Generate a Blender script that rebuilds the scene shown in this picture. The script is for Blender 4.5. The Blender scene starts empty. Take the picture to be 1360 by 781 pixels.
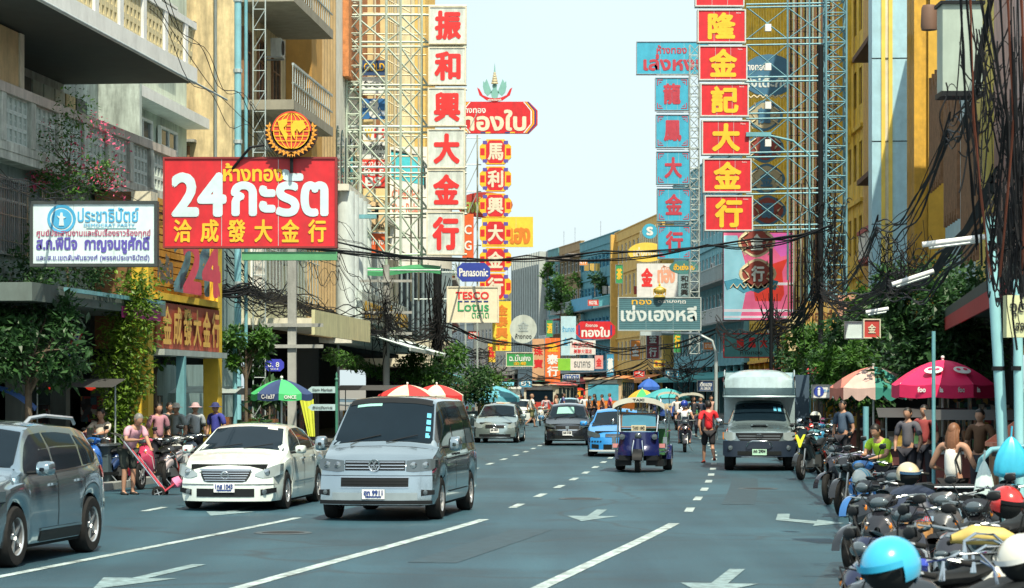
import bpy, bmesh, math, random
from math import sin, cos, pi, radians as R, atan2, hypot, sqrt
from mathutils import Vector, Matrix
random.seed(7)
scene = bpy.context.scene
COL = scene.collection
# ---------------------------------------------------------------- camera, sky, sun, exposure
F = 3300.0; HOR = 515.0; CH = 2.1
cd = bpy.data.cameras.new('camera'); cam = bpy.data.objects.new('camera', cd); COL.objects.link(cam)
cam.location = (0, 0, CH); cam.rotation_euler = (R(90), 0, 0)
cd.sensor_width = 36; cd.lens = F / 1360 * 36; cd.shift_y = (HOR - 390.5) / 1360
cd.clip_start = 1; cd.clip_end = 6000
cd.dof.use_dof = True; cd.dof.focus_distance = 58; cd.dof.aperture_fstop = 6.3
scene.camera = cam
SUN_EL, SUN_AZ = 57, 17           # sun behind the camera, to its right
world = bpy.data.worlds.new('World'); scene.world = world; world.use_nodes = True
nt = world.node_tree; nt.nodes.clear()
sk = nt.nodes.new('ShaderNodeTexSky'); sk.sky_type = 'NISHITA'; sk.sun_disc = False
sk.sun_elevation = R(SUN_EL); sk.sun_rotation = R(180 - SUN_AZ)
sk.air_density = 1.0; sk.dust_density = 3.0; sk.ozone_density = 1.4
b1 = nt.nodes.new('ShaderNodeBackground'); b1.inputs[1].default_value = 0.11
b2 = nt.nodes.new('ShaderNodeBackground'); b2.inputs[0].default_value = (.80, .95, .98, 1); b2.inputs[1].default_value = 1.0
tc = nt.nodes.new('ShaderNodeTexCoord'); nz = nt.nodes.new('ShaderNodeTexNoise'); nz.inputs['Scale'].default_value = 1.6; nz.inputs['Detail'].default_value = 5
mr = nt.nodes.new('ShaderNodeMapRange'); mr.inputs[1].default_value = .3; mr.inputs[2].default_value = .7; mr.inputs[3].default_value = .5; mr.inputs[4].default_value = .85
mx = nt.nodes.new('ShaderNodeMixShader'); wo = nt.nodes.new('ShaderNodeOutputWorld')
nt.links.new(tc.outputs['Generated'], nz.inputs['Vector']); nt.links.new(nz.outputs['Fac'], mr.inputs[0]); nt.links.new(mr.outputs[0], mx.inputs[0])
nt.links.new(sk.outputs[0], b1.inputs[0]); nt.links.new(b1.outputs[0], mx.inputs[1]); nt.links.new(b2.outputs[0], mx.inputs[2]); nt.links.new(mx.outputs[0], wo.inputs[0])
sd = bpy.data.lights.new('sun', 'SUN'); sd.energy = 5.0; sd.angle = R(.5); sd.color = (1, .92, .72)
sun = bpy.data.objects.new('sun', sd); COL.objects.link(sun)
sdir = Vector((sin(R(SUN_AZ)) * cos(R(SUN_EL)), -cos(R(SUN_AZ)) * cos(R(SUN_EL)), sin(R(SUN_EL))))
sun.rotation_euler = sdir.to_track_quat('Z', 'Y').to_euler()
sun.location = (0, 0, 60)
scene.view_settings.view_transform = 'Standard'; scene.view_settings.look = 'None'
scene.view_settings.exposure = 0.34; scene.view_settings.gamma = 1
# ---------------------------------------------------------------- materials
MC = {}
def mat(key, col, rough=.6, metal=0, var=.12, scale=2.5, emit=0, coat=0, dirt=0, bump=0, trans=0):
    k = (key, col, rough, metal, var, scale, emit, coat, dirt, bump)
    if k in MC: return MC[k]
    m = bpy.data.materials.new(key); m.use_nodes = True; t = m.node_tree; L = t.links.new
    p = t.nodes['Principled BSDF']; p.inputs['Roughness'].default_value = rough; p.inputs['Metallic'].default_value = metal
    if coat: p.inputs['Coat Weight'].default_value = coat; p.inputs['Coat Roughness'].default_value = .04
    c = t.nodes.new('ShaderNodeTexCoord'); n = t.nodes.new('ShaderNodeTexNoise')
    n.inputs['Scale'].default_value = scale; n.inputs['Detail'].default_value = 6; n.inputs['Roughness'].default_value = .65
    L(c.outputs['Object'], n.inputs['Vector'])
    mrn = t.nodes.new('ShaderNodeMapRange'); mrn.inputs[1].default_value = .3; mrn.inputs[2].default_value = .7
    mrn.inputs[3].default_value = 1 - var; mrn.inputs[4].default_value = 1 + var; L(n.outputs['Fac'], mrn.inputs[0])
    mul = t.nodes.new('ShaderNodeMix'); mul.data_type = 'RGBA'; mul.blend_type = 'MULTIPLY'; mul.inputs[0].default_value = 1
    mul.inputs[6].default_value = (*col, 1); L(mrn.outputs[0], mul.inputs[7]); out = mul.outputs[2]
    if dirt:      # streaky grime, longer down the wall than across
        mp = t.nodes.new('ShaderNodeMapping'); mp.inputs['Scale'].default_value = (1.6, 1.6, .28); L(c.outputs['Object'], mp.inputs['Vector'])
        n2 = t.nodes.new('ShaderNodeTexNoise'); n2.inputs['Scale'].default_value = 1.7; n2.inputs['Detail'].default_value = 8; n2.inputs['Roughness'].default_value = .7
        L(mp.outputs[0], n2.inputs['Vector'])
        r = t.nodes.new('ShaderNodeMapRange'); r.inputs[1].default_value = .43; r.inputs[2].default_value = .70; r.inputs[3].default_value = 0; r.inputs[4].default_value = dirt
        L(n2.outputs['Fac'], r.inputs[0])
        m2 = t.nodes.new('ShaderNodeMix'); m2.data_type = 'RGBA'; L(r.outputs[0], m2.inputs[0]); L(out, m2.inputs[6]); m2.inputs[7].default_value = (.05, .055, .045, 1); out = m2.outputs[2]
    L(out, p.inputs['Base Color'])
    if key in ('black_plastic', 'dark_interior', 'black_fabric', 'rubber', 'cable_rubber', 'dark_frame'): p.inputs['Specular IOR Level'].default_value = .2
    if key in ('tinted_glass', 'window_glass'): p.inputs['Specular IOR Level'].default_value = .24
    if emit:
        L(out, p.inputs['Emission Color']); p.inputs['Emission Strength'].default_value = emit
    if bump:
        bn = t.nodes.new('ShaderNodeBump'); bn.inputs['Strength'].default_value = bump; bn.inputs['Distance'].default_value = .02
        n3 = t.nodes.new('ShaderNodeTexNoise'); n3.inputs['Scale'].default_value = scale * 12; L(c.outputs['Object'], n3.inputs['Vector'])
        L(n3.outputs['Fac'], bn.inputs['Height']); L(bn.outputs[0], p.inputs['Normal'])
    MC[k] = m; return m
def M(name): return PAL[name]
PAL = {
 'black': mat('black_plastic', (.012, .014, .016), .5), 'rubber': mat('rubber', (.018, .018, .018), .85, var=.3, scale=9),
 'chrome': mat('chrome', (.60, .64, .66), .16, 1, var=.03), 'steel': mat('steel', (.42, .45, .46), .35, .9), 'alloy': mat('alloy_rim', (.6, .62, .64), .3, .8),
 'glass': mat('tinted_glass', (.006, .014, .022), .06, 0, var=.1), 'pane': mat('window_glass', (.03, .05, .055), .08, var=.3, scale=1.2),
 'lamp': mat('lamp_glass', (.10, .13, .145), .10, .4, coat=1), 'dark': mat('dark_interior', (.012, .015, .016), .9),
 'concrete': mat('concrete', (.36, .37, .35), .85, dirt=.5, bump=.3), 'galv': mat('galvanised_steel', (.50, .58, .58), .5, .4, dirt=.25),
 'teal': mat('teal_painted_steel', (.16, .40, .46), .45, dirt=.4), 'white': mat('white_paint', (.78, .80, .78), .5, dirt=.12),
 'cream': mat('cream_paint', (.70, .66, .52), .7, dirt=.3), 'wire': mat('cable_rubber', (.014, .015, .017), .65),
 'bark': mat('bark', (.13, .10, .07), .9, var=.3, scale=12, bump=.6), 'wood': mat('weathered_wood', (.22, .12, .06), .75, var=.35, scale=5),
 'plate': mat('number_plate', (.78, .80, .80), .4), 'navy': mat('navy_ink', (.02, .05, .22), .5), 'ink': mat('black_ink', (.015, .015, .015), .5),
 'red': mat('red_paint', (.62, .022, .025), .5, dirt=.1), 'yellow': mat('yellow_paint', (.80, .48, .03), .5, dirt=.15), 'goods': None,
 'signblue': mat('pale_blue_enamel', (.05, .40, .62), .5, dirt=.15), 'amber': mat('amber_lens', (.7, .22, .02), .2), 'redlens': mat('red_lens', (.5, .01, .01), .2),
}
def goodsmat():
    m = bpy.data.materials.new('shop_goods'); m.use_nodes = True; t = m.node_tree; p = t.nodes['Principled BSDF']; p.inputs['Roughness'].default_value = .6
    c = t.nodes.new('ShaderNodeTexCoord'); v = t.nodes.new('ShaderNodeTexVoronoi'); v.inputs['Scale'].default_value = 7; v.distance = 'CHEBYCHEV'; s = t.nodes.new('ShaderNodeSeparateColor'); r = t.nodes.new('ShaderNodeValToRGB'); r.color_ramp.interpolation = 'CONSTANT'
    cols = [(0, (.008, .010, .012)), (.30, (.03, .035, .04)), (.48, (.20, .015, .012)), (.58, (.05, .03, .02)), (.68, (.28, .16, .03)), (.76, (.02, .08, .10)), (.85, (.30, .28, .24)), (.92, (.03, .09, .03))]
    e = r.color_ramp.elements; e[0].color = (*cols[0][1], 1); e[1].position = cols[1][0]; e[1].color = (*cols[1][1], 1)
    for a, k in cols[2:]: q = e.new(a); q.color = (*k, 1)
    L = t.links.new; L(c.outputs['Object'], v.inputs['Vector']); L(v.outputs['Color'], s.inputs[0]); L(s.outputs[0], r.inputs[0]); L(r.outputs[0], p.inputs['Base Color']); return m
PAL['goods'] = goodsmat()
def leafmat(key, col, tr=.35):
    m = bpy.data.materials.new(key); m.use_nodes = True; t = m.node_tree; p = t.nodes['Principled BSDF']; p.inputs['Roughness'].default_value = .45
    g = t.nodes.new('ShaderNodeTexCoord'); n = t.nodes.new('ShaderNodeTexNoise'); n.inputs['Scale'].default_value = 3.5; n.inputs['Detail'].default_value = 4
    t.links.new(g.outputs['Object'], n.inputs['Vector'])
    cr = t.nodes.new('ShaderNodeValToRGB'); cr.color_ramp.elements[0].position = .32; cr.color_ramp.elements[1].position = .7
    cr.color_ramp.elements[0].color = (col[0] * .5, col[1] * .55, col[2] * .7, 1); cr.color_ramp.elements[1].color = (col[0] * 1.6, col[1] * 1.5, col[2] * 1.1, 1)
    t.links.new(n.outputs['Fac'], cr.inputs[0]); t.links.new(cr.outputs[0], p.inputs['Base Color'])
    tb = t.nodes.new('ShaderNodeBsdfTranslucent'); t.links.new(cr.outputs[0], tb.inputs[0]); ms = t.nodes.new('ShaderNodeMixShader'); ms.inputs[0].default_value = tr
    o = t.nodes['Material Output']; t.links.new(p.outputs[0], ms.inputs[1]); t.links.new(tb.outputs[0], ms.inputs[2]); t.links.new(ms.outputs[0], o.inputs[0])
    return m
PAL['leaf_dark'] = leafmat('dark_leaves', (.035, .10, .035)); PAL['leaf'] = leafmat('green_leaves', (.06, .16, .03)); PAL['leaf_lime'] = leafmat('lime_leaves', (.13, .24, .03))
PAL['petal'] = mat('pink_petals', (.62, .08, .18), .6)
def paint(col, metal=.7, rough=.22): return mat('car_paint', col, rough, metal, var=.05, scale=1.5, coat=1)
# ---------------------------------------------------------------- mesh builder
class MB:
    def __init__(s): s.v = []; s.f = []
    def add(s, vs, fs, M4=None):
        n = len(s.v)
        s.v += [tuple(M4 @ Vector(v)) for v in vs] if M4 is not None else [tuple(v) for v in vs]
        s.f += [tuple(i + n for i in f) for f in fs]; return s
    def box(s, c, d, rz=0, M4=None):
        x, y, z = d[0] / 2, d[1] / 2, d[2] / 2
        vs = [(-x, -y, -z), (x, -y, -z), (x, y, -z), (-x, y, -z), (-x, -y, z), (x, -y, z), (x, y, z), (-x, y, z)]
        T = Matrix.Translation(c) @ Matrix.Rotation(rz, 4, 'Z')
        if M4 is not None: T = T @ M4
        return s.add(vs, [(0, 3, 2, 1), (4, 5, 6, 7), (0, 1, 5, 4), (1, 2, 6, 5), (2, 3, 7, 6), (3, 0, 4, 7)], T)
    def bx(s, x0, x1, y0, y1, z0, z1): return s.box(((x0 + x1) / 2, (y0 + y1) / 2, (z0 + z1) / 2), (abs(x1 - x0), abs(y1 - y0), abs(z1 - z0)))
    def tube(s, pts, r, n=6, r2=None, caps=True):
        pts = [Vector(p) for p in pts]; k = len(pts); rings = []
        ref = None
        for i, p in enumerate(pts):
            d = (pts[min(i + 1, k - 1)] - pts[max(i - 1, 0)])
            if d.length < 1e-9: d = Vector((0, 0, 1))
            d.normalize()
            if ref is None: ref = Vector((0, 0, 1)) if abs(d.z) < .9 else Vector((1, 0, 0))
            a = d.cross(ref); 
            if a.length < 1e-4: a = d.cross(Vector((0, 1, 0)))
            a.normalize(); b = a.cross(d)
            rr = (r[i] if isinstance(r, (list, tuple)) else (r if r2 is None else r + (r2 - r) * i / (k - 1)))
            rings.append([p + a * rr * cos(2 * pi * j / n) + b * rr * sin(2 * pi * j / n) for j in range(n)])
        vs = [v for q in rings for v in q]; fs = []
        for i in range(k - 1):
            for j in range(n): fs.append((i * n + j, i * n + (j + 1) % n, (i + 1) * n + (j + 1) % n, (i + 1) * n + j))
        if caps: fs += [tuple(range(n))[::-1], tuple((k - 1) * n + j for j in range(n))]
        return s.add(vs, fs)
    def lathe(s, prof, n=20, M4=None, a0=0, a1=2 * pi):
        full = abs(a1 - a0 - 2 * pi) < 1e-6; m = n if full else n + 1; vs = []; fs = []; k = len(prof)
        for i in range(m):
            a = a0 + (a1 - a0) * i / n
            vs += [(r * cos(a), r * sin(a), z) for r, z in prof]
        for i in range(n):
            j = (i + 1) % m
            for q in range(k - 1): fs.append((i * k + q, j * k + q, j * k + q + 1, i * k + q + 1))
        return s.add(vs, fs, M4)
    def prism(s, poly, h, M4=None):      # polygon in xz, thickness along y, front at y=0 (-y side)
        n = len(poly); vs = [(x, 0, z) for x, z in poly] + [(x, h, z) for x, z in poly]
        fs = [tuple(range(n)), tuple(range(2 * n - 1, n - 1, -1))] + [(i, i + n, (i + 1) % n + n, (i + 1) % n) for i in range(n)]
        return s.add(vs, fs, M4)
    def sph(s, c, r, n=12, m=8, sc=(1, 1, 1), M4=None):
        T = Matrix.Translation(c) @ (M4 or Matrix.Identity(4)) @ Matrix.Diagonal((*sc, 1))
        return s.lathe([(max(1e-4, r * sin(pi * i / m)), -r * cos(pi * i / m)) for i in range(m + 1)], n, T)
    def grid(s, fn, nu, nv, closeu=False):
        vs = [fn(i / nu, j / nv) for i in range(nu + 1) for j in range(nv + 1)]
        return s.add(vs, [(i * (nv + 1) + j, (i + 1) * (nv + 1) + j, (i + 1) * (nv + 1) + j + 1, i * (nv + 1) + j + 1) for i in range(nu) for j in range(nv)])
    def build(s, name, m, parent=None, smooth=None, loc=None):
        me = bpy.data.meshes.new(name); me.from_pydata(s.v, [], s.f)
        me.materials.append(M(m) if isinstance(m, str) else m)
        if smooth is not None:
            me.polygons.foreach_set('use_smooth', [True] * len(me.polygons)); me.update()
            me.set_sharp_from_angle(angle=R(smooth))
        o = bpy.data.objects.new(name, me); COL.objects.link(o)
        if parent: o.parent = parent
        if loc: o.location = loc
        return o
def tag(o, label=None, cat=None, group=None, kind=None):
    if label: o['label'] = label
    if cat: o['category'] = cat
    if group: o['group'] = group
    if kind: o['kind'] = kind
    return o
def thing(name, label, cat, loc=(0, 0, 0), rz=0, group=None):
    o = bpy.data.objects.new(name, None); COL.objects.link(o); o.location = loc; o.rotation_euler = (0, 0, rz); o.empty_display_size = .2
    return tag(o, label, cat, group)
def inst(src, parent, name=None, loc=(0, 0, 0), rz=0, scale=None):
    o = src.copy(); COL.objects.link(o); o.parent = parent; o.location = loc; o.rotation_euler = (0, 0, rz)
    if scale: o.scale = scale
    return o
def copytree(o, parent=None):
    c = o.copy(); COL.objects.link(c); c.parent = parent
    for ch in list(o.children): copytree(ch, c)
    return c
# pixels of the photograph -> place at distance Y
def P(u, v, Y): return Vector(((u - 680) * Y / F, Y, CH + (HOR - v) * Y / F))
def G(u, v):
    Y = CH * F / (v - HOR); return Vector(((u - 680) * Y / F, Y, 0))
# road centre line (the middle lane line) and offsets from it
CT = [(-40, -14.6), (0, -7.5), (26.65, -2.75), (39.6, -.44), (44, .07), (52.9, 1.02), (62, 1.88), (70, 2.58), (82, 3.55), (100, 4.6), (125, 5.5), (150, 6.0), (180, 6.2), (200, 5.8), (230, 4.0), (260, 1.0), (300, -5.0), (340, -13), (400, -28), (480, -50)]
def Cx(Y):
    for i in range(len(CT) - 1):
        if Y <= CT[i + 1][0] or i == len(CT) - 2:
            (x0, a), (x1, b) = CT[i], CT[i + 1]
            pa = CT[i - 1] if i else (2 * x0 - x1, 2 * a - b); pb = CT[i + 2] if i + 2 < len(CT) else (2 * x1 - x0, 2 * b - a)
            t = (Y - x0) / (x1 - x0); h = x1 - x0; m0 = (b - pa[1]) / (x1 - pa[0]) * h; m1 = (pb[1] - a) / (pb[0] - x0) * h
            return (2 * t**3 - 3 * t**2 + 1) * a + (t**3 - 2 * t**2 + t) * m0 + (-2 * t**3 + 3 * t**2) * b + (t**3 - t**2) * m1
def head(Y): return math.atan((Cx(Y + 1.5) - Cx(Y - 1.5)) / 3)
def S(s, off, z=0):
    h = head(s); return Vector((Cx(s) + off * cos(h), s - off * sin(h), z))
def at_u(off, u, lo=20, hi=320):
    f = lambda s: (lambda p: 680 + F * p.x / p.y - u)(S(s, off))
    st = lo
    while st < hi:
        if f(st) * f(st + 1) <= 0:
            a, b = st, st + 1
            for _ in range(20):
                c = (a + b) / 2
                if f(a) * f(c) <= 0: b = c
                else: a = c
            return a
        st += 1
    return lo
# ---------------------------------------------------------------- lettering
TXT = {}
def textdata(sx):
    if sx in TXT: return TXT[sx]
    c = bpy.data.curves.new('t', 'FONT'); c.body = sx; c.size = 1; c.resolution_u = 3; c.fill_mode = 'FRONT'
    o = bpy.data.objects.new('t', c); COL.objects.link(o)
    me = bpy.data.meshes.new_from_object(o.evaluated_get(bpy.context.evaluated_depsgraph_get()))
    vs = [(v.co.x, v.co.y) for v in me.vertices]; fs = [tuple(p.vertices) for p in me.polygons]
    bpy.data.objects.remove(o); bpy.data.curves.remove(c); bpy.data.meshes.remove(me)
    x0 = min(v[0] for v in vs); x1 = max(v[0] for v in vs); y0 = min(v[1] for v in vs); y1 = max(v[1] for v in vs)
    r = ([((x - x0) / (x1 - x0), (y - y0) / (y1 - y0)) for x, y in vs], fs); TXT[sx] = r; return r
def lettering(sx, x, z, w, h, m, parent, y=0, bold=.0, shear=0, name='lettering', M4=None, relief=.012):
    """flat letters fitted into the box x..x+w, z..z+h on the plane y, facing -y; bold = stroke growth in metres"""
    vs, fs = textdata(sx); b = MB()
    sh = [(0, 0)] if bold <= 0 else [(0, 0), (bold, 0), (-bold, 0), (0, bold), (0, -bold), (bold * .7, bold * .7), (-bold * .7, -bold * .7), (bold * .7, -bold * .7), (-bold * .7, bold * .7)]
    for k, (dx, dz) in enumerate(sh):
        b.add([(x + vx * w + dx + shear * (vz - .5) * h, y - relief - .0006 * k, z + vz * h + dz) for vx, vz in vs], fs, M4)
    return b.build(name, m, parent)
GROUPBOLD = .02
def sign(name, label, cat, u0, v0, u1, v1, Y, board, texts=(), frame=None, depth=.22, rz=0, group=None, fw=.05, shape=None, post=None):
    """sign board that fills the pixel box at distance Y, standing upright and facing the camera side of the street"""
    a = P(u0, v1, Y); w = (u1 - u0) * Y / F; h = (v1 - v0) * Y / F
    if rz: w = w / cos(rz)
    t = thing(name, label, cat, a, rz, group)
    b = MB()
    if shape == 'oct':
        c = min(w, h) * .28; poly = [(c, 0), (w - c, 0), (w, c), (w, h - c), (w - c, h), (c, h), (0, h - c), (0, c)]
        b.prism(poly, depth)
    elif shape == 'oval':
        b.prism([(w / 2 + w / 2 * cos(2 * pi * i / 24), h / 2 + h / 2 * sin(2 * pi * i / 24)) for i in range(24)], depth)
    else: b.bx(0, w, 0, depth, 0, h)
    b.build('board', board, t)
    if frame is not None and shape is None:
        f = MB(); e = fw
        f.bx(-e, w + e, -.03, depth + .01, -e, 0).bx(-e, w + e, -.03, depth + .01, h, h + e).bx(-e, 0, -.03, depth + .01, 0, h).bx(w, w + e, -.03, depth + .01, 0, h)
        f.build('frame', frame, t)
    if shape is None and w > 1.1 and depth > .15:
        for q in (1, 2): MB().bx(w * q / 3 - .006, w * q / 3 + .006, -.002, .0, .01, h - .01).build('panel_seam', 'galv', t)
    for q in texts:
        sx, x, z, tw, th, m = q[:6]; bold = (q[6] if len(q) > 6 else .1) * th * h * .15; shear = q[7] if len(q) > 7 else 0
        lettering(sx, x * w, z * h, tw * w, th * h, m, t, bold=bold, shear=shear)
    return t, w, h
# ================================================================ vehicles
def blob(b, sect, n=10, sq=2.4):
    """loft of superellipse sections (x, yc, zc, ry, rz)"""
    def f(u, v):
        i = u * (len(sect) - 1); k = min(int(i), len(sect) - 2); g = i - k; g = g * g * (3 - 2 * g)
        x, yc, zc, ry, rz = [a + (c - a) * g for a, c in zip(sect[k], sect[k + 1])]
        a = 2 * pi * v; ca, sa = cos(a), sin(a)
        return (x, yc + ry * math.copysign(abs(ca) ** (2 / sq), ca), zc + rz * math.copysign(abs(sa) ** (2 / sq), sa))
    return b.grid(f, (len(sect) - 1) * 3, n)
def interp(tab, x):
    if x <= tab[0][0]: return tab[0][1]
    for (a, p), (b, q) in zip(tab, tab[1:]):
        if x <= b:
            t = (x - a) / (b - a + 1e-9); return p + (q - p) * t
    return tab[-1][1]
def sm(tab, n=3, w=.06):          # smoothed interpolation
    return lambda x: sum(interp(tab, x + k * w) for k in (-1, -.5, 0, .5, 1)) / 5
WHEELS = {}
def wheel_meshes(r, w, spokes, kind):
    k = (r, w, spokes, kind)
    if k in WHEELS: return WHEELS[k]
    X = Matrix.Rotation(R(90), 4, 'X')       # axis along y
    t = MB().lathe([(r * .62, -w * .5), (r * .66, -w * .52), (r * .93, -w * .5), (r * .985, -w * .38), (r, -w * .15), (r, w * .15), (r * .985, w * .38), (r * .93, w * .5), (r * .66, w * .52), (r * .62, w * .5)], 28, X)
    m = MB()
    m.lathe([(r * .64, -w * .5), (r * .6, -w * .42), (r * .6, w * .42), (r * .64, w * .5)], 24, X)
    m.lathe([(.001, w * .32), (r * .14, w * .34), (r * .16, w * .26)], 12, X); m.lathe([(.001, -w * .32), (r * .14, -w * .34), (r * .16, -w * .26)], 12, X)
    for i in range(spokes):
        a = 2 * pi * i / spokes
        for sgn in (1, -1):
            T = Matrix.Rotation(a, 4, 'Y') @ Matrix.Translation((r * .36, sgn * w * .33, 0))
            m.box((0, 0, 0), (0, 0, 0)) if False else m.add([(-r * .24, -.012, -r * .07), (r * .25, -.012, -r * .05), (r * .25, .012, -r * .05), (-r * .24, .012, -r * .07), (-r * .24, -.012, r * .07), (r * .25, -.012, r * .05), (r * .25, .012, r * .05), (-r * .24, .012, r * .07)],
                  [(0, 3, 2, 1), (4, 5, 6, 7), (0, 1, 5, 4), (1, 2, 6, 5), (2, 3, 7, 6), (3, 0, 4, 7)], T)
    d = MB().lathe([(.001, 0), (r * .58, 0), (r * .58, .02)], 18, X)
    to = t.build('tyre', 'rubber', smooth=40); ro = m.build('rim', 'alloy', smooth=30); do = d.build('brake_disc', 'dark')
    WHEELS[k] = (to.data, ro.data, do.data)
    for o in (to, ro, do): bpy.data.objects.remove(o)
    return WHEELS[k]
def add_wheel(parent, loc, r, w, spokes=5, kind='alloy', rz=0, name='wheel'):
    a, b, c = wheel_meshes(r, w, spokes, kind)
    o = bpy.data.objects.new(name, a); COL.objects.link(o); o.parent = parent; o.location = loc; o.rotation_euler = (0, random.uniform(0, 1), rz)
    for nm, me in (('rim', b), ('brake_disc', c)):
        q = bpy.data.objects.new(nm, me); COL.objects.link(q); q.parent = o
    return o
class Car:
    """body lofted along x (front = +x); y across, z up; origin on the ground under the middle"""
    def __init__(s, name, label, cat, pos, yaw, L, W, H, col, wb, wr, top, belt, plan, tumble=.28, zb=.2, nosebend=.16, lean=.12, tailbend=.08, fo=None, group=None, rake=None, crown=.02, spokes=5):
        s.t = thing(name, label, cat, pos, yaw, group); s.L = L; s.W = W; s.H = H; s.wr = wr
        s.top = sm(top, w=.05); s.belt = sm(belt); s.plan = sm(plan, w=.12); s.tum = tumble; s.zb = zb; s.nb = nosebend; s.lean = lean; s.tb = tailbend; s.crown = crown
        fo = fo if fo is not None else (L - wb) * .5
        s.ax = (L / 2 - fo, L / 2 - fo - wb); s.body(col)
    def bottom(s, x):
        z = s.zb
        for a in s.ax:
            d = abs(x - a); ra = s.wr * 1.14
            if d < ra: z = max(z, s.wr * .98 + sqrt(ra * ra - d * d))
        return z
    def ring(s, x, zb=None):
        w = s.W / 2 * s.plan(x); T = s.top(x); B = min(s.belt(x), T - .03); zb = s.bottom(x) if zb is None else zb
        zb = min(zb, B - .1); th = T - B; ins = s.tum * th; h = B - zb
        y6 = w * .93 - ins - (.03 if th > .2 else 0)
        r = [(w * .95, zb), (w * .985, zb + .15 * h), (w, zb + .45 * h), (w * .995, zb + .75 * h), (w * .985, zb + .92 * h), (w * .955, B), (w * .95 - ins * .5, B + .5 * th), (y6, B + (.90 if th > .2 else .5) * th), (y6 - .07, T - s.crown * 1.6), (y6 * .5, T - s.crown * .4), (0, T)]
        return r
    def D(s, x, y, z):
        Lh = s.L / 2; yy = (2 * y / s.W) ** 2
        if x > Lh - .9:
            k = (x - (Lh - .9)) / .9; x -= k * (s.nb * yy * (.55 + .45 * yy) + s.lean * max(0, z - .45)); 
        if x < -Lh + .7:
            k = (-Lh + .7 - x) / .7; x += k * (s.tb * yy + s.lean * .7 * max(0, z - .5))
        return (x, y, z)
    def body(s, col):
        Lh = s.L / 2; xs = set([round(-Lh + i * s.L / 64, 3) for i in range(65)])
        for a in s.ax:
            ra = s.wr * 1.14
            for i in range(17): xs.add(round(a + ra * cos(pi * i / 16), 3))
        xs = sorted(x for x in xs if -Lh <= x <= Lh); b = MB(); n = 11; m = 2 * n - 1; vs = []
        for x in xs:
            r = s.ring(x); full = r + [(-y, z) for y, z in r[:-1]][::-1]
            vs += [s.D(x, y, z) for y, z in full]
        fs = [(i * m + j, i * m + j + 1, (i + 1) * m + j + 1, (i + 1) * m + j) for i in range(len(xs) - 1) for j in range(m - 1)]
        b.add(vs, fs)
        for x in (-Lh, Lh):
            r = s.ring(x, s.zb)
            b.grid(lambda u, v, r=r, x=x: (lambda y, z: s.D(x, y * (2 * v - 1), z))(*r[int(round(u * 10))]), 10, 10)
        s.bodyo = b.build('body', col, s.t, smooth=38)
        zt = s.zb + .02
        c = MB(); cx = [-Lh + .12 + i * (s.L - .24) / 24 for i in range(25)]
        # black underbody that also closes the wheel arches
        c.bx(-Lh + .25, Lh - .3, -s.W * .36, s.W * .36, s.zb - .03, s.belt(0) - .15)
        for x0, x1 in ((s.ax[1] + s.wr * 1.1, s.ax[0] - s.wr * 1.1),): c.bx(x0, x1, -s.W * .465, s.W * .465, s.zb - .04, s.zb + .1)
        c.build('underbody', 'dark', s.t)
        for a in s.ax:
            for sg in (1, -1):
                ring = MB(); ra = s.wr * 1.14; q = s.plan(a) * s.W / 2
                ring.grid(lambda u, v, a=a, sg=sg: (a + (ra + .004) * cos(pi * u * 1.0) , sg * (q * .95 - .28 * v), s.wr * .98 + (ra + .004) * sin(pi * u)), 14, 1)
                ring.build('wheel_arch', 'black', s.t)
    def wheels(s, w=.22, spokes=5, inset=.02):
        for a in s.ax:
            for sg in (1, -1): add_wheel(s.t, (a, sg * (s.W / 2 * s.plan(a) - w / 2 - inset), s.wr), s.wr, w, spokes, rz=0 if sg > 0 else pi)
    def yat(s, x, z):
        r = s.ring(x)
        for (ya, za), (yb, zb_) in zip(r, r[1:]):
            if z <= zb_ + 1e-6: return ya + (yb - ya) * max(0, (z - za)) / (zb_ - za + 1e-9)
        return r[-2][0]
    def side(s, name, xs, zb, zt, m, off=.006, sides=(1, -1), nz=4, nx=8, parent=None):
        out = []
        for sg in sides:
            b = MB(); x0, x1 = xs[0], xs[-1]; tb = list(zip(xs, zb)); tt = list(zip(xs, zt))
            nx_ = max(1, min(nx, int(abs(x1 - x0) / .08) + 1))
            def f(u, v):
                x = x0 + (x1 - x0) * u; a = interp(tb, x); c = interp(tt, x); z = a + (c - a) * v
                return s.D(x, sg * (s.yat(x, z) + off), z + (.0))
            b.grid(f, nx_, nz); out.append(b.build(name, m, parent or s.t, smooth=60))
        return out
    def topp(s, name, x0, x1, f0, f1, m, off=.006, parent=None, nx=10, ny=10, zoff=0):
        """panel on the top/slanted surface between x0 (lower) and x1, f0..f1 fraction of half width"""
        b = MB()
        def f(u, v):
            x = x0 + (x1 - x0) * u; fr = f0 + (f1 - f0) * v; r = s.ring(x)[7:]
            y = fr * r[0][0]; ya = abs(y); z = r[-1][1]
            for (a, za), (c, zc) in zip(r, r[1:]):
                if ya >= c: z = zc + (za - zc) * (ya - c) / (a - c + 1e-9); break
            sl = (s.top(x + .05) - s.top(x - .05)) / .1; nn = sqrt(1 + sl * sl)
            return s.D(x - sl / nn * off, y, z + off / nn + zoff)
        b.grid(f, nx, ny); return b.build(name, m, parent or s.t, smooth=60)
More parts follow.
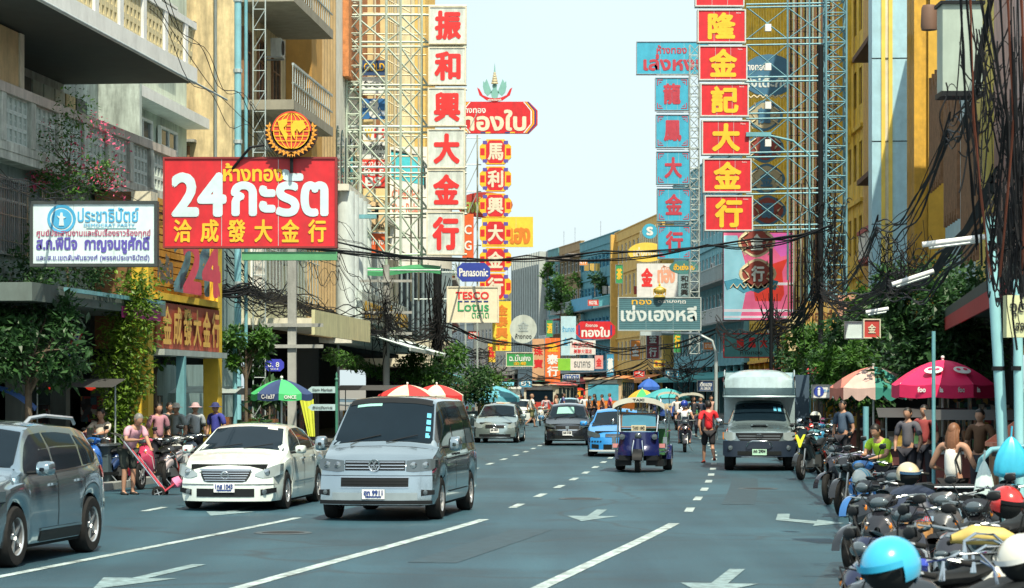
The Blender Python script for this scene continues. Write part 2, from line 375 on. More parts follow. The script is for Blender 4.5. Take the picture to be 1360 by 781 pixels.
    def front(s, name, ys, zb, zt, m, proud=.012, mirror=False, parent=None, rear=False, th=.02, wrap=0):
        """raised panel on the nose: ys breakpoints with bottom / top heights"""
        for sg in ((1, -1) if mirror else (1,)):
            b = MB(); tb = list(zip(ys, zb)); tt = list(zip(ys, zt)); n = max(2, int(abs(ys[-1] - ys[0]) / .06)); vs = []; e = -1 if rear else 1
            for k in range(n + 1):
                y = ys[0] + (ys[-1] - ys[0]) * k / n; a = interp(tb, y); c = interp(tt, y)
                back = th + wrap * k / n
                for z in (a, (a + c) / 2, c): vs.append(s.D(e * (s.L / 2 + proud), sg * y, z))
                for z in (a, (a + c) / 2, c): vs.append(s.D(e * (s.L / 2 - back), sg * y, z))
            fs = []
            for k in range(n):
                o = k * 6; q = o + 6
                fs += [(o, q, q + 1, o + 1), (o + 1, q + 1, q + 2, o + 2), (o + 2, q + 2, q + 5, o + 5), (o + 3, q + 3, q, o)]
            fs += [(0, 1, 4, 3), (1, 2, 5, 4)]; o = n * 6; fs += [(o, o + 3, o + 4, o + 1), (o + 1, o + 4, o + 5, o + 2)]
            b.add(vs, fs); r = b.build(name, m, parent or s.t, smooth=45)
        return r
    def mirror_(s, x, z, m, size=(.1, .24, .16), out=.10):
        for sg in (1, -1):
            y = s.yat(x, z) ; b = MB(); yc_ = sg * (y + out + size[1] * .40); blob(b, [(x - size[0] * .55, yc_, z + .04, size[1] * .44, size[2] * .44), (x - size[0] * .5, yc_, z + .04, size[1] * .5, size[2] * .5), (x + .02, yc_, z + .04, size[1] * .48, size[2] * .48), (x + size[0] * .55, yc_, z + .035, size[1] * .36, size[2] * .34), (x + size[0] * .7, yc_, z + .03, size[1] * .15, size[2] * .12)], 16, 3.5)
            o = b.build('wing_mirror', m, s.t, smooth=60); MB().tube([(x + .02, sg * (y - .03), z - .02), (x + .02, sg * (y + out + .05), z)], .025, 6).build('mirror_arm', 'black', o)
    def plate(s, txt, z, col='navy', y0=0, rear=False, w=.34):
        b = MB(); x = s.L / 2 - s.lean * max(0, z - .45) + .02
        b.bx(x, x + .014, y0 - w / 2, y0 + w / 2, z - .075, z + .075); o = b.build('number_plate', 'plate', s.t)
        T = Matrix.Translation((x + .016, y0, z)) @ Matrix.Rotation(R(90), 4, 'Z')
        for q, (zz, hh, ww) in zip(txt if isinstance(txt, (list, tuple)) else [txt], ((-.015, .075, w * .82), (-.058, .028, w * .7))):
            lettering(q, -ww / 2, zz, ww, hh, col, o, bold=.004, M4=T, relief=.003)
        return o
    def seam(s, x, z0, z1, dx=0): s.side('door_seam', [x, x + .016], [z0, z0], [z1, z1], 'black', .004, nz=6)
    def handle(s, x, z, m='black'):
        for sg in (1, -1): MB().box((x, sg * (s.yat(x, z) + .02), z), (.17, .03, .03)).build('door_handle', m, s.t, smooth=30)
    def wipers(s, x, dy=.5):
        for y0 in (-dy, .05):
            r = MB(); z = s.top(x); sl = (s.top(x - .3) - z)
            r.tube([s.D(x, y0, z + .015), s.D(x - .12, y0 + .5, z + sl * .40 + .03)], .008, 4).build('wiper', 'black', s.t)
def yaw_to_cam(Y, extra=0): return -pi / 2 - head(Y) + extra
GLASS = 'glass'
def headlamps(c, ys, zb, zt, wrap=.25):
    for sg in (1, -1):
        pass
    c.front('headlight', ys, zb, zt, 'lamp', .016, mirror=True, wrap=wrap)
# ---- silver van (the big one in the middle)
def van():
    Yc = 41.4; h = R(8.0)
    pos = (-1.83, Yc, 0)
    c = Car('minivan', 'large silver van leading the traffic in the centre left lane', 'van', pos, -pi / 2 - h, 4.9, 1.92, 1.97, paint((.40, .49, .53), .85, .17), 3.0, .335,
            [(-2.45, 1.75), (-2.40, 1.90), (-1.9, 1.955), (0, 1.97), (.62, 1.96), (.82, 1.93), (1.72, 1.20), (1.80, 1.17), (2.25, 1.04), (2.42, .93), (2.45, .88)],
            [(-2.45, 1.10), (0, 1.08), (1.6, 1.06), (2.1, .98), (2.45, .84)],
            [(-2.45, .93), (-2.2, .98), (-1, 1), (1.4, 1), (2.1, .98), (2.45, .93)], tumble=.17, zb=.26, nosebend=.24, lean=.20, crown=.03, fo=.91)
    c.topp('windscreen', 1.66, .86, -.965, .965, GLASS, .008); c.wheels(.23, 7, .015)
    c.topp('sun_visor_band', .92, .78, -.93, .93, 'black', .014)
    for q in range(4): c.topp('tax_sticker', 1.56 - q * .13, 1.47 - q * .13, .82, .91, mat('blue_sticker', (.10, .42, .60), .5), .014)
    c.topp('painted_reflection_strip', .98, .93, -.75, -.2, mat('pale_green_glass_light', (.25, .5, .45), .5), .014)  # reflection on the glass imitated by a pale coloured strip
    for x0, x1, xa, xb in ((1.15, .28, 1.42, .28), (.20, -1.05, .20, -1.05), (-1.13, -2.25, -1.13, -2.22)):
        c.side('side_window', [x1, x1 + .02, min(x0, 1.0), xa], [1.16] * 4, [1.78, 1.80, 1.78 if x0 < 1 else 1.70, 1.80 if x0 < 1 else 1.28], GLASS, .006)
    c.front('grille', [-.48, .48], [.80, .80], [.955, .955], 'black', .010)
    for z in (.825, .875, .925): c.front('grille_bar', [-.47, .47], [z, z], [z + .014, z + .014], 'chrome', .02)
    c.front('headlight', [.50, .60, .90, .93], [.79, .775, .80, .84], [.955, .965, .985, .96], 'lamp', .013, mirror=True, wrap=.34)
    for y in (.60, .78): 
        for sg in (1, -1): MB().lathe([(.001, .03), (.045, .028), (.06, 0)], 14, Matrix.Translation(c.D(2.452, sg * y, .88)) @ Matrix.Rotation(R(90), 4, 'Y')).build('headlight_reflector', 'chrome', c.t, smooth=50)
    c.front('bumper_line', [-.93, .93], [.715, .715], [.722, .722], 'black', .008)
    c.front('lower_grille', [-.54, .54], [.545, .545], [.685, .685], 'black', .009)
    for z in (.58, .625): c.front('grille_bar', [-.53, .53], [z, z], [z + .01, z + .01], 'dark', .016)
    c.front('chrome_strip', [-.55, .55], [.688, .688], [.70, .70], 'chrome', .018)
    c.front('chrome_strip', [-.55, .55], [.528, .528], [.538, .538], 'chrome', .018)
    c.front('air_intake', [-.68, .68], [.335, .335], [.45, .45], mat('grey_bumper', (.25, .31, .34), .4), .006)
    c.front('fog_light', [.74, .92], [.40, .42], [.50, .49], 'black', .012, mirror=True, wrap=.1)
    for sg in (1, -1): MB().lathe([(.001, .02), (.035, .016), (.04, 0)], 12, Matrix.Translation(c.D(2.465, sg * .80, .455)) @ Matrix.Rotation(R(90), 4, 'Y')).build('fog_lens', 'lamp', c.t, smooth=50)
    c.front('bumper_lip', [-.9, .9], [.27, .27], [.33, .33], 'black', .012)
    c.plate(['ฮภ 9911', 'กรุงเทพมหานคร'], .43, 'navy', w=.36)
    e = MB(); T = Matrix.Translation(c.D(2.49, 0, .878)) @ Matrix.Rotation(R(90), 4, 'Y')
    e.lathe([(.078, 0), (.092, .012), (.092, 0)], 24, T).lathe([(.072, .002), (.095, .012), (.098, 0)], 24, T); eo = e.build('emblem_ring', 'chrome', c.t, smooth=50)
    TT = Matrix.Translation(c.D(2.497, 0, .878)) @ Matrix.Rotation(R(90), 4, 'Z')
    lettering('V', -.035, .005, .07, .065, 'chrome', eo, bold=.004, M4=TT, relief=.004); lettering('W', -.052, -.07, .104, .07, 'chrome', eo, bold=.004, M4=TT, relief=.004)
    c.mirror_(1.28, 1.16, paint((.40, .49, .53), .85, .17), (.13, .21, .24), .12)
    for x in (.24, -1.09): c.seam(x, .45, 1.75)
    c.seam(1.30, .62, 1.12)
    c.handle(.38, 1.02); c.handle(.08, 1.02)
    c.side('side_rail', [-1.0, .0, 1.2], [.96, .96, .955], [.975, .975, .965], 'black', .005)
    c.side('rocker_line', [-.95, 1.0], [.42, .42], [.435, .435], 'black', .008); c.wipers(1.70, .55)
    c.topp('bonnet_seam', 1.80, 1.79, -.95, .95, 'black', .004)
    return c
van()
# ---- white sedan
def sedan():
    h = R(6.8); ya = -pi / 2 - h; c_ = Vector((-4.76, 43.2, 0)) + Vector((sin(h), cos(h), 0)) * 1.40
    c = Car('sedan', 'white sedan left of the silver van, front facing the camera', 'car', c_, ya, 4.85, 1.80, 1.48, paint((.66, .74, .70), .05), 2.775, .325,
            [(-2.42, .95), (-2.36, 1.02), (-1.75, 1.08), (-1.0, 1.37), (-.4, 1.47), (.15, 1.47), (.42, 1.42), (1.22, 1.02), (1.32, .99), (2.0, .86), (2.34, .72), (2.42, .64)],
            [(-2.42, .90), (-1, .96), (1.1, .92), (1.9, .80), (2.42, .60)],
            [(-2.42, .86), (-2.0, .96), (-1, 1), (1.4, 1), (2.0, .96), (2.42, .88)], tumble=.38, zb=.17, nosebend=.34, lean=.30, crown=.025, fo=1.0)
    c.topp('windscreen', 1.17, .43, -.96, .96, GLASS, .008); c.wheels(.21, 9, .01)
    c.topp('rear_screen', -1.62, -.95, -.9, .9, GLASS, .008)
    c.topp('inspection_sticker', .52, .40, .52, .80, mat('white_sticker', (.6, .62, .6), .5), .014)
    c.side('side_window', [.08, .3, .55, 1.02], [1.0, 1.0, 1.0, .99], [1.375, 1.345, 1.25, 1.02], GLASS, .006)
    c.side('side_window', [-.92, -.5, 0, .02], [1.02, 1.01, 1.0, 1.0], [1.33, 1.38, 1.375, 1.375], GLASS, .006)
    c.side('side_window', [-1.42, -1.0, -.97], [1.05, 1.03, 1.03], [1.10, 1.29, 1.3], GLASS, .006)
    c.front('grille', [-.43, -.36, .36, .43], [.62, .50, .50, .62], [.70, .71, .71, .70], 'black', .012)
    for i in range(5): z = .52 + i * .04; w = .35 + .018 * i; c.front('grille_bar', [-w, w], [z, z], [z + .014, z + .014], 'chrome', .024)
    c.front('grille_frame', [-.46, .46], [.70, .70], [.722, .722], 'chrome', .026)
    MB().lathe([(.05, 0), (.062, .01), (.074, 0)], 20, Matrix.Translation(c.D(2.45, 0, .61)) @ Matrix.Rotation(R(90), 4, 'Y')).box(c.D(2.456, 0, .61), (.012, .17, .028)).build('emblem_ring', 'chrome', c.t, smooth=50)
    c.front('headlight', [.50, .62, .80, .88], [.60, .56, .58, .62], [.64, .70, .78, .80], mat('clear_lamp', (.36, .43, .44), .1, .3, coat=1), .012, mirror=True, wrap=.5)
    for sg in (1, -1): MB().lathe([(.001, .03), (.05, .025), (.062, 0)], 14, Matrix.Translation(c.D(2.43, sg * .68, .66)) @ Matrix.Rotation(R(90), 4, 'Y')).build('headlight_reflector', 'chrome', c.t, smooth=50)
    c.front('lower_grille', [-.50, .50], [.245, .245], [.385, .385], 'black', .010)
    c.front('fog_recess', [.60, .84], [.27, .32], [.37, .40], 'black', .010, mirror=True)
    for sg in (1, -1): MB().lathe([(.001, .02), (.04, .016), (.048, 0)], 12, Matrix.Translation(c.D(2.45, sg * .66, .33)) @ Matrix.Rotation(R(90), 4, 'Y')).build('fog_lens', 'lamp', c.t, smooth=50)
    c.front('bumper_line', [-.88, .88], [.455, .455], [.461, .461], 'black', .006)
    c.plate(['1กส 1043', 'กรุงเทพมหานคร'], .40, 'navy', w=.36)
    c.mirror_(.98, .98, paint((.66, .74, .70), .05), (.14, .19, .15), .10)
    for x in (.05, -.88): c.seam(x, .35, 1.0)
    c.seam(1.06, .42, .92); c.handle(.18, .86, 'chrome'); c.handle(-.72, .88, 'chrome')
    c.side('door_trim', [-1.0, .95], [.44, .44], [.475, .475], 'chrome', .01)
    c.side('window_trim', [-1.4, 0, 1.0], [1.0, .985, .965], [1.015, .998, .975], 'chrome', .012); c.wipers(1.20, .5)
sedan()
# ---- silver SUV leaving the frame at the left
def suv():
    h = R(9.2); r = Vector((-5.62 - .62, 31.9, 0)); c_ = r - Vector((sin(h), cos(h), 0)) * 1.33
    c = Car('suv', 'silver blue sport utility car cut off by the left edge', 'car', c_, -pi / 2 - h, 4.64, 1.82, 1.71, paint((.32, .42, .48), .85, .17), 2.70, .36,
            [(-2.32, 1.0), (-2.27, 1.16), (-2.05, 1.34), (-1.7, 1.56), (-1.2, 1.655), (-.3, 1.70), (.3, 1.68), (.5, 1.62), (1.15, 1.16), (1.3, 1.12), (2.0, .98), (2.25, .85), (2.32, .74)],
            [(-2.32, 1.06), (-1.6, 1.10), (0, 1.03), (1.1, 1.0), (2.0, .9), (2.32, .7)],
            [(-2.32, .84), (-2.05, .93), (-1.3, 1.0), (1.2, 1), (2.0, .96), (2.32, .88)], tumble=.30, zb=.24, nosebend=.25, lean=.15, tailbend=.22, crown=.03, fo=.93)
    c.topp('windscreen', 1.10, .50, -.96, .96, GLASS, .008); c.wheels(.24, 5, .0)
    c.topp('rear_screen', -2.1, -1.75, -.85, .85, GLASS, .008)
    c.side('side_window', [.02, .4, .6, 1.0], [1.09, 1.09, 1.09, 1.08], [1.55, 1.53, 1.44, 1.14], GLASS, .006)
    c.side('side_window', [-1.0, -.5, -.08, -.06], [1.12, 1.10, 1.09, 1.09], [1.52, 1.55, 1.55, 1.55], GLASS, .006)
    c.side('side_window', [-1.72, -1.5, -1.12, -1.08], [1.24, 1.15, 1.13, 1.13], [1.32, 1.42, 1.50, 1.50], GLASS, .006)
    c.side('window_trim', [-1.75, -1.2, 0, 1.0], [1.17, 1.10, 1.065, 1.05], [1.19, 1.115, 1.08, 1.06], 'chrome', .012)
    for sg in (1, -1): MB().tube([(-1.45, sg * .60, 1.64), (-1.3, sg * .62, 1.71), (-.3, sg * .62, 1.755), (.2, sg * .61, 1.73), (.35, sg * .6, 1.66)], .024, 6).build('roof_rail', 'alloy', c.t, smooth=60)
    c.front('headlight', [.5, .88], [.72, .78], [.84, .90], 'lamp', .012, mirror=True, wrap=.45)
    c.front('grille', [-.45, .45], [.6, .6], [.84, .84], 'black', .012); c.front('lower_grille', [-.5, .5], [.32, .32], [.5, .5], 'black', .01)
    c.side('tail_light', [-2.22, -1.92, -1.85], [.92, .95, 1.0], [1.10, 1.10, 1.05], 'redlens', .012)
    for x0, x1 in ((-.86, .62),): c.side('sill_cladding', [x0, x1], [.25, .25], [.38, .38], 'black', .012); c.side('chrome_strip', [x0, x1], [.385, .385], [.41, .41], 'chrome', .014)
    c.side('arch_cladding', [-1.85, -1.33, -.85], [.72, .85, .72], [.78, .90, .78], mat('arch_grey', (.03, .035, .04), .6), .004) if False else None
    c.mirror_(.88, 1.10, paint((.32, .42, .48), .85, .17), (.14, .22, .18), .12)
    for x in (-.02, -1.0): c.seam(x, .42, 1.06)
    c.handle(-.78, .95, 'chrome'); c.handle(.18, .93, 'chrome')
suv()
# ---- smaller cars behind
def small_car(name, label, pos, yaw, L, W, H, col, kind, txt, wr=.30):
    k = L / 4.0
    tp = {'hatch': [(-2.0, .95), (-1.95, 1.15), (-1.7, H - .10), (-1.2, H - .02), (-.3, H), (.25, H - .03), (.4, H - .08), (1.12, .98), (1.25, .94), (1.75, .80), (1.95, .68), (2.0, .62)],
          'sedan': [(-2.0, .90), (-1.95, .98), (-1.45, 1.04), (-.95, H - .08), (-.3, H), (.15, H - .01), (.35, H - .06), (1.05, .96), (1.2, .93), (1.75, .78), (1.95, .66), (2.0, .6)]}[kind]
    c = Car(name, label, 'car', pos, yaw, L, W, H, col, L * .62, wr, [(x * k, z) for x, z in tp], [(-L / 2, .94), (0, .93), (L * .28, .90), (L * .44, .76), (L / 2, .58)],
            [(-L / 2, .88), (-L * .4, .97), (0, 1), (L * .35, 1), (L * .44, .96), (L / 2, .88)], tumble=.32, zb=.19, nosebend=.27, lean=.28, crown=.03)
    c.topp('windscreen', 1.07 * k, .42 * k, -.95, .95, GLASS, .008); c.wheels(.19, 6, .01)
    c.side('side_window', [-.02, .3 * k, .9 * k], [.99, .99, .98], [H - .13, H - .16, 1.02], GLASS, .006); c.side('side_window', [-1.0 * k, -.5, -.08], [1.02, 1.0, .99], [H - .17, H - .13, H - .13], GLASS, .006)
    for x in (-.05,): c.seam(x, .35, .95)
    c.handle(.1, .85); c.wipers(1.1 * k, .5)
    return c
def silver_hatch():
    c = small_car('hatchback', 'silver hatchback ahead of the black hatchback, right behind the van', G(660, 588.5) + Vector((.12, 1.9, 0)), yaw_to_cam(92, R(-3)), 3.8, 1.70, 1.52, paint((.34, .44, .44)), 'hatch', '')
    c.front('grille', [-.36, .36], [.56, .56], [.68, .68], 'black', .012); c.front('grille_frame', [-.38, .38], [.68, .68], [.70, .70], 'chrome', .02)
    MB().lathe([(.04, 0), (.055, .01), (.07, 0)], 16, Matrix.Translation(c.D(1.93, 0, .64)) @ Matrix.Rotation(R(90), 4, 'Y')).build('emblem_ring', 'chrome', c.t, smooth=50)
    c.front('headlight', [.48, .60, .82], [.58, .55, .62], [.66, .74, .82], mat('clear_lamp', (.36, .43, .44), .1, .3, coat=1), .012, mirror=True, wrap=.45)
    c.front('lower_grille', [-.6, .6], [.24, .24], [.34, .34], 'black', .01); c.front('bumper_lip', [-.8, .8], [.20, .20], [.24, .24], 'chrome', .02); c.plate('ฎย 4827', .47, 'ink'); c.mirror_(.88, .97, paint((.34, .44, .44)))
silver_hatch()
def black_hatch():
    c = small_car('hatchback', 'black hatchback with a chrome chevron grille, middle lane', G(753, 592) + Vector((.1, 2, 0)), yaw_to_cam(88, R(1)), 3.95, 1.70, 1.54, paint((.012, .016, .022), .1), 'hatch', '')
    c.front('grille', [-.42, 0, .42], [.60, .52, .60], [.72, .70, .72], 'black', .012)
    for sg in (1, -1): c.front('chrome_chevron', [sg * .02, sg * .40, sg * .62, sg * .8], [.55, .55, .66, .70], [.585, .585, .69, .725], 'chrome', .026)
    c.front('headlight', [.46, .60, .82], [.66, .66, .72], [.73, .77, .83], 'lamp', .014, mirror=True, wrap=.45)
    MB().box(c.D(2.0, 0, .66), (.02, .12, .10)).build('emblem_badge', 'chrome', c.t); c.front('bumper_lip', [-.62, .62], [.215, .215], [.24, .24], 'chrome', .02)
    c.front('lower_grille', [-.6, .6], [.26, .26], [.36, .36], 'dark', .01); c.plate('ฌส 3158', .45, 'ink'); c.mirror_(.90, .97, paint((.05, .16, .30), .1))
    c.topp('painted_interior_glow', .85, .5, -.6, .35, mat('pale_green_glass_light', (.25, .5, .45), .5), .013)  # glow inside the car imitated by pale colour on the windscreen
black_hatch()
def blue_car():
    c = small_car('sports_hatchback', 'bright blue car partly hidden behind the three wheeled taxi', G(817, 607) + Vector((.15, 2.2, 0)), yaw_to_cam(74, R(1)), 4.3, 1.74, 1.47, paint((.03, .26, .66), .1), 'sedan', '')
    c.front('grille', [-.3, .3], [.60, .60], [.70, .70], 'black', .012)
    for z in (.62, .66): c.front('grille_bar', [-.29, .29], [z, z], [z + .012, z + .012], 'chrome', .02)
    c.front('headlight', [.46, .60, .84], [.60, .58, .64], [.68, .74, .80], 'lamp', .012, mirror=True, wrap=.5)
    for i in range(5): c.front('bumper_slot', [.42 + i * .085, .47 + i * .085], [.455, .455], [.49, .49], 'dark', .012, mirror=True)
    c.front('lower_grille', [-.36, .36], [.22, .22], [.38, .38], 'dark', .01); c.front('air_intake', [.5, .72], [.24, .27], [.37, .39], 'dark', .01, mirror=True)
    c.front('bumper_lip', [-.8, .8], [.165, .165], [.215, .215], mat('white_lip', (.6, .65, .66), .4), .03); c.mirror_(.92, .96, paint((.03, .26, .66), .1))
blue_car()
small_car('small_car', 'small white car far back, left of the man in white crossing', G(692, 562) + Vector((0, 2, 0)), yaw_to_cam(147, R(-4)), 3.9, 1.66, 1.42, paint((.6, .66, .66), .05), 'sedan', '').front('headlight', [.4, .7], [.6, .62], [.70, .74], 'lamp', .014, mirror=True)
small_car('small_car', 'pale blue car just behind the black hatchback roof', G(757, 557) + Vector((0, 2, 0)), yaw_to_cam(165), 4.2, 1.7, 1.44, paint((.25, .5, .62), .1), 'sedan', '')
small_car('small_car', 'red far car near the left kerb in distant traffic', G(668, 556) + Vector((0, 2, 0)), yaw_to_cam(170), 4.2, 1.7, 1.44, paint((.4, .05, .04), .1), 'sedan', '')
# ---- pickup truck with a high canopy
def truck():
    pos = G(1003, 626) + Vector((.38, 2.75, 0)); W = 1.74; col = paint((.20, .27, .29), .5)
    c = Car('pickup_truck', 'dark blue and silver pickup truck with tall pale canopy, parked right', 'truck', pos, yaw_to_cam(63, R(-.5)), 5.2, W, 1.80, col, 3.08, .37,
            [(-2.6, 1.02), (-.6, 1.04), (-.5, 1.60), (-.3, 1.75), (.3, 1.78), (.55, 1.72), (1.22, 1.22), (1.35, 1.18), (2.2, 1.06), (2.5, .98), (2.6, .90)],
            [(-2.6, 1.0), (0, 1.05), (1.2, 1.06), (2.1, .98), (2.6, .86)], [(-2.6, .95), (0, 1), (1.4, 1), (2.2, .99), (2.6, .93)], tumble=.24, zb=.36, nosebend=.16, lean=.16, crown=.02, fo=.86)
    c.topp('windscreen', 1.17, .56, -.95, .95, GLASS, .008); c.wheels(.24, 6, -.02)
    for u in ((.55, .62), (.72, .80)): c.topp('tax_sticker', .84, .70, u[0], u[1] + .04, mat('blue_sticker', (.10, .42, .60), .5), .014)
    c.side('side_window', [.0, .4, .6, 1.05], [1.12] * 4, [1.62, 1.60, 1.52, 1.18], GLASS, .006); c.seam(-.05, .5, 1.1); c.handle(.1, .98)
    navy = mat('navy_bumper', (.012, .022, .04), .35)
    c.front('grille', [-.60, -.5, .5, .60], [.92, .76, .76, .92], [.96, .96, .96, .96], 'black', .012)
    for z in (.80, .87): c.front('grille_bar', [-.52, .52], [z, z], [z + .025, z + .025], mat('grille_grey', (.10, .12, .14), .4), .024)
    e = MB(); T = Matrix.Translation(c.D(2.63, 0, .87)) @ Matrix.Rotation(R(90), 4, 'Y')
    e.lathe([(.085, 0), (.092, .014), (.10, 0)], 20, T @ Matrix.Diagonal((.68, 1, 1, 1))).lathe([(.04, 0), (.046, .014), (.052, 0)], 16, T @ Matrix.Diagonal((1.3, .6, 1, 1))).build('emblem_ring', 'chrome', c.t, smooth=50)
    c.front('headlight', [.60, .70, .88, .90], [.80, .76, .78, .84], [.96, .975, .98, .96], mat('clear_lamp', (.36, .43, .44), .1, .3, coat=1), .014, mirror=True, wrap=.30)
    for sg in (1, -1): c.front('corner_lamp', [sg * .885, sg * .925], [.80, .80], [.97, .97], 'amber', .0, wrap=.32)
    c.front('bumper', [-.92, -.86, .86, .92], [.40, .36, .36, .40], [.76, .76, .76, .74], navy, .03, wrap=.3); c.side('bumper_side', [2.30, 2.55], [.40, .40], [.76, .76], navy, .012)
    c.front('lower_grille', [-.55, .55], [.40, .40], [.50, .50], 'dark', .04); c.front('chrome_strip', [-.45, .45], [.345, .345], [.365, .365], 'chrome', .03)
    for sg in (1, -1): MB().lathe([(.001, .03), (.055, .024), (.065, 0)], 12, Matrix.Translation(c.D(2.64, sg * .73, .58)) @ Matrix.Rotation(R(90), 4, 'Y')).build('fog_lens', 'lamp', c.t, smooth=50)
    x = 2.72; MB().tube([(x - .1, -.32, .62), (x, -.28, .72), (x + .02, -.18, .76), (x + .02, .18, .76), (x, .28, .72), (x - .1, .32, .62)], .018, 8).build('bull_bar', 'chrome', c.t, smooth=60)
    p = c.plate('ถถ 2904', .48, 'ink', w=.36); p.location = (.05, 0, 0); p.data.materials[0] = mat('green_plate', (.45, .72, .55), .4)
    MB().box((1.75, 0, 1.155), (.36, .42, .05)).build('bonnet_scoop', col, c.t, smooth=30); MB().box((1.935, 0, 1.15), (.012, .34, .03)).build('scoop_opening', 'black', c.t)
    c.mirror_(.98, 1.18, 'chrome', (.12, .22, .2), .14)
    can = mat('canopy_paint', (.42, .56, .60), .35, .2, var=.15, dirt=.3, coat=.5)
    b = MB()  # canopy: box behind the cab and a rounded pod over the cab
    b.bx(-2.6, -.55, -.93, .93, 1.0, 2.30)
    prof = [(-.55, 1.86), (.95, 1.86), (1.12, 2.10), (1.05, 2.38), (.80, 2.52), (.4, 2.57), (-.55, 2.55)]
    def pod(u, v):
        i = u * (len(prof) - 1); k = min(int(i), len(prof) - 2); f = i - k
        x = prof[k][0] + (prof[k + 1][0] - prof[k][0]) * f; z = prof[k][1] + (prof[k + 1][1] - prof[k][1]) * f
        y = 2 * v - 1; w = .93 - .03 * max(0, z - 2.2) * 3; top = max(0, z - 2.3) / .27
        return (x - .20 * y ** 4 * (1 if x > 0 else 0), w * y, z - .24 * top * abs(y) ** 3.5)
    b.grid(pod, 18, 14)
    for sg in (1, -1): b.prism([(px, pz) for px, pz in prof], .02, Matrix.Translation((0, sg * .90 - .01, 0)))
    b.bx(-2.6, -.5, -.90, .90, 2.30, 2.50)
    cp = b.build('canopy', can, c.t, smooth=40)
    MB().tube([(1.02, -.90, 1.87), (1.16, -.80, 1.87), (1.16, .80, 1.87), (1.02, .90, 1.87)], .03, 6).build('pod_rim', can, cp, smooth=50)
    for sg in (1, -1): MB().tube([(.7, sg * .93, 1.87), (1.12, sg * .9, 2.1), (1.05, sg * .9, 2.38), (.7, sg * .9, 2.52)], .02, 6).build('pod_trim', 'chrome', cp, smooth=50)
    MB().bx(-2.55, -2.5, .93, 1.35, 1.05, 2.45).build('open_side_shutter', mat('dark_blue_tarp', (.05, .09, .14), .7), c.t)
truck()
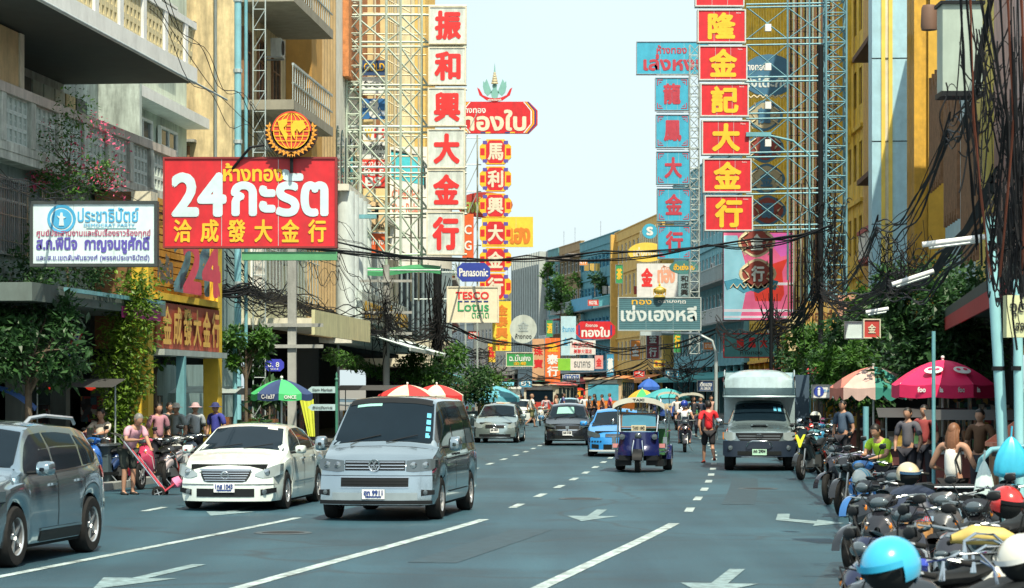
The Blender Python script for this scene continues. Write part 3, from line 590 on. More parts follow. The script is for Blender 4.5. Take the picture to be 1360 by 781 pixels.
# ---- three wheeled taxis
def tuktuk(label, pos, yaw, body=(.008, .014, .085), roofc=(.46, .36, .22), group=None, detail=True, name='three_wheeled_taxi'):
    t = thing(name, label, 'three wheeled taxi', pos, yaw, group)
    P1 = paint(body, .1); blue = paint((.05, .30, .55), .1)
    add_wheel(t, (1.15, 0, .25), .25, .13, 6); add_wheel(t, (-.95, .60, .29), .29, .22, 6); add_wheel(t, (-.95, -.60, .29), .29, .22, 6)
    for sg in (1, -1): MB().bx(.70, .98, sg * .19, sg * .47, .17, .44).build('lower_front', 'black', t); MB().bx(-1.3, .7, sg * .40, sg * .60, .14, .30).build('side_sill', 'black', t)
    b = MB()     # front cowl, narrow over the wheel
    def cowl(u, v):
        a = (v * 2 - 1); z = .42 + .58 * u; w = .52 - .04 * u; x = 1.08 - .16 * abs(a) ** 2.5 - .10 * u + (.10 if u < .3 else 0) * (1 - abs(a))
        return (x, w * a, z)
    b.grid(cowl, 8, 12); b.grid(lambda u, v: ((.98 - .16 * abs(2 * v - 1) ** 2.5) - .45 * u, (.48) * (2 * v - 1), 1.0 + .02 * sin(pi * u)), 3, 12)
    b.build('front_cowl', P1, t, smooth=40)
    MB().grid(lambda u, v: (1.035 - .16 * abs(2 * v - 1) ** 2.5 - .10 * (.76 + .3 * u) + .0, (.492 - .01 * u) * (2 * v - 1), .86 + .15 * u), 3, 12).build('cowl_band', blue, t, smooth=40)
    n = MB().grid(lambda u, v: (1.22 - .05 * u - .06 * abs(2 * v - 1) ** 2, .17 * (2 * v - 1) * (1 - .25 * u), .50 + .34 * u), 4, 6).build('nose_panel', P1, t, smooth=40)
    m = MB(); m.grid(lambda u, v: (1.15 + .34 * cos(pi * (.05 + .55 * u)), .12 * (2 * v - 1), .27 + .32 * sin(pi * (.05 + .55 * u))), 10, 2); m.build('mudguard', 'black', t, smooth=50)
    f = MB()
    for sg in (1, -1): f.tube([(1.15, sg * .12, .25), (1.22, sg * .13, .60), (1.12, sg * .10, .80)], .022, 6)
    f.build('fork', 'chrome', t, smooth=50)
    MB().lathe([(.001, .03), (.07, .02), (.085, 0), (.07, -.06)], 16, Matrix.Translation((1.06, 0, .90)) @ Matrix.Rotation(R(90), 4, 'Y')).build('centre_lamp', 'lamp', t, smooth=50)
    for sg in (1, -1): MB().lathe([(.001, .03), (.065, .02), (.075, 0), (.06, -.08)], 16, Matrix.Translation((1.0, sg * .40, .88)) @ Matrix.Rotation(R(90), 4, 'Y')).build('headlight', 'lamp', t, smooth=50)
    fr = MB()
    for sg in (1, -1):
        fr.tube([(.98, sg * .46, 1.0), (.80, sg * .48, 1.36), (.66, sg * .46, 1.58)], .025, 6); fr.tube([(-1.25, sg * .62, .6), (-1.2, sg * .62, 1.62)], .025, 6); fr.tube([(-.2, sg * .62, .5), (-.15, sg * .60, 1.62)], .02, 6)
        fr.tube([(.7, sg * .47, .5), (-.2, sg * .62, .5), (-1.25, sg * .64, .55)], .025, 6); fr.tube([(-.2, sg * .63, 1.0), (-1.2, sg * .65, 1.0)], .018, 6)
    fr.tube([(.83, -.47, 1.12), (.83, .47, 1.12)], .02, 6).build('frame', 'chrome', t, smooth=50)
    wf = MB(); wf.tube([(.88, -.44, 1.12), (.88, .44, 1.12), (.74, .42, 1.46), (.74, -.42, 1.46), (.88, -.44, 1.12)], .022, 6).build('windscreen_frame', mat('orange_frame', (.22, .10, .05), .4), t, smooth=50)
    MB().grid(lambda u, v: (.87 - .14 * u, .42 * (2 * v - 1), 1.13 + .32 * u), 2, 4).build('windscreen', mat('pale_windscreen', (.05, .20, .30), .1), t)
    MB().box((.90, 0, 1.10), (.02, .36, .14)).build('sign_card', mat('yellow_card', (.62, .56, .38), .5), t)
    if detail:
        lettering('TAXI 1042', -.15, -.04, .30, .08, 'ink', t, bold=.003, M4=Matrix.Translation((.914, 0, 1.10)) @ Matrix.Rotation(R(90), 4, 'Z'), relief=.003)
        b = MB()
        for i in range(7): b.sph((.72, -.30 + i * .10, 1.52 + .05 * cos((i - 3) * .5)), .035, 8, 6)
        b.build('festoon_lamps', mat('warm_bulbs', (.6, .5, .3), .3), t, smooth=60)
        for sg in (1, -1):
            q = MB().box((.55, sg * .64, .72), (.10, .10, .30)); q.tube([(.75, sg * .50, .60), (.55, sg * .66, .60), (-.2, sg * .68, .58)], .025, 6).build('side_guard', 'chrome', t, smooth=40)
            MB().box((.82, sg * .58, .66), (.03, .14, .10)).build('striped_reflector', mat('red_white', (.6, .25, .25), .4), t)
            MB().tube([(.80, sg * .46, 1.20), (.85, sg * .62, 1.24)], .01, 5).sph((.85, sg * .64, 1.26), .05, 8, 6, (.5, 1, 1.4)).build('wing_mirror', 'chrome', t, smooth=50)
        for sg in (1, -1): MB().bx(.95, 1.05, sg * .48, sg * .20, .30, .42).build('front_step', 'black', t)
    roof = MB(); roof.grid(lambda u, v: (.92 - 2.35 * u, .66 * sin((v - .5) * pi * .98) if abs(v - .5) > 0 else 0, 1.56 + .27 * cos((v - .5) * pi * .98) * (1 - .35 * (1 - u) * 0) - .05 * (1 - sin(pi * min(1, u * 1.2 + .2)))), 8, 14)
    ro = roof.build('canvas_roof', mat('canvas_roof', roofc, .7, dirt=.3), t, smooth=50)
    MB().grid(lambda u, v: (.935, .645 * sin((v - .5) * pi * .98), 1.52 + .13 * u + .22 * cos((v - .5) * pi * .98)), 2, 14).build('roof_band', mat('roof_band', (.58, .58, .50), .5), ro, smooth=60)
    if detail: lettering('TAXI', -.14, -.03, .28, .055, 'ink', ro, bold=.003, M4=Matrix.Translation((.937, 0, 1.80)) @ Matrix.Rotation(R(90), 4, 'Z'), relief=.003)
    b = MB().bx(-1.35, -.25, -.58, .58, .40, .62); b.bx(-1.35, -1.2, -.60, .60, .62, 1.05); b.build('passenger_bench', mat('green_bench', (.04, .16, .06), .6), t)
    MB().bx(-1.3, .7, -.50, .50, .28, .42).build('floor_pan', 'dark', t); MB().bx(-.15, .25, -.28, .28, .42, .75).build('driver_seat', 'black', t)
    MB().tube([(.65, -.3, 1.02), (.72, 0, 1.0), (.65, .3, 1.02)], .018, 6).build('handlebar', 'steel', t)
    for sg in (1, -1): MB().grid(lambda u, v, sg=sg: (-.95 + .37 * cos(pi * u), sg * (.48 + .24 * v), .29 + .37 * sin(pi * u)), 10, 2).build('mudguard', P1, t, smooth=50)
    return t
tuktuk('blue and purple three wheeled taxi driving in the right lane', G(850, 628) + Vector((.1, 1.3, 0)), yaw_to_cam(61, R(-2)))
tuktuk('three wheeled taxi with pale roof behind the scooter rider', G(889, 562) + Vector((0, 1.3, 0)), yaw_to_cam(150), (.03, .08, .30), (.10, .35, .42), detail=False)
tuktuk('three wheeled taxi with white roof beside the walking crowd', G(919, 572) + Vector((0, 1.3, 0)), yaw_to_cam(125), (.06, .25, .10), (.62, .66, .64), detail=False)
# ---- far buses
def bus(label, pos, yaw, L, W, H, lower, upper, glassc, name='bus', flat=True):
    t = thing(name, label, 'bus', pos, yaw)
    z1 = H * .42
    MB().bx(-L / 2, L / 2, -W / 2, W / 2, .45, z1).build('lower_body', lower, t); MB().bx(-L / 2, L / 2 - .12, -W / 2 + .04, W / 2 - .04, z1, H - .25).build('upper_body', upper, t)
    MB().grid(lambda u, v: (L / 2 + .12 - (L + .12) * u, (W / 2 + .06) * (2 * v - 1), H - .27 + .24 * (1 - (2 * v - 1) ** 4)), 2, 10).build('roof', lower, t, smooth=50)
    MB().box((L / 2 + .05, 0, H - .26), (.14, W + .1, .12)).build('roof_edge', upper, t)
    MB().bx(L / 2 - .11, L / 2 - .09, -W / 2 + .22, W / 2 - .22, z1 + .05, H - .62 if flat else H - .5).build('windscreen', glassc, t)
    MB().bx(L / 2 - .10, L / 2 - .07, -W / 2 + .3, W / 2 - .3, H - .58, H - .34).build('destination_board', 'white' if flat else 'dark', t)
    for i in range(int(L / 1.2)): 
        for sg in (1, -1): MB().box((-L / 2 + .7 + i * 1.2, sg * (W / 2 - .03), (z1 + H - .35) / 2), (.9, .03, H * .36)).build('side_window', 'pane', t)
    for sg in (1, -1):
        MB().lathe([(.001, .03), (.10, .02), (.12, 0)], 12, Matrix.Translation((L / 2, sg * W * .36, .85)) @ Matrix.Rotation(R(90), 4, 'Y')).build('headlight', 'lamp', t, smooth=50)
        add_wheel(t, (L * .28, sg * (W / 2 - .14), .45), .45, .24, 8); add_wheel(t, (-L * .28, sg * (W / 2 - .14), .45), .45, .24, 8)
        MB().box((L / 2 + .12, sg * (W / 2 + .14), H * .6), (.08, .18, .34)).build('wing_mirror', 'black', t)
    MB().bx(L / 2, L / 2 + .12, -W / 2, W / 2, .42, .62).build('bumper', 'steel', t)
    return t
bus('red and cream bus far back behind the crossing people', P(733, 0, 172) * 1 - Vector((0, -4, P(733, 0, 172).z)), yaw_to_cam(170, R(-14)), 7, 2.35, 2.55, mat('bus_red', (.55, .06, .05), .4), 'cream', 'glass')
bus('orange bus with big pale blue windscreen, far back centre', P(814, 0, 158) - Vector((0, -4.5, P(814, 0, 158).z)), yaw_to_cam(160, R(-8)), 8, 2.4, 2.95, mat('bus_orange', (.75, .22, .03), .4), mat('bus_cream', (.6, .45, .3), .5), mat('blue_windscreen', (.10, .42, .58), .15, coat=1))
b_ = bus('white delivery van far back by the left kerb', P(672, 0, 150) - Vector((0, -2.5, P(672, 0, 150).z)), yaw_to_cam(150), 4.5, 1.8, 2.35, 'white', 'white', 'white', name='delivery_van')
b_['category'] = 'van'
# ================================================================ motorcycles
def motorbike(name, label, pos, yaw, col=(.3, .02, .02), kind='scooter', accent=(.5, .5, .5), group=None, steer=.25, mirrors=True, lean=.06, box=None, seatc='black', screen=False, detail=True):
    t = thing(name, label, 'motorcycle', pos, yaw, group); t.rotation_euler = (lean, 0, yaw)
    C1 = paint(col, .1); C2 = paint(accent, .1)
    wr = .28 if kind == 'scooter' else .30; fx, rx = .64, -.60
    add_wheel(t, (fx, 0, wr), wr, .085 if kind == 'scooter' else .11, 6 if kind != 'scooter' else 5, rz=steer); add_wheel(t, (rx, 0, wr), wr, .095 if kind == 'scooter' else .14, 6 if kind != 'scooter' else 5)
    fk = MB()
    for sg in (1, -1): fk.tube([(fx, sg * .075, wr), (fx - .17, sg * .07, .72), (fx - .24, sg * .06, .92)], [.022, .026, .02], 7)
    fk.build('fork', 'steel', t, smooth=50)
    fe = MB(); fe.grid(lambda u, v: (fx + (wr + .035) * cos(pi * (.02 + .62 * u)), .055 * (2 * v - 1) * 1.1, wr + (wr + .035 - .012 * abs(2 * v - 1) ** 2) * sin(pi * (.02 + .62 * u))), 10, 4); fe.build('front_mudguard', C1, t, smooth=60)
    MB().tube([(fx - .30, 0, .98), (fx - .24, 0, .80)], .02, 6).build('steering_stem', 'black', t)
    hb = MB(); hx = fx - .28
    hb.tube([(hx - .16, -.34, 1.0), (hx - .04, -.22, 1.04), (hx + .02, 0, 1.0), (hx - .04, .22, 1.04), (hx - .16, .34, 1.0)], .014, 6)
    for sg in (1, -1): hb.tube([(hx - .02, sg * .20, 1.03), (hx - .05, sg * .33, 1.05)], .008, 4)
    hbo = hb.build('handlebar', 'steel', t, smooth=50)
    for sg in (1, -1): MB().tube([(hx - .10, sg * .26, 1.02), (hx - .17, sg * .36, .995)], .02, 7).build('grip', 'rubber', hbo, smooth=60)
    if mirrors:
        for sg in (1, -1):
            m = MB().tube([(hx - .05, sg * .20, 1.04), (hx - .02, sg * .25, 1.17), (hx - .03, sg * .29, 1.24)], .007, 5)
            m.sph((hx - .03, sg * .30, 1.25), .052, 12, 8, (.28, 1.15, .72)).build('rear_mirror', 'black', t, smooth=50)
            MB().grid(lambda u, v, sg=sg: (hx - .052, sg * .30 + .05 * (u * 2 - 1), 1.26 + .034 * (2 * v - 1)), 1, 1).build('mirror_glass', 'chrome', t)
    cb = MB()
    for sg in (1, -1): cb.tube([(hx - .05, sg * .22, 1.03), (hx + .14, sg * .16, 1.06), (hx + .16, sg * .06, .90), (fx - .2, sg * .05, .66)], .006, 4, caps=False)
    cb.build('brake_cable', 'black', t)
    MB().tube([(-.05, .13, .62), (-.3, .16, .66), (-.55, .15, .74), (-.88, .12, .83)], .011, 5).tube([(-.05, -.13, .62), (-.3, -.16, .66), (-.55, -.15, .74), (-.88, -.12, .83), (-.92, 0, .84), (-.88, .12, .83)], .011, 5).build('grab_rail', 'chrome', t, smooth=60)
    MB().tube([(rx, .13, wr), (rx + .22, .15, .62)], .028, 7).tube([(rx, -.13, wr), (rx + .22, -.15, .62)], .028, 7).build('shock_absorber', mat('spring_red', (.35, .03, .02), .4), t, smooth=60)
    if kind == 'scooter':
        MB().lathe([(.001, .012), (.06, .012), (.07, 0)], 16, Matrix.Translation((hx - .03, 0, 1.075)) @ Matrix.Rotation(R(-30), 4, 'Y')).build('speedometer', 'glass', t, smooth=50)
        for sg in (1, -1): MB().tube([(fx - .05, sg * .10, .80), (fx - .17, sg * .20, .66), (fx - .24, sg * .19, .42)], .014, 5).build('shield_stripe', C2, t, smooth=60)
        MB().tube([(fx - .03, -.10, .60), (fx - .03, 0, .56), (fx - .03, .10, .60)], .012, 5).build('shield_trim', 'chrome', t, smooth=60)
        b = MB(); blob(b, [(fx - .02, 0, .66, .04, .10), (fx - .08, 0, .70, .15, .16), (fx - .18, 0, .66, .21, .26), (fx - .27, 0, .58, .19, .30), (fx - .32, 0, .52, .15, .26)], 14); b.build('front_shield', C1, t, smooth=50)
        b = MB(); blob(b, [(hx + .14, 0, .98, .05, .05), (hx + .10, 0, 1.0, .14, .075), (hx, 0, 1.0, .16, .07), (hx - .08, 0, .98, .08, .04)], 12); b.build('handlebar_cowl', C1, t, smooth=50)
        MB().sph((hx + .135, 0, .99), .075, 12, 8, (.5, 1.25, .7)).build('headlight', 'lamp', t, smooth=60)
        for sg in (1, -1): MB().sph((fx - .075, sg * .115, .76), .028, 8, 6, (.6, .8, 1.3)).build('indicator', 'amber', t, smooth=60)
        MB().bx(-.22, .34, -.15, .15, .27, .33).build('footboard', 'black', t)
        b = MB(); blob(b, [(-.12, 0, .42, .09, .10), (-.22, 0, .55, .14, .18), (-.45, 0, .62, .16, .15), (-.70, 0, .70, .12, .10), (-.88, 0, .76, .05, .04)], 12); b.build('side_panel', C1 if accent is None else C2, t, smooth=50)
        b = MB(); blob(b, [(-.02, 0, .74, .09, .03), (-.10, 0, .76, .13, .05), (-.36, 0, .77, .15, .055), (-.60, 0, .83, .13, .05), (-.76, 0, .85, .08, .03)], 12); b.build('seat', seatc, t, smooth=50)
        MB().sph((-.88, 0, .77), .06, 10, 6, (.5, 1.6, .6)).build('tail_light', 'redlens', t, smooth=60)
        b = MB(); blob(b, [(-.30, -.12, .30, .03, .03), (-.5, -.14, .32, .05, .05), (-.85, -.15, .38, .055, .055), (-.90, -.15, .39, .03, .03)], 10); b.build('exhaust', 'steel', t, smooth=50)
        MB().bx(-.62, -.25, -.09, .11, .24, .42).build('engine', 'steel', t, smooth=30)
    else:
        b = MB(); blob(b, [(hx - .02, 0, .92, .05, .05), (hx - .12, 0, .92, .14, .09), (hx - .32, 0, .88, .15, .11), (hx - .50, 0, .80, .10, .06)], 12); b.build('fuel_tank', C1, t, smooth=50)
        b = MB(); blob(b, [(fx - .06, 0, .80, .03, .04), (fx - .12, 0, .84, .13, .12), (fx - .24, 0, .82, .17, .18), (fx - .38, 0, .70, .17, .24), (fx - .55, 0, .56, .14, .22)], 14); b.build('front_fairing', C1, t, smooth=50)
        for sg in (1, -1): MB().sph((fx - .07, sg * .06, .83), .055, 10, 6, (.6, 1.1, .5)).build('headlight', 'lamp', t, smooth=60)
        b = MB(); blob(b, [(-.02, 0, .78, .10, .04), (-.30, 0, .78, .13, .05), (-.48, 0, .86, .11, .05), (-.72, 0, .92, .06, .03)], 12); b.build('seat', seatc, t, smooth=50)
        b = MB(); blob(b, [(-.10, 0, .68, .10, .08), (-.40, 0, .74, .12, .08), (-.70, 0, .86, .08, .05), (-.85, 0, .92, .03, .02)], 12); b.build('tail_cowl', C1, t, smooth=50)
        MB().bx(-.25, .22, -.12, .12, .28, .56).bx(-.08, .16, -.15, .15, .34, .46).build('engine', 'steel', t, smooth=30)
        b = MB(); blob(b, [(.10, -.14, .28, .025, .025), (-.3, -.15, .26, .03, .03), (-.45, -.16, .34, .055, .055), (-.85, -.17, .46, .055, .06), (-.88, -.17, .46, .03, .03)], 10); b.build('exhaust', 'chrome', t, smooth=50)
        MB().tube([(fx - .2, .07, .78), (.1, .05, .75), (-.3, .05, .66), (rx, .08, .34)], .02, 6).build('frame', 'black', t)
        MB().sph((-.84, 0, .88), .05, 8, 6, (.5, 1.5, .6)).build('tail_light', 'redlens', t, smooth=60)
    MB().tube([(0, .10, .28), (-.12, .26, .02)], .012, 5).build('side_stand', 'steel', t)
    MB().bx(-.92, -.905, -.09, .09, .52, .66).build('number_plate', 'plate', t)
    if screen: MB().grid(lambda u, v: (fx - .10 - .16 * u, .13 * (2 * v - 1) * (1 - .3 * u), .94 + .22 * u), 3, 4).build('wind_screen', 'glass', t, smooth=60)
    if box:
        MB().bx(-1.05, -.62, -.24, .24, .90, 1.30).build('tail_box', box, t)
    return t
def helmet(label, loc, rz, col, r=.135, visor='black', stripe=None, tilt=(0, 0), name='helmet'):
    t = thing(name, label, 'helmet', loc, rz); t.rotation_euler = (tilt[0], tilt[1], rz)
    b = MB(); n, m = 28, 18; vs = {}
    def p(i, j):
        a = 2 * pi * i / n; e = pi * (.5 - j / m * .78); x = r * 1.13 * cos(e) * cos(a); y = r * .97 * cos(e) * sin(a); z = r * 1.02 * sin(e)
        return (x, y, z)
    vv = [p(i, j) for i in range(n) for j in range(m + 1)]; fs = []
    for i in range(n):
        a = 2 * pi * (i + .5) / n; ang = min(a, 2 * pi - a)
        for j in range(m):
            e = .5 - (j + .5) / m * .78
            if ang < 1.15 and e < .07 - .0 * ang: continue      # face opening
            if ang < 1.75 and e < -.13: continue
            i2 = (i + 1) % n; fs.append((i * (m + 1) + j, i2 * (m + 1) + j, i2 * (m + 1) + j + 1, i * (m + 1) + j + 1))
    b.add(vv, fs); b.build('shell', paint(col, 0), t, smooth=60)
    MB().sph((0, 0, -.004), r * .93, 18, 12, (1.1, .95, 1)).build('lining', 'dark', t, smooth=60)
    MB().grid(lambda u, v: (r * 1.19 * cos((v - .5) * 2.3) + .01, r * 1.03 * sin((v - .5) * 2.3), r * (.12 + .22 * u)), 2, 12).build('peak', paint(col, 0) if visor is None else visor, t, smooth=60)
    if stripe:
        for dy in (-.018, .018): MB().grid(lambda u, v, dy=dy: (r * 1.145 * cos(pi * (.12 + .72 * u)), dy + .008 * (2 * v - 1), r * 1.035 * sin(pi * (.12 + .72 * u))), 14, 1).build('stripe', stripe, t)
    return t
# ================================================================ people
SK = (.42, .23, .15)
def skinmesh(nodes, edges, sub=1):
    """nodes: list of (co, radius) ; one smooth continuous surface grown round the edges"""
    me = bpy.data.meshes.new('s'); me.from_pydata([n[0] for n in nodes], edges, []); o = bpy.data.objects.new('s', me); COL.objects.link(o)
    md = o.modifiers.new('s', 'SKIN'); md.use_smooth_shade = True; md.branch_smoothing = .6
    for k, l in enumerate(me.skin_vertices[0].data): 
        r = nodes[k][1]; l.radius = r if isinstance(r, tuple) else (r, r); l.use_root = (k == 0)
    s = o.modifiers.new('u', 'SUBSURF'); s.levels = sub; s.render_levels = sub
    out = bpy.data.meshes.new_from_object(o.evaluated_get(bpy.context.evaluated_depsgraph_get()))
    bpy.data.objects.remove(o); bpy.data.meshes.remove(me); return out
def skinpart(name, nodes, edges, m, parent, sub=1):
    me = skinmesh(nodes, edges, sub); me.name = name; me.materials.clear(); me.materials.append(M(m) if isinstance(m, str) else m)
    o = bpy.data.objects.new(name, me); COL.objects.link(o); o.parent = parent; return o
def V(*a): return Vector(a)
def person(label, pos, yaw, h=1.68, pose='stand', shirt=(.5, .5, .5), pants=(.03, .03, .05), skin=SK, hair=(.015, .012, .01), hat=None, long_hair=False, sleeve=.5, legs='long', arms=None, bend=0, shoes=(.03, .03, .03), detail=True, group=None, dress=False, slim=1.0, z=0, stride=.25):
    """faces +x. arms = two (hand target) points in body space, metres at height 1.68, left (+y) first"""
    k = h / 1.68; t = thing('person', label, 'person', (pos[0], pos[1], z), yaw, group); t.scale = (k, k, k)
    sit = pose == 'sit'
    hip = V(0, 0, .90) if not sit else V(-.05, 0, .84)
    if pose == 'walk': hip.z = .88
    lean = bend; ux = V(sin(lean), 0, cos(lean)); sp1 = hip + ux * .17; sp2 = hip + ux * .36; nk = hip + ux * .56; 
    hd = nk + V(sin(lean * .9 + .12), 0, cos(lean * .9 + .12)) * .06
    sy = .182 * slim + .008
    nodes = [(hip, (.150 * slim, .115)), (sp1, (.130 * slim, .105)), (sp2, (.160 * slim, .118)), (nk - ux * .05, (.105, .08)), (nk + ux * .02, .054), (hd, .056)]
    edges = [(0, 1), (1, 2), (2, 3), (3, 4), (4, 5)]
    def add(p, r, frm): nodes.append((p, r)); edges.append((frm, len(nodes) - 1)); return len(nodes) - 1
    joints = {}
    for sg in (1, -1):
        hp = hip + V(0, sg * .095, -.04)
        if sit: kn = hip + V(.42, sg * .17, -.06); an = kn + V(-.02, 0, -.44); 
        elif pose == 'walk':
            f = sg * stride; kn = hp + V(sin(f) * .42 + (.05), 0, -cos(f) * .42); g = f - .15 if f > 0 else f - .55; an = kn + V(sin(g) * .42, 0, -cos(g) * .40)
            an.z = max(.08, an.z)
        else: kn = hp + V(.03, sg * .01, -.42); an = hp + V(0, sg * .015, -.78)
        a = add(hp, .088, 0); b = add(hp.lerp(kn, .5), .078, a); c = add(kn, .055, b); d = add(kn.lerp(an, .4), .055, c); e = add(an, .036, d); f_ = add(an + V(.02, 0, -.05), .04, e); g_ = add(an + V(.15, sg * .02, -.062), .03, f_)
        joints['leg%d' % sg] = (hp, kn, an)
        sh = nk - ux * .075 + V(0, sg * sy, 0); tgt = None
        if arms: tgt = V(*arms[0 if sg > 0 else 1])
        else:
            sw = -sg * .35 if pose == 'walk' else 0.05; tgt = sh + V(sin(sw) * .5 + .04, sg * .06, -cos(sw) * .5)
        dv = tgt - sh; dl = min(dv.length, .53); dv = dv.normalized() * dl; tgt = sh + dv; mid = sh + dv * .52
        off = sqrt(max(0, .275 ** 2 - (dl / 2) ** 2)); el = mid + V(-.5, sg * .55, -.6).normalized() * off
        a = add(sh, .062, 3); b = add(sh.lerp(el, .5), .052, a); c = add(el, .043, b); d = add(el.lerp(tgt, .45), .042, c); e = add(tgt, .024, d)
        hdv = (tgt - el).normalized(); palm = tgt + hdv * .06; f_ = add(palm, (.036, .018), e)
        joints['arm%d' % sg] = (sh, el, tgt)
        if detail:
            side = hdv.cross(V(1, 0, 0) if abs(hdv.x) < .7 else V(0, 0, 1)).normalized(); nrm = side.cross(hdv)
            for q, ln in zip((-1.5, -.5, .5, 1.5), (.055, .07, .066, .05)):
                p0 = palm + hdv * .028 + side * q * .017; x = add(p0, .0085, f_); y = add(p0 + hdv * ln * .55 + nrm * .008, .008, x); add(p0 + hdv * ln * .85 + nrm * .028, .007, y)
            p0 = tgt + hdv * .035 + side * -.03; x = add(p0, .010, e); add(p0 + hdv * .035 + side * -.015 + nrm * .01, .008, x)
    sm_ = mat('skin', skin, .55, var=.06)
    skinpart('body', nodes, edges, sm_, t, 1)
    # head
    H = MB(); hc = hd + V(sin(lean * .8) * .06 + .018, 0, cos(lean * .8) * .078); hq = Matrix.Translation(hc) @ Matrix.Rotation(min(lean * .7, .9), 4, 'Y')
    H.sph((0, 0, 0), .1, 16, 12, (.98, .80, 1.18), hq) if False else H.add(*_headmesh(), hq @ Matrix.Scale(1.06, 4))
    ho = H.build('head', sm_, t, smooth=70)
    hm = mat('hair', hair, .5, var=.25, scale=40)
    hr = MB(); n, m = 18, 10
    vs = []; fs = []
    for i in range(n):
        a = 2 * pi * i / n; ang = min(a, 2 * pi - a); lim = (.36 if ang < .9 else .50 if ang < 1.5 else .72)
        for j in range(m + 1):
            e = pi * lim * j / m; vs.append((.108 * sin(e) * cos(a) - .008, .090 * sin(e) * sin(a), .012 + .118 * cos(e)))
    for i in range(n):
        for j in range(m): fs.append((i * (m + 1) + j, ((i + 1) % n) * (m + 1) + j, ((i + 1) % n) * (m + 1) + j + 1, i * (m + 1) + j + 1))
    hr.add(vs, fs, hq)
    if not hat: hr.build('hair', hm, ho, smooth=70)
    if long_hair:
        L = MB(); q = hc
        L.grid(lambda u, v: (q.x - .025 - .070 * cos((v - .5) * pi * .95) * (1 - .12 * u) - .05 * sin(u * 2.2) , q.y + (.080 + .022 * u) * sin((v - .5) * pi * 1.0) + .012 * sin(v * 23) * u, q.z + .06 - .35 * u - .02 * sin(v * 17) * u), 12, 22)
        L.grid(lambda u, v: (q.x - .02 - .055 * cos((v - .5) * pi * .95) - .04 * sin(u * 2.2), q.y + (.085 + .03 * sin(u * 2.6)) * sin((v - .5) * pi), q.z + .06 - .32 * u), 8, 14)
        L.build('long_hair', hm, ho, smooth=70)
    if hat == 'helmet':
        MB().sph((0, 0, .03), .14, 16, 10, (1.05, .92, .92), hq).build('riding_helmet', paint(hair, 0), t, smooth=60)
    elif hat:
        MB().lathe([(.001, .125), (.06, .12), (.095, .07), (.102, .03), (.17, .012), (.172, .006), (.10, .02)], 20, hq).build('hat', mat('hat', hat, .8), t, smooth=50)
    # clothes grown from the same skeleton, a little fuller
    cm = mat('shirt_cloth', shirt, .8, var=.12, scale=9, bump=.3); f = 1.16
    nn = [(hip + ux * (.0 if not dress else -.0), (.168 * slim, .134)), (sp1, (.150 * slim, .124)), (sp2, (.176 * slim, .134)), (nk - ux * .055, (.112, .09))]; ee = [(0, 1), (1, 2), (2, 3)]
    if sleeve >= 0:
        for sg in (1, -1):
            sh, el, wr_ = joints['arm%d' % sg]; nn.append((sh, .078)); a = len(nn) - 1; ee.append((3, a))
            if sleeve > 0:
                e1 = sh.lerp(el, min(1, sleeve * 1.5)); nn.append((e1, .070)); ee.append((a, a + 1))
                if sleeve > .8: nn.append((wr_, .036)); ee.append((a + 1, a + 2))
    skinpart('shirt', nn, ee, cm, t, 1)
    pm = mat('trouser_cloth', pants, .85, var=.12, scale=9)
    nn = [(hip + V(0, 0, .03), (.158 * slim, .126))]; ee = []
    for sg in (1, -1):
        hp, kn, an = joints['leg%d' % sg]; nn.append((hp - V(0, 0, .02), .114)); a = len(nn) - 1; ee.append((0, a))
        if legs == 'skirt': nn.append((hp.lerp(kn, .7), .10)); ee.append((a, a + 1))
        elif legs == 'short': nn.append((hp.lerp(kn, .92), .090)); ee.append((a, a + 1))
        else: nn.append((kn, .072)); nn.append((an + V(0, 0, .03), .055)); ee += [(a, a + 1), (a + 1, a + 2)]
    skinpart('trousers' if legs == 'long' else ('skirt' if legs == 'skirt' else 'shorts'), nn, ee, pm, t, 1)
    for sg in (1, -1):
        an = joints['leg%d' % sg][2]; s = MB(); blob(s, [(an.x - .06, an.y, an.z - .05, .03, .03), (an.x - .02, an.y, an.z - .045, .045, .04), (an.x + .10, an.y + sg * .012, an.z - .06, .045, .028), (an.x + .18, an.y + sg * .015, an.z - .065, .02, .015)], 10)
        s.build('shoe', mat('shoe', shoes, .6), t, smooth=60)
    return t, joints
HM = {}
def _headmesh():
    if 'h' in HM: return HM['h']
    n, m = 20, 16; vs = []; fs = []
    for i in range(n):
        a = 2 * pi * i / n
        for j in range(m + 1):
            e = pi * j / m; z = .118 * cos(e); r = sin(e); x = .097 * r * cos(a); y = .076 * r * sin(a)
            if z < 0: k = 1 + z * 2.6; y *= max(.5, k * .9 + .1); x = x * (1 + z * 1.2) if x < 0 else x * (1 + z * .5)
            da = min(a, 2 * pi - a)
            if da < .2 and -.045 < z < .02: x += .020 * (1 - abs(z + .015) / .04) * (1 if da < .05 else .35)   # nose
            if .2 < da < .55 and .0 < z < .035: x -= .009                                                         # eye sockets
            if da < .35 and -.075 < z < -.05: x += .005                                                           # lips
            vs.append((x, y, z))
    for i in range(n):
        for j in range(m): fs.append((i * (m + 1) + j, ((i + 1) % n) * (m + 1) + j, ((i + 1) % n) * (m + 1) + j + 1, i * (m + 1) + j + 1))
    for sg in (1, -1):       # ears and eyes
        b = MB(); b.sph((-.005, sg * .078, .0), .03, 8, 6, (.6, .3, 1)); o = len(vs); vs += b.v; fs += [tuple(q + o for q in f) for f in b.f]
    HM['h'] = (vs, fs); return HM['h']
def face(t):
    ho = [c for c in t.children if c.name.startswith('head')][0]
    return ho
# ================================================================ people and bikes placed
def onroad(u, v, z=0): g = G(u, v); return (g.x, g.y, z)
TOCAM = -pi / 2
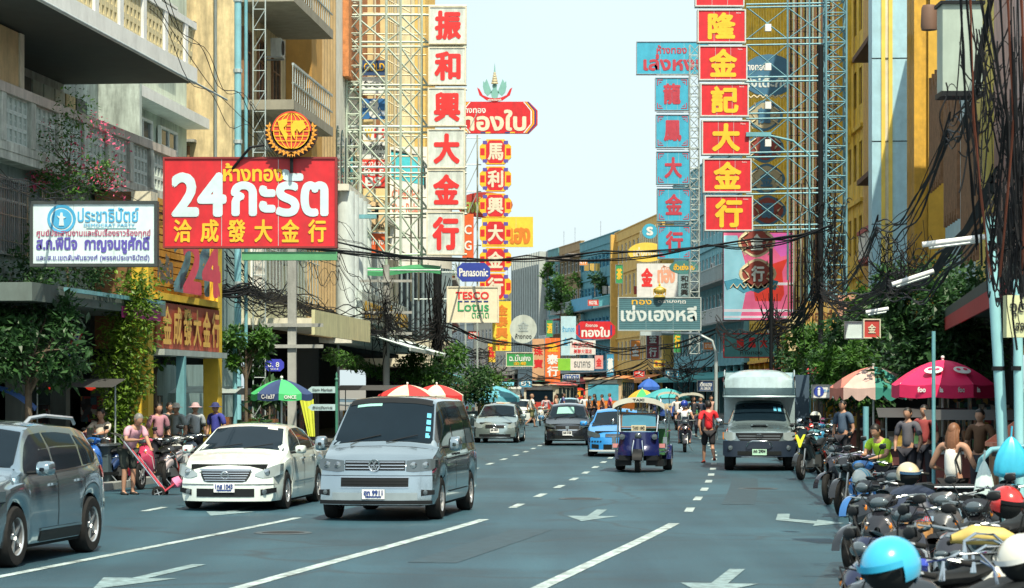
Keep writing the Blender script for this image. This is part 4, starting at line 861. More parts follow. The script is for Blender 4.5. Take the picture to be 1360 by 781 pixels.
# -- left pavement
p, j = person('grey haired man in pink shirt bending over a red hand trolley', G(170, 657), TOCAM + .75, 1.66, 'stand', (.62, .34, .42), (.03, .04, .035), hair=(.18, .18, .17), bend=.55, arms=((.66, .10, .90), (.60, -.16, 1.10)), sleeve=.5, legs='short', z=0)
def trolley():
    t = thing('hand_trolley', 'tilted red hand trolley held by the man in the pink shirt', 'hand trolley', G(222, 657), 0); t.rotation_euler = (0, R(-38), 0)
    b = MB()
    for y in (-.2, .2): b.tube([(0, y, .1), (0, y, 1.45)], .016, 6)
    for z in (.3, .6, .9, 1.2): b.tube([(0, -.2, z), (0, .2, z)], .012, 5)
    b.build('frame', 'chrome', t, smooth=50)
    b = MB()
    for y in (-.08, .08): b.tube([(0.01, y, .1), (.01, y, 1.25)], .014, 6)
    b.build('inner_rail', mat('trolley_red', (.55, .05, .08), .5), t, smooth=50)
    MB().bx(-.02, .26, -.22, .22, .06, .09).build('toe_plate', mat('trolley_red', (.55, .05, .08), .5), t)
    for y in (-.24, .24): add_wheel(t, (-.08, y, .12), .13, .05, 4)
    MB().tube([(0, -.2, 1.45), (-.10, -.2, 1.62)], .016, 6).tube([(0, .2, 1.45), (-.10, .2, 1.62)], .016, 6).build('handle', 'black', t)
    q = MB(); blob(q, [(.03, 0, .2, .05, .05), (.12, 0, .2, .2, .12), (.25, 0, .2, .1, .08)], 10); q2 = q.build('pink_bundle', mat('pink_cloth', (.70, .20, .36), .8), None, smooth=60)
    q2.matrix_world = t.matrix_basis; q2.location = t.location + Vector((.2, 0, 0)); tag(q2, 'pink bundle on the toe of the tilted red hand trolley', 'bundle')
trolley()
a = G(127, 651); motorbike('motorbike', 'scooter with blue cowl behind the tail of the silver sport utility car', (a.x + .05, a.y + 1.2, 0), TOCAM - .5, (.02, .12, .45), accent=(.02, .05, .15), mirrors=True)
person('man in cream shirt sitting on the scooter behind the silver car', (a.x - .15, a.y + 1.45), TOCAM - .4, 1.66, 'sit', (.66, .58, .48), (.03, .03, .05), arms=((.42, .2, 1.12), (.42, -.2, 1.12)), sleeve=.6, z=.02)
for k, (u, v, lab, sh, ht, py) in enumerate([(196, 645, 'woman in pink blouse standing beside the trolley man', (.42, .2, .25), None, 0), (222, 640, 'person in pale shirt and wide white hat among parked scooters', (.24, .28, .28), (.5, .48, .42), 0),
      (247, 638, 'person in white shirt and pale pink hat among parked scooters', (.40, .44, .46), (.5, .34, .36), 0), (276, 636, 'person in blue shirt and dark cap near the stall pole', (.04, .05, .30), (.03, .04, .15), 0), (212, 638, 'woman with dark hair in grey top behind the scooters', (.25, .28, .28), None, 0)]):
    g = G(u, v); person(lab, (g.x, g.y + 1.6), TOCAM + (-1) ** k * .6, 1.6, 'stand', sh, (.03, .03, .04), hat=ht, z=.12, detail=False)  # shirt and hat colours darkened to stand in for pavement shade
for k, (u, v, c, ac) in enumerate([(208, 650, (.55, .05, .12), (.6, .5, .5)), (232, 648, (.02, .02, .02), (.35, .38, .38)), (250, 646, (.5, .52, .5), (.04, .04, .05)), (262, 640, (.02, .03, .05), (.2, .2, .2))]):
    g = G(u, v); motorbike('motorbike', ['scooter with pink and white shield next to the trolley', 'black scooter under the white hat, left pavement', 'white fronted scooter under the pink hat', 'dark scooter touching the white sedan edge, left pavement'][k], (g.x, g.y + .4, .0), TOCAM - .5 + .25 * (k % 2), c, accent=ac, steer=.3, mirrors=k != 0)
# -- traffic people
sc = G(912, 601); motorbike('motorbike', 'dark scooter ridden toward the camera beside the red shirted man', (sc.x, sc.y + .9, 0), TOCAM - .05, (.02, .02, .025), accent=(.45, .30, .45), steer=0, lean=0, screen=True)
person('scooter rider in white floral blouse and blue helmet', (sc.x, sc.y + 1.15), TOCAM - .05, 1.66, 'sit', (.62, .68, .72), (.05, .05, .07), arms=((.47, .30, 1.06), (.47, -.30, 1.06)), hat='helmet', hair=(.02, .05, .35), sleeve=.3, legs='short', z=.02)
r_, _ = person('man in red shirt and dark shorts walking away beside the truck', G(941, 615), pi / 2 + .1, 1.72, 'walk', (.70, .02, .03), (.02, .02, .025), legs='short', sleeve=.45, shoes=(.35, .04, .03))
MB().tube([(-.02, .17, 1.42), (-.155, .05, 1.25), (-.15, -.14, 1.05), (-.02, -.19, .95)], .008, 5).build('shoulder_strap', 'black', r_)
crowd = [(899, 572, (.62, .6, .6), 'dark haired pedestrian in black top behind scooter rider'), (921, 580, (.03, .03, .04), 'woman in black vest walking past the truck'), (930, 578, (.02, .03, .06), 'man in dark shirt, tallest of the walkers left of the truck'), (944, 575, (.5, .3, .25), 'walker in brown top close to the truck cab')]
for k, (u, v, c, lab) in enumerate(crowd):
    g = G(u, v); person(lab, g, TOCAM + .2 * (k - 1), 1.68 + .04 * (k % 2), 'walk', c, (.03, .03, .05), detail=False, long_hair=(k == 1))
person('man in white shirt and khaki shorts crossing in front of distant cars', G(706, 567), .3, 1.75, 'walk', (.72, .74, .70), (.22, .22, .10), hair=(.3, .18, .12), legs='short', detail=False)
far = [(648, 560, (.5, .1, .1)), (656, 562, (.05, .05, .08)), (725, 564, (.5, .38, .42)), (738, 562, (.55, .3, .22)), (776, 560, (.66, .7, .72)), (783, 561, (.1, .1, .1)), (790, 562, (.03, .03, .04)), (800, 560, (.4, .15, .1)), (810, 559, (.65, .1, .25)), (767, 559, (.3, .35, .4)), (748, 558, (.1, .12, .3)), (690, 556, (.6, .6, .6)), (870, 556, (.5, .5, .5)), (878, 557, (.1, .1, .2)), (640, 553, (.2, .3, .5)), (864, 553, (.6, .1, .1))]
nm = ['red shirted far pedestrian left of the white far van', 'dark dressed far pedestrian by the left kerb', 'far pedestrian in mauve top sitting near the bike', 'far pedestrian in orange top left of black hatchback', 'far pedestrian in white top right of the black hatchback', 'far pedestrian in grey top crossing in a close group', 'long haired far pedestrian in black between the crossing group', 'far pedestrian in rust top in front of orange bus', 'far pedestrian in bright pink top before the blue bus windscreen', 'far pedestrian in blue grey top above the black hatchback', 'far pedestrian in navy top before the red bus', 'far pedestrian in pale top beside the small white car', 'far pedestrian in grey behind the three wheeled taxi roof', 'far pedestrian in navy beside the pale far taxi', 'far pedestrian in blue top on the left pavement', 'far pedestrian in red between far taxis']
for (u, v, c), lab in zip(far, nm):
    g = G(u, v); person(lab, g, random.choice((0, pi, TOCAM)), random.uniform(1.6, 1.75), 'walk', c, random.choice(((.03, .03, .05), (.2, .2, .15), (.05, .08, .2))), detail=False, long_hair=random.random() < .3, legs=random.choice(('long', 'short')), hair=random.choice(((.015, .012, .01), (.12, .06, .03))))
g = G(722, 566); motorbike('motorbike', 'white scooter between crossing pedestrians far down the street', (g.x, g.y + .7, 0), TOCAM - .3, (.6, .62, .6), accent=(.3, .3, .3))
# -- right hand row of parked motorcycles
g = G(1078, 638); motorbike('motorbike', 'black sport motorcycle with yellow chevron fairing parked on the right', (g.x + .12, g.y + .75, 0), TOCAM - .55, (.015, .018, .02), 'sport', steer=.2, screen=True)
cv = MB().prism([(-.13, .20), (-.075, .20), (0, .07), (.075, .20), (.13, .20), (.02, -.10), (-.02, -.10)], .012, Matrix.Translation((0, 0, 0)))
co = cv.build('fairing_flash', mat('flash_yellow', (.70, .78, .05), .4)); bk = [o for o in scene.objects if o.get('label', '').startswith('black sport motorcycle with yellow')][0]
co.parent = bk; co.location = (.60, 0, .84); co.rotation_euler = (R(-14), 0, R(90))
row = [(1052, 612, (.30, .34, .36), 'scooter'), (1062, 618, (.02, .02, .02), 'sport'), (1090, 628, (.10, .30, .36), 'scooter'), (1072, 604, (.4, .4, .4), 'scooter'), (1096, 612, (.05, .25, .45), 'scooter'), (1108, 622, (.02, .02, .03), 'scooter'), (1050, 596, (.02, .02, .02), 'scooter'), (1084, 598, (.5, .05, .05), 'scooter'), (1066, 590, (.3, .3, .32), 'scooter'), (1118, 606, (.35, .02, .05), 'scooter'), (1100, 596, (.02, .03, .1), 'scooter')]
lb = ['grey scooter nearest the truck in the right hand row', 'black motorcycle squeezed between truck and yellow chevron bike', 'teal scooter just behind the yellow chevron motorcycle', 'silver scooter in the second line of the right row', 'blue scooter in the second line of the right row', 'black scooter left of the lilac delivery box', 'black scooter half behind the truck', 'red scooter in the back line of parked bikes', 'far grey scooter by the truck shutter', 'maroon scooter behind the lilac delivery box', 'navy scooter under the umbrella edge']
for (u, v, c, kd), lab in zip(row, lb):
    g = G(u, v); motorbike('motorbike', lab, (g.x + .2, g.y + .5, 0), TOCAM - random.uniform(.3, .9), c, kd, accent=tuple(x * .6 + .05 for x in c), steer=random.uniform(-.4, .4), group='motorcycles parked along the right kerb')
gg = P(1083, 554, 57); helmet('white helmet on the mirror of a bike left of the umbrellas', gg, TOCAM - .4, (.62, .64, .56))
# scooter with delivery box
g = G(1150, 672); sc2 = motorbike('motorbike', 'scooter with lilac crate front standing before the man in yellow green', (g.x - .1, g.y + .9, 0), TOCAM - .9, (.02, .02, .03), accent=(.5, .5, .55), steer=.5)
bx = MB().bx(-.30, .30, -.26, .26, 0, .50).bx(-.33, .33, -.29, .29, .46, .52); bo = bx.build('delivery_box', mat('lilac_plastic', (.50, .46, .66), .5, var=.3)); bo.location = P(1135, 640, 46.5); bo.rotation_euler = (0, 0, .35); tag(bo, 'lilac plastic delivery box carried over the scooter at the right kerb', 'box')
yg, _ = person('man in yellow green football shirt leaning over the parked scooters', (P(1178, 0, 40).x, 40), TOCAM - .75, 1.56, 'stand', (.45, .72, .04), (.02, .02, .03), arms=((.62, .12, 1.05), (.60, -.08, 1.10)), sleeve=.45, z=.0, bend=.5)
MB().tube([(.10, .10, 1.42), (.155, 0, 1.22), (.14, -.14, 1.02)], .016, 5).build('shoulder_strap', 'black', yg)
# woman in white
wy = 34; wx = P(1266, 0, wy).x
w_, _ = person('woman with long brown hair, white sleeveless top and black skirt', (wx, wy), pi / 2 - .65, 1.58, 'stand', (.80, .78, .72), (.012, .012, .014), hair=(.20, .085, .04), long_hair=True, sleeve=-1, legs='skirt', arms=((.18, .30, 1.04), (.28, -.22, 1.06)), z=.0, slim=1.04)
MB().tube([(-.02, -.16, 1.42), (-.12, -.10, 1.2), (-.10, -.17, .98)], .016, 5).build('bag_strap', 'black', w_)
# nearer bikes and helmets (right foreground)
def near(label, u, v, Y, yaw, col, acc, kind='scooter', **kw):     # v = height of the handlebar centre (1.0 m)
    x = (u - 680) * Y / F; return motorbike('motorbike', label, (x, Y, 0), yaw, col, kind, accent=acc, group='motorcycles parked along the right kerb', **kw)
near('scooter with bright blue leg shield behind the blue helmet', 1172, 0, 35.5, TOCAM - .75, (.03, .16, .45), (.02, .05, .2), steer=.4)
near('black scooter carrying the cream helmet', 1210, 0, 31.5, TOCAM - .5, (.012, .014, .02), (.02, .03, .07), steer=.1, mirrors=False)
near('dark scooter with tilted black seat beside the printed visor', 1192, 0, 24.5, TOCAM - .4, (.015, .015, .02), (.55, .5, .48), steer=.3, mirrors=False)
near('black scooter with chrome rim in the lower right corner group', 1245, 0, 22, TOCAM - .7, (.02, .02, .03), (.5, .55, .6), steer=-.3, mirrors=False)
near('white panelled scooter low at the right edge', 1345, 0, 18, TOCAM - .5, (.55, .56, .52), (.55, .56, .52), steer=.2)
near('blue winged scooter at the bottom right', 1262, 0, 15.6, TOCAM - .8, (.02, .05, .42), (.02, .04, .3), steer=.4, mirrors=False)
near('dark motorcycle holding the bright blue helmet', 1238, 0, 14.6, TOCAM - 1.1, (.02, .025, .03), (.3, .02, .02), 'sport', steer=.2)
near('black scooter under the red helmet', 1330, 0, 23.5, TOCAM - .6, (.012, .012, .014), (.02, .02, .02), steer=.2)
near('dark scooter wearing silver crash bars on the far right', 1300, 0, 19.5, TOCAM - .5, (.03, .03, .04), (.25, .25, .2), 'sport', steer=-.2)
helmet('bright sky blue open helmet, largest one at the bottom edge', P(1183, 752, 12.9), TOCAM - .75, (.03, .42, .68), .155, None, tilt=(.1, .25))
helmet('white helmet with light blue stripes on a scooter mirror', P(1146, 636, 33), TOCAM + .6, (.62, .66, .62), .14, 'white', mat('stripe_blue', (.05, .42, .62), .4), tilt=(.3, .3))
helmet('cream open helmet with dark goggles on the black scooter', P(1206, 630, 30.5), TOCAM + .2, (.66, .54, .36), .15, mat('goggle_blue', (.05, .12, .22), .15), tilt=(0, .1))
helmet('shiny red and black helmet hanging at the right edge', P(1337, 668, 22.8), TOCAM + .5, (.60, .02, .015), .155, 'black', tilt=(0, .2))
helmet('white helmet cut off by the right edge, bottom corner', P(1358, 742, 15), TOCAM - .8, (.60, .60, .54), .15, 'white', tilt=(.1, .3))
# printed face shield, big dark tail box, chrome bars
t = thing('face_shield', 'curved helmet visor with printed red and yellow lettering', 'visor', P(1216, 698, 22.5), TOCAM)
MB().grid(lambda u, v: (.16 * cos((v - .5) * 2.0), .17 * sin((v - .5) * 2.0), -.12 + .20 * u), 3, 12).build('shield', mat('rainbow_film', (.50, .26, .10), .15, var=.6, scale=6, coat=1), t, smooth=60)
MB().grid(lambda u, v: (.165 * cos((v - .5) * 2.0), .175 * sin((v - .5) * 2.0), .045 + .045 * u), 1, 12).build('top_band', mat('blue_film', (.30, .45, .60), .2), t, smooth=60)
lettering('AUTOMOTO', -.11, -.0, .22, .04, 'red', t, bold=.002, M4=Matrix.Translation((.172, 0, .05)) @ Matrix.Rotation(R(90), 4, 'Z'), relief=.003)
t = thing('tail_box', 'large black tail box with pale oval badge behind the woman in white', 'tail box', P(1268, 705, 29), .1)
b = MB().bx(-.30, .22, -.25, .25, 0, .50); b.build('box_body', mat('black_fabric', (.012, .014, .017), .7), t); MB().bx(-.32, .24, -.27, .27, .50, .54).build('lid', 'black', t)
MB().prism([(.06 * cos(i * pi / 8) - .05, .025 * sin(i * pi / 8) + .24) for i in range(16)], .01, Matrix.Translation((0, -.262, 0))).build('badge', 'steel', t)
MB().tube([(-.32, -.28, .52), (.24, -.28, .52)], .012, 5).build('lid_rim', 'chrome', t)
for k, (u, v, Y) in enumerate([(1213, 668, 27), (1190, 715, 18)]):
    t = thing('seat_cover', ['wide blue black quilted motorcycle cover below the cream helmet', 'dark scooter saddle sloping up behind the sky blue helmet'][k], 'cover', P(u, v, Y), TOCAM - .4)
    q = MB(); blob(q, [(-.35, 0, -.25, .05, .1), (-.3, 0, -.2, .28, .25), (0, 0, -.12, .34, .32), (.25, 0, -.2, .28, .26), (.35, 0, -.3, .05, .1)], 14) if k == 0 else blob(q, [(-.38, 0, .02, .03, .03), (-.3, 0, 0, .12, .05), (0, 0, -.02, .14, .06), (.3, 0, -.04, .10, .04)], 12)
    q.build('cover', mat('navy_cover', (.02, .03, .06), .5, var=.4) if k == 0 else 'black', t, smooth=60)
# bags hanging on the teal poles, chrome bars
def bag(label, c, w, h, m, twist=0):
    t = thing('plastic_bag', label, 'bag', c, twist); b = MB(); nn = 24
    def f(u, v):
        a = 2 * pi * v; r = w / 2 * (.10 + .92 * sin(min(1, u * 1.35) * pi / 2) ** .8) * (1 if u < .92 else (1 - (u - .92) * 8)); r *= 1 + .07 * sin(a * 9 + u * 5) * (1 - u * .5) + .03 * sin(a * 17)
        return (r * cos(a), r * .6 * sin(a), -h * u)
    b.grid(f, 14, 36); b.tube([(0, 0, 0), (.01, 0, .12)], .012, 5); b.build('bag', m, t, smooth=60); return t
bag('bright blue plastic bag hanging on the right hand teal pole', P(1343, 580, 28), .38, .47, mat('blue_film_bag', (.04, .42, .62), .35, var=.2))
bag('pale translucent bag hanging from the bent teal bar', P(1307, 612, 28), .24, .60, mat('pale_film_bag', (.55, .68, .66), .35, var=.2))
t = thing('bar_rail', 'bent pair of pale teal tubes beside the woman in white', 'rail', P(1300, 625, 28.3), 0)
for d in (0, .06): MB().tube([(.55, d, .28), (.15, d, .24), (.03, d, .12), (0, d, -.02)], .028, 8).build('tube', 'teal', t, smooth=60)
# clutter of small parts between the near bikes: chrome racks
for k, (u, v, Y) in enumerate([(1305, 718, 17), (1285, 745, 15.5), (1320, 735, 16.2)]):
    t = thing('luggage_rack', ['chrome luggage hoop right of the blue winged scooter', 'lower chrome hoop over the blue wing', 'silver hoop with yellow bag behind it'][k], 'rack', P(u, v, Y), random.uniform(-.5, .5))
    for q in range(2): MB().tube([(-.17 + .02 * q, -.1, -.12), (-.15, -.05, .0), (-.05, 0, .05 - .04 * q), (.08, 0, .04 - .04 * q), (.16, -.05, -.04), (.18, -.1, -.14)], .011, 6).build('hoop', 'chrome', t, smooth=60)
q = MB(); blob(q, [(-.25, 0, 0, .04, .03), (-.1, 0, .03, .12, .07), (.12, 0, .02, .12, .06), (.26, 0, -.03, .05, .03)], 12); o = q.build('yellow_bag', mat('yellow_bag', (.55, .42, .12), .6, var=.3), smooth=60); o.location = P(1310, 716, 17.5); tag(o, 'crumpled yellow bag lying behind the chrome luggage hoop', 'bag')

near('black scooter whose dark windscreen hides behind the cream helmet', 1190, 0, 28, TOCAM - .9, (.01, .012, .016), (.03, .03, .04), steer=.3, mirrors=False)
near('worn grey scooter wedged beside the printed visor', 1262, 0, 25, TOCAM - .2, (.05, .055, .06), (.02, .02, .02), steer=-.2, mirrors=False)
near('dark blue scooter low in the corner right of the sky blue helmet', 1225, 0, 17.3, TOCAM - 1.1, (.01, .015, .06), (.02, .02, .02), steer=.5)
near('black motorcycle nearest the lilac delivery box', 1142, 0, 41, TOCAM - .6, (.012, .012, .014), (.05, .05, .05), 'sport', steer=.2)
near('charcoal scooter by the cream plastic crate', 1352, 0, 27, TOCAM - .4, (.02, .02, .022), (.04, .04, .05), steer=.1, mirrors=False)

for u, Y, c, hr, lab in ((1206, 47, (.10, .10, .12), None, 'stall keeper in charcoal top under the pink umbrella'), (1228, 49, (.30, .05, .05), None, 'customer in dark red top left of the long haired woman'), (1302, 42, (.12, .06, .03), None, 'vendor in brown top right of the long haired woman'), (1120, 58, (.06, .10, .16), None, 'customer in navy top below the salmon umbrella')):
    person(lab, (P(u, 0, Y).x, Y), random.uniform(-2.6, -.8), random.uniform(1.55, 1.68), 'stand', c, (.03, .03, .04), z=.1, detail=False)
# ================================================================ ground, road, pavements
def strip(name, o0, o1, s0, s1, z, m, step=3, kind='structure', z0=None):
    b = MB(); n = max(1, int((s1 - s0) / step))
    if z0 is None:
        b.grid(lambda u, v: S(s0 + (s1 - s0) * u, o0 + (o1 - o0) * v, z), n, 1)
    else:
        q = [(o0, z0), (o0, z), (o1, z), (o1, z0)]
        b.grid(lambda u, v: S(s0 + (s1 - s0) * u, q[int(round(v * 3))][0], q[int(round(v * 3))][1]), n, 3)
    o = b.build(name, m)
    return tag(o, kind=kind)
gm = MB(); gm.add([(-2500, -400, -.03), (2500, -400, -.03), (2500, 4000, -.03), (-2500, 4000, -.03)], [(0, 1, 2, 3)]); tag(gm.build('ground', mat('packed_ground', (.16, .15, .13), .9, scale=.4)), kind='structure')
def asphalt():
    m = bpy.data.materials.new('asphalt'); m.use_nodes = True; t = m.node_tree; L = t.links.new; p = t.nodes['Principled BSDF']
    c = t.nodes.new('ShaderNodeTexCoord'); 
    def noise(sc, det, vec=None): 
        n = t.nodes.new('ShaderNodeTexNoise'); n.inputs['Scale'].default_value = sc; n.inputs['Detail'].default_value = det; L(vec or c.outputs['Object'], n.inputs['Vector']); return n.outputs['Fac']
    mp = t.nodes.new('ShaderNodeMapping'); mp.inputs['Scale'].default_value = (1.0, .06, 1); mp.inputs['Rotation'].default_value = (0, 0, R(6)); L(c.outputs['Object'], mp.inputs['Vector'])
    r1 = t.nodes.new('ShaderNodeValToRGB'); r1.color_ramp.elements[0].position = .3; r1.color_ramp.elements[0].color = (.012, .046, .068, 1); r1.color_ramp.elements[1].position = .72; r1.color_ramp.elements[1].color = (.030, .090, .122, 1)
    a = noise(.9, 8, mp.outputs[0]); L(a, r1.inputs[0])
    r2 = t.nodes.new('ShaderNodeMapRange'); r2.inputs[1].default_value = .35; r2.inputs[2].default_value = .65; r2.inputs[3].default_value = .66; r2.inputs[4].default_value = 1.3; L(noise(.16, 5), r2.inputs[0])
    r3 = t.nodes.new('ShaderNodeMapRange'); r3.inputs[1].default_value = .3; r3.inputs[2].default_value = .7; r3.inputs[3].default_value = .72; r3.inputs[4].default_value = 1.3; L(noise(38, 3), r3.inputs[0])
    m1 = t.nodes.new('ShaderNodeMix'); m1.data_type = 'RGBA'; m1.blend_type = 'MULTIPLY'; m1.inputs[0].default_value = 1; L(r1.outputs[0], m1.inputs[6]); L(r2.outputs[0], m1.inputs[7])
    m2 = t.nodes.new('ShaderNodeMix'); m2.data_type = 'RGBA'; m2.blend_type = 'MULTIPLY'; m2.inputs[0].default_value = 1; L(m1.outputs[2], m2.inputs[6]); L(r3.outputs[0], m2.inputs[7])
    ra = t.nodes.new('ShaderNodeMapRange'); ra.inputs[1].default_value = .56; ra.inputs[2].default_value = .70; ra.inputs[3].default_value = 0; ra.inputs[4].default_value = .6; L(noise(.55, 6), ra.inputs[0])
    m4 = t.nodes.new('ShaderNodeMix'); m4.data_type = 'RGBA'; L(ra.outputs[0], m4.inputs[0]); L(m2.outputs[2], m4.inputs[6]); m4.inputs[7].default_value = (.014, .030, .040, 1); m2 = m4
    vo = t.nodes.new('ShaderNodeTexVoronoi'); vo.feature = 'DISTANCE_TO_EDGE'; vo.inputs['Scale'].default_value = .22; 
    wp = t.nodes.new('ShaderNodeTexNoise'); wp.inputs['Scale'].default_value = .8; L(c.outputs['Object'], wp.inputs['Vector']); mxv = t.nodes.new('ShaderNodeMix'); mxv.data_type = 'VECTOR'; mxv.inputs[0].default_value = .35
    L(c.outputs['Object'], mxv.inputs[4]); L(wp.outputs['Color'], mxv.inputs[5]); L(mxv.outputs[1], vo.inputs['Vector'])
    cr = t.nodes.new('ShaderNodeMapRange'); cr.inputs[1].default_value = 0; cr.inputs[2].default_value = .012; cr.inputs[3].default_value = .55; cr.inputs[4].default_value = 0; L(vo.outputs['Distance'], cr.inputs[0])
    m3 = t.nodes.new('ShaderNodeMix'); m3.data_type = 'RGBA'; L(cr.outputs[0], m3.inputs[0]); L(m2.outputs[2], m3.inputs[6]); m3.inputs[7].default_value = (.02, .025, .028, 1)
    L(m3.outputs[2], p.inputs['Base Color']); p.inputs['Roughness'].default_value = .58
    bn = t.nodes.new('ShaderNodeBump'); bn.inputs['Strength'].default_value = .35; bn.inputs['Distance'].default_value = .02; L(noise(60, 2), bn.inputs['Height']); L(bn.outputs[0], p.inputs['Normal'])
    return m
strip('road', -9.0, 8.3, -35, 470, 0, asphalt(), 2)
pav = mat('pavement_concrete', (.20, .21, .20), .85, var=.25, dirt=.4, scale=1.5)
strip('pavement', -16, -9.32, -35, 470, .13, pav, 3, z0=-.02); strip('pavement', 8.62, 16, -35, 470, .13, pav, 3, z0=-.02)
kerbm = mat('kerb_concrete', (.30, .32, .31), .8, var=.2, dirt=.5)
kr = thing('kerb', None, None); tag(kr, kind='structure'); del_ = None
kb = MB().box((0, 0, .06), (.30, 1.17, .16)).build('kerb_stone', kerbm, kr); first = True
for side in (-9.16, 8.46):
    for i in range(125 if side < 0 else 60):
        s = (40 if side < 0 else 34) + i * 1.2; p = S(s, side); o = kb if first else inst(kb, kr); first = False
        o.location = (p.x, p.y, random.uniform(-.004, .004)); o.rotation_euler = (0, 0, -head(s))
lm = mat('worn_road_paint', (.44, .54, .54), .6, var=.5, scale=9, dirt=.85)
def dash(s0, s1, off, w=.15): return strip('lane_marking', off - w / 2, off + w / 2, s0, s1, .006, lm, 1.0)
dash(20, 39.6, 0, .17); dash(20, 39.6, -3.05, .14); dash(20, 38.9, 3.1, .17)
for off, s0 in ((0, 43.4), (3.1, 42.3), (-3.05, 46), (-6.1, 37.2)):
    s = s0
    while s < 130: dash(s, s + 1.5, off, .15); s += 4.3
dash(24, 150, 7.4, .10)
def arrow(off, s, fl=False, kind='both'):
    """painted lane arrow pointing at the oncoming driver"""
    b = MB(); pts = [(-.09, 3.6), (.09, 3.6), (.09, 1.5), (.42, 1.5), (0, 0), (-.42, 1.5), (-.09, 1.5)]
    if kind == 'turn': pts = [(-.10, 3.6), (.10, 3.6), (.10, 2.2), (.55, 1.6), (.55, 2.0), (1.0, 1.1), (.55, .3), (.55, .9), (-.10, 1.8)]
    b.add([S(s + y, off + (-x if fl else x), .0065) for x, y in pts], [tuple(range(len(pts)))]); tag(b.build('road_arrow', lm), kind='structure')
lm = mat('faded_road_paint', (.22, .32, .34), .6, var=.5, scale=6, dirt=.5)
arrow(1.6, 39.3); arrow(-1.45, 25.6); arrow(4.7, 38.2, kind='turn'); arrow(-4.6, 26.3, kind='turn'); arrow(-4.6, 40); arrow(4.9, 26.0)
for off, s_ in ((.9, 47), (-2.2, 35.5), (4.2, 52)):
    mh = thing('manhole_cover', None, None, S(s_, off, .005)); tag(mh, kind='structure'); MB().lathe([(.001, .006), (.30, .006), (.31, 0)], 24).build('cover', 'black', mh); MB().lathe([(.31, 0), (.32, .008), (.40, .008), (.42, 0)], 24).build('cover_rim', mat('iron_rim', (.06, .08, .09), .6), mh)
pm = mat('asphalt_patch', (.022, .052, .070), .62, var=.35, scale=5)
for a_, b__, c_, d_ in ((.9, 1.5, 30, 37), (3.6, 4.2, 45, 58), (-5.2, -4.4, 52, 66), (5.9, 6.7, 27, 31)): strip('asphalt_patch', a_, b__, c_, d_, .004, pm, 1)
t = thing('drain_grate', None, None, S(32.7, 7.9, .004)); tag(t, kind='structure')
g = MB()
for i in range(9): g.bx(-.35, .35, i * .08, i * .08 + .04, 0, .012)
g.build('grating_bar', 'dark', t); MB().bx(-.42, .42, -.06, .76, -.01, .004).build('grate_frame', mat('iron', (.10, .11, .11), .6), t)
# ================================================================ buildings
class Fac:
    """local frame: x along the street (left to right seen from the road), y=0 the facade plane, -y towards the road"""
    def __init__(s, name, label, side, s0, s1, off, cat='building', group=None):
        a, b_ = (S(s0, -off), S(s1, -off)) if side < 0 else (S(s1, off), S(s0, off))
        d = b_ - a; s.L = d.length; s.rz = atan2(d.y, d.x); s.o = a; s.t = thing(name, label, cat, a, s.rz, group); s.side = side
    def w(s, x, y, z): return Matrix.Translation(s.o) @ Matrix.Rotation(s.rz, 4, 'Z') @ Vector((x, y, z))
    def box(s, name, x0, x1, y0, y1, z0, z1, m, parent=None): return MB().bx(x0, x1, y0, y1, z0, z1).build(name, m, parent or s.t)
WIN = {}
def window(par, x, z, w, h, frame, pane='pane', y=.16, bars=2, grille=False):
    k = (round(w, 2), round(h, 2), frame if isinstance(frame, str) else frame.name, pane if isinstance(pane, str) else pane.name, bars, grille)
    if k not in WIN:
        b = MB(); e = .07
        b.bx(0, w, -.06, .04, 0, e).bx(0, w, -.06, .04, h - e, h).bx(0, e, -.06, .04, e, h - e).bx(w - e, w, -.06, .04, e, h - e)
        for i in range(1, bars): b.bx(w * i / bars - .025, w * i / bars + .025, -.05, .03, e, h - e)
        b.bx(e, w - e, -.045, .025, h * .68, h * .68 + .05)
        if grille:
            for i in range(int(w / .14)): b.bx(.07 + i * .14, .085 + i * .14, -.10, -.085, 0, h)
            for i in range(3): b.bx(0, w, -.105, -.08, h * (i + .5) / 3, h * (i + .5) / 3 + .015)
        f = b.build('window', frame); p = MB().bx(.03, w - .03, 0, .02, .03, h - .03).build('pane', pane)
        WIN[k] = (f.data, p.data); bpy.data.objects.remove(f); bpy.data.objects.remove(p)
    f = bpy.data.objects.new('window', WIN[k][0]); COL.objects.link(f); f.parent = par; f.location = (x, y, z)
    p = bpy.data.objects.new('pane', WIN[k][1]); COL.objects.link(p); p.parent = f
    return f
def ac_unit(label, fac, x, z, y=-.45):
    p = fac.w(x, y, z); t = thing('air_conditioner', label, 'air conditioner', p, fac.rz, 'air conditioners on the facades')
    MB().bx(-.42, .42, -.15, .18, 0, .58).build('casing', mat('ac_casing', (.55, .58, .55), .5, dirt=.4), t)
    MB().lathe([(.001, .0), (.22, .0), (.24, .02)], 18, Matrix.Translation((-.08, -.155, .29)) @ Matrix.Rotation(R(90), 4, 'X')).build('fan_grille', 'black', t)
    MB().bx(-.38, -.34, -.14, .5, -.05, 0).bx(.34, .38, -.14, .5, -.05, 0).build('bracket', 'steel', t)
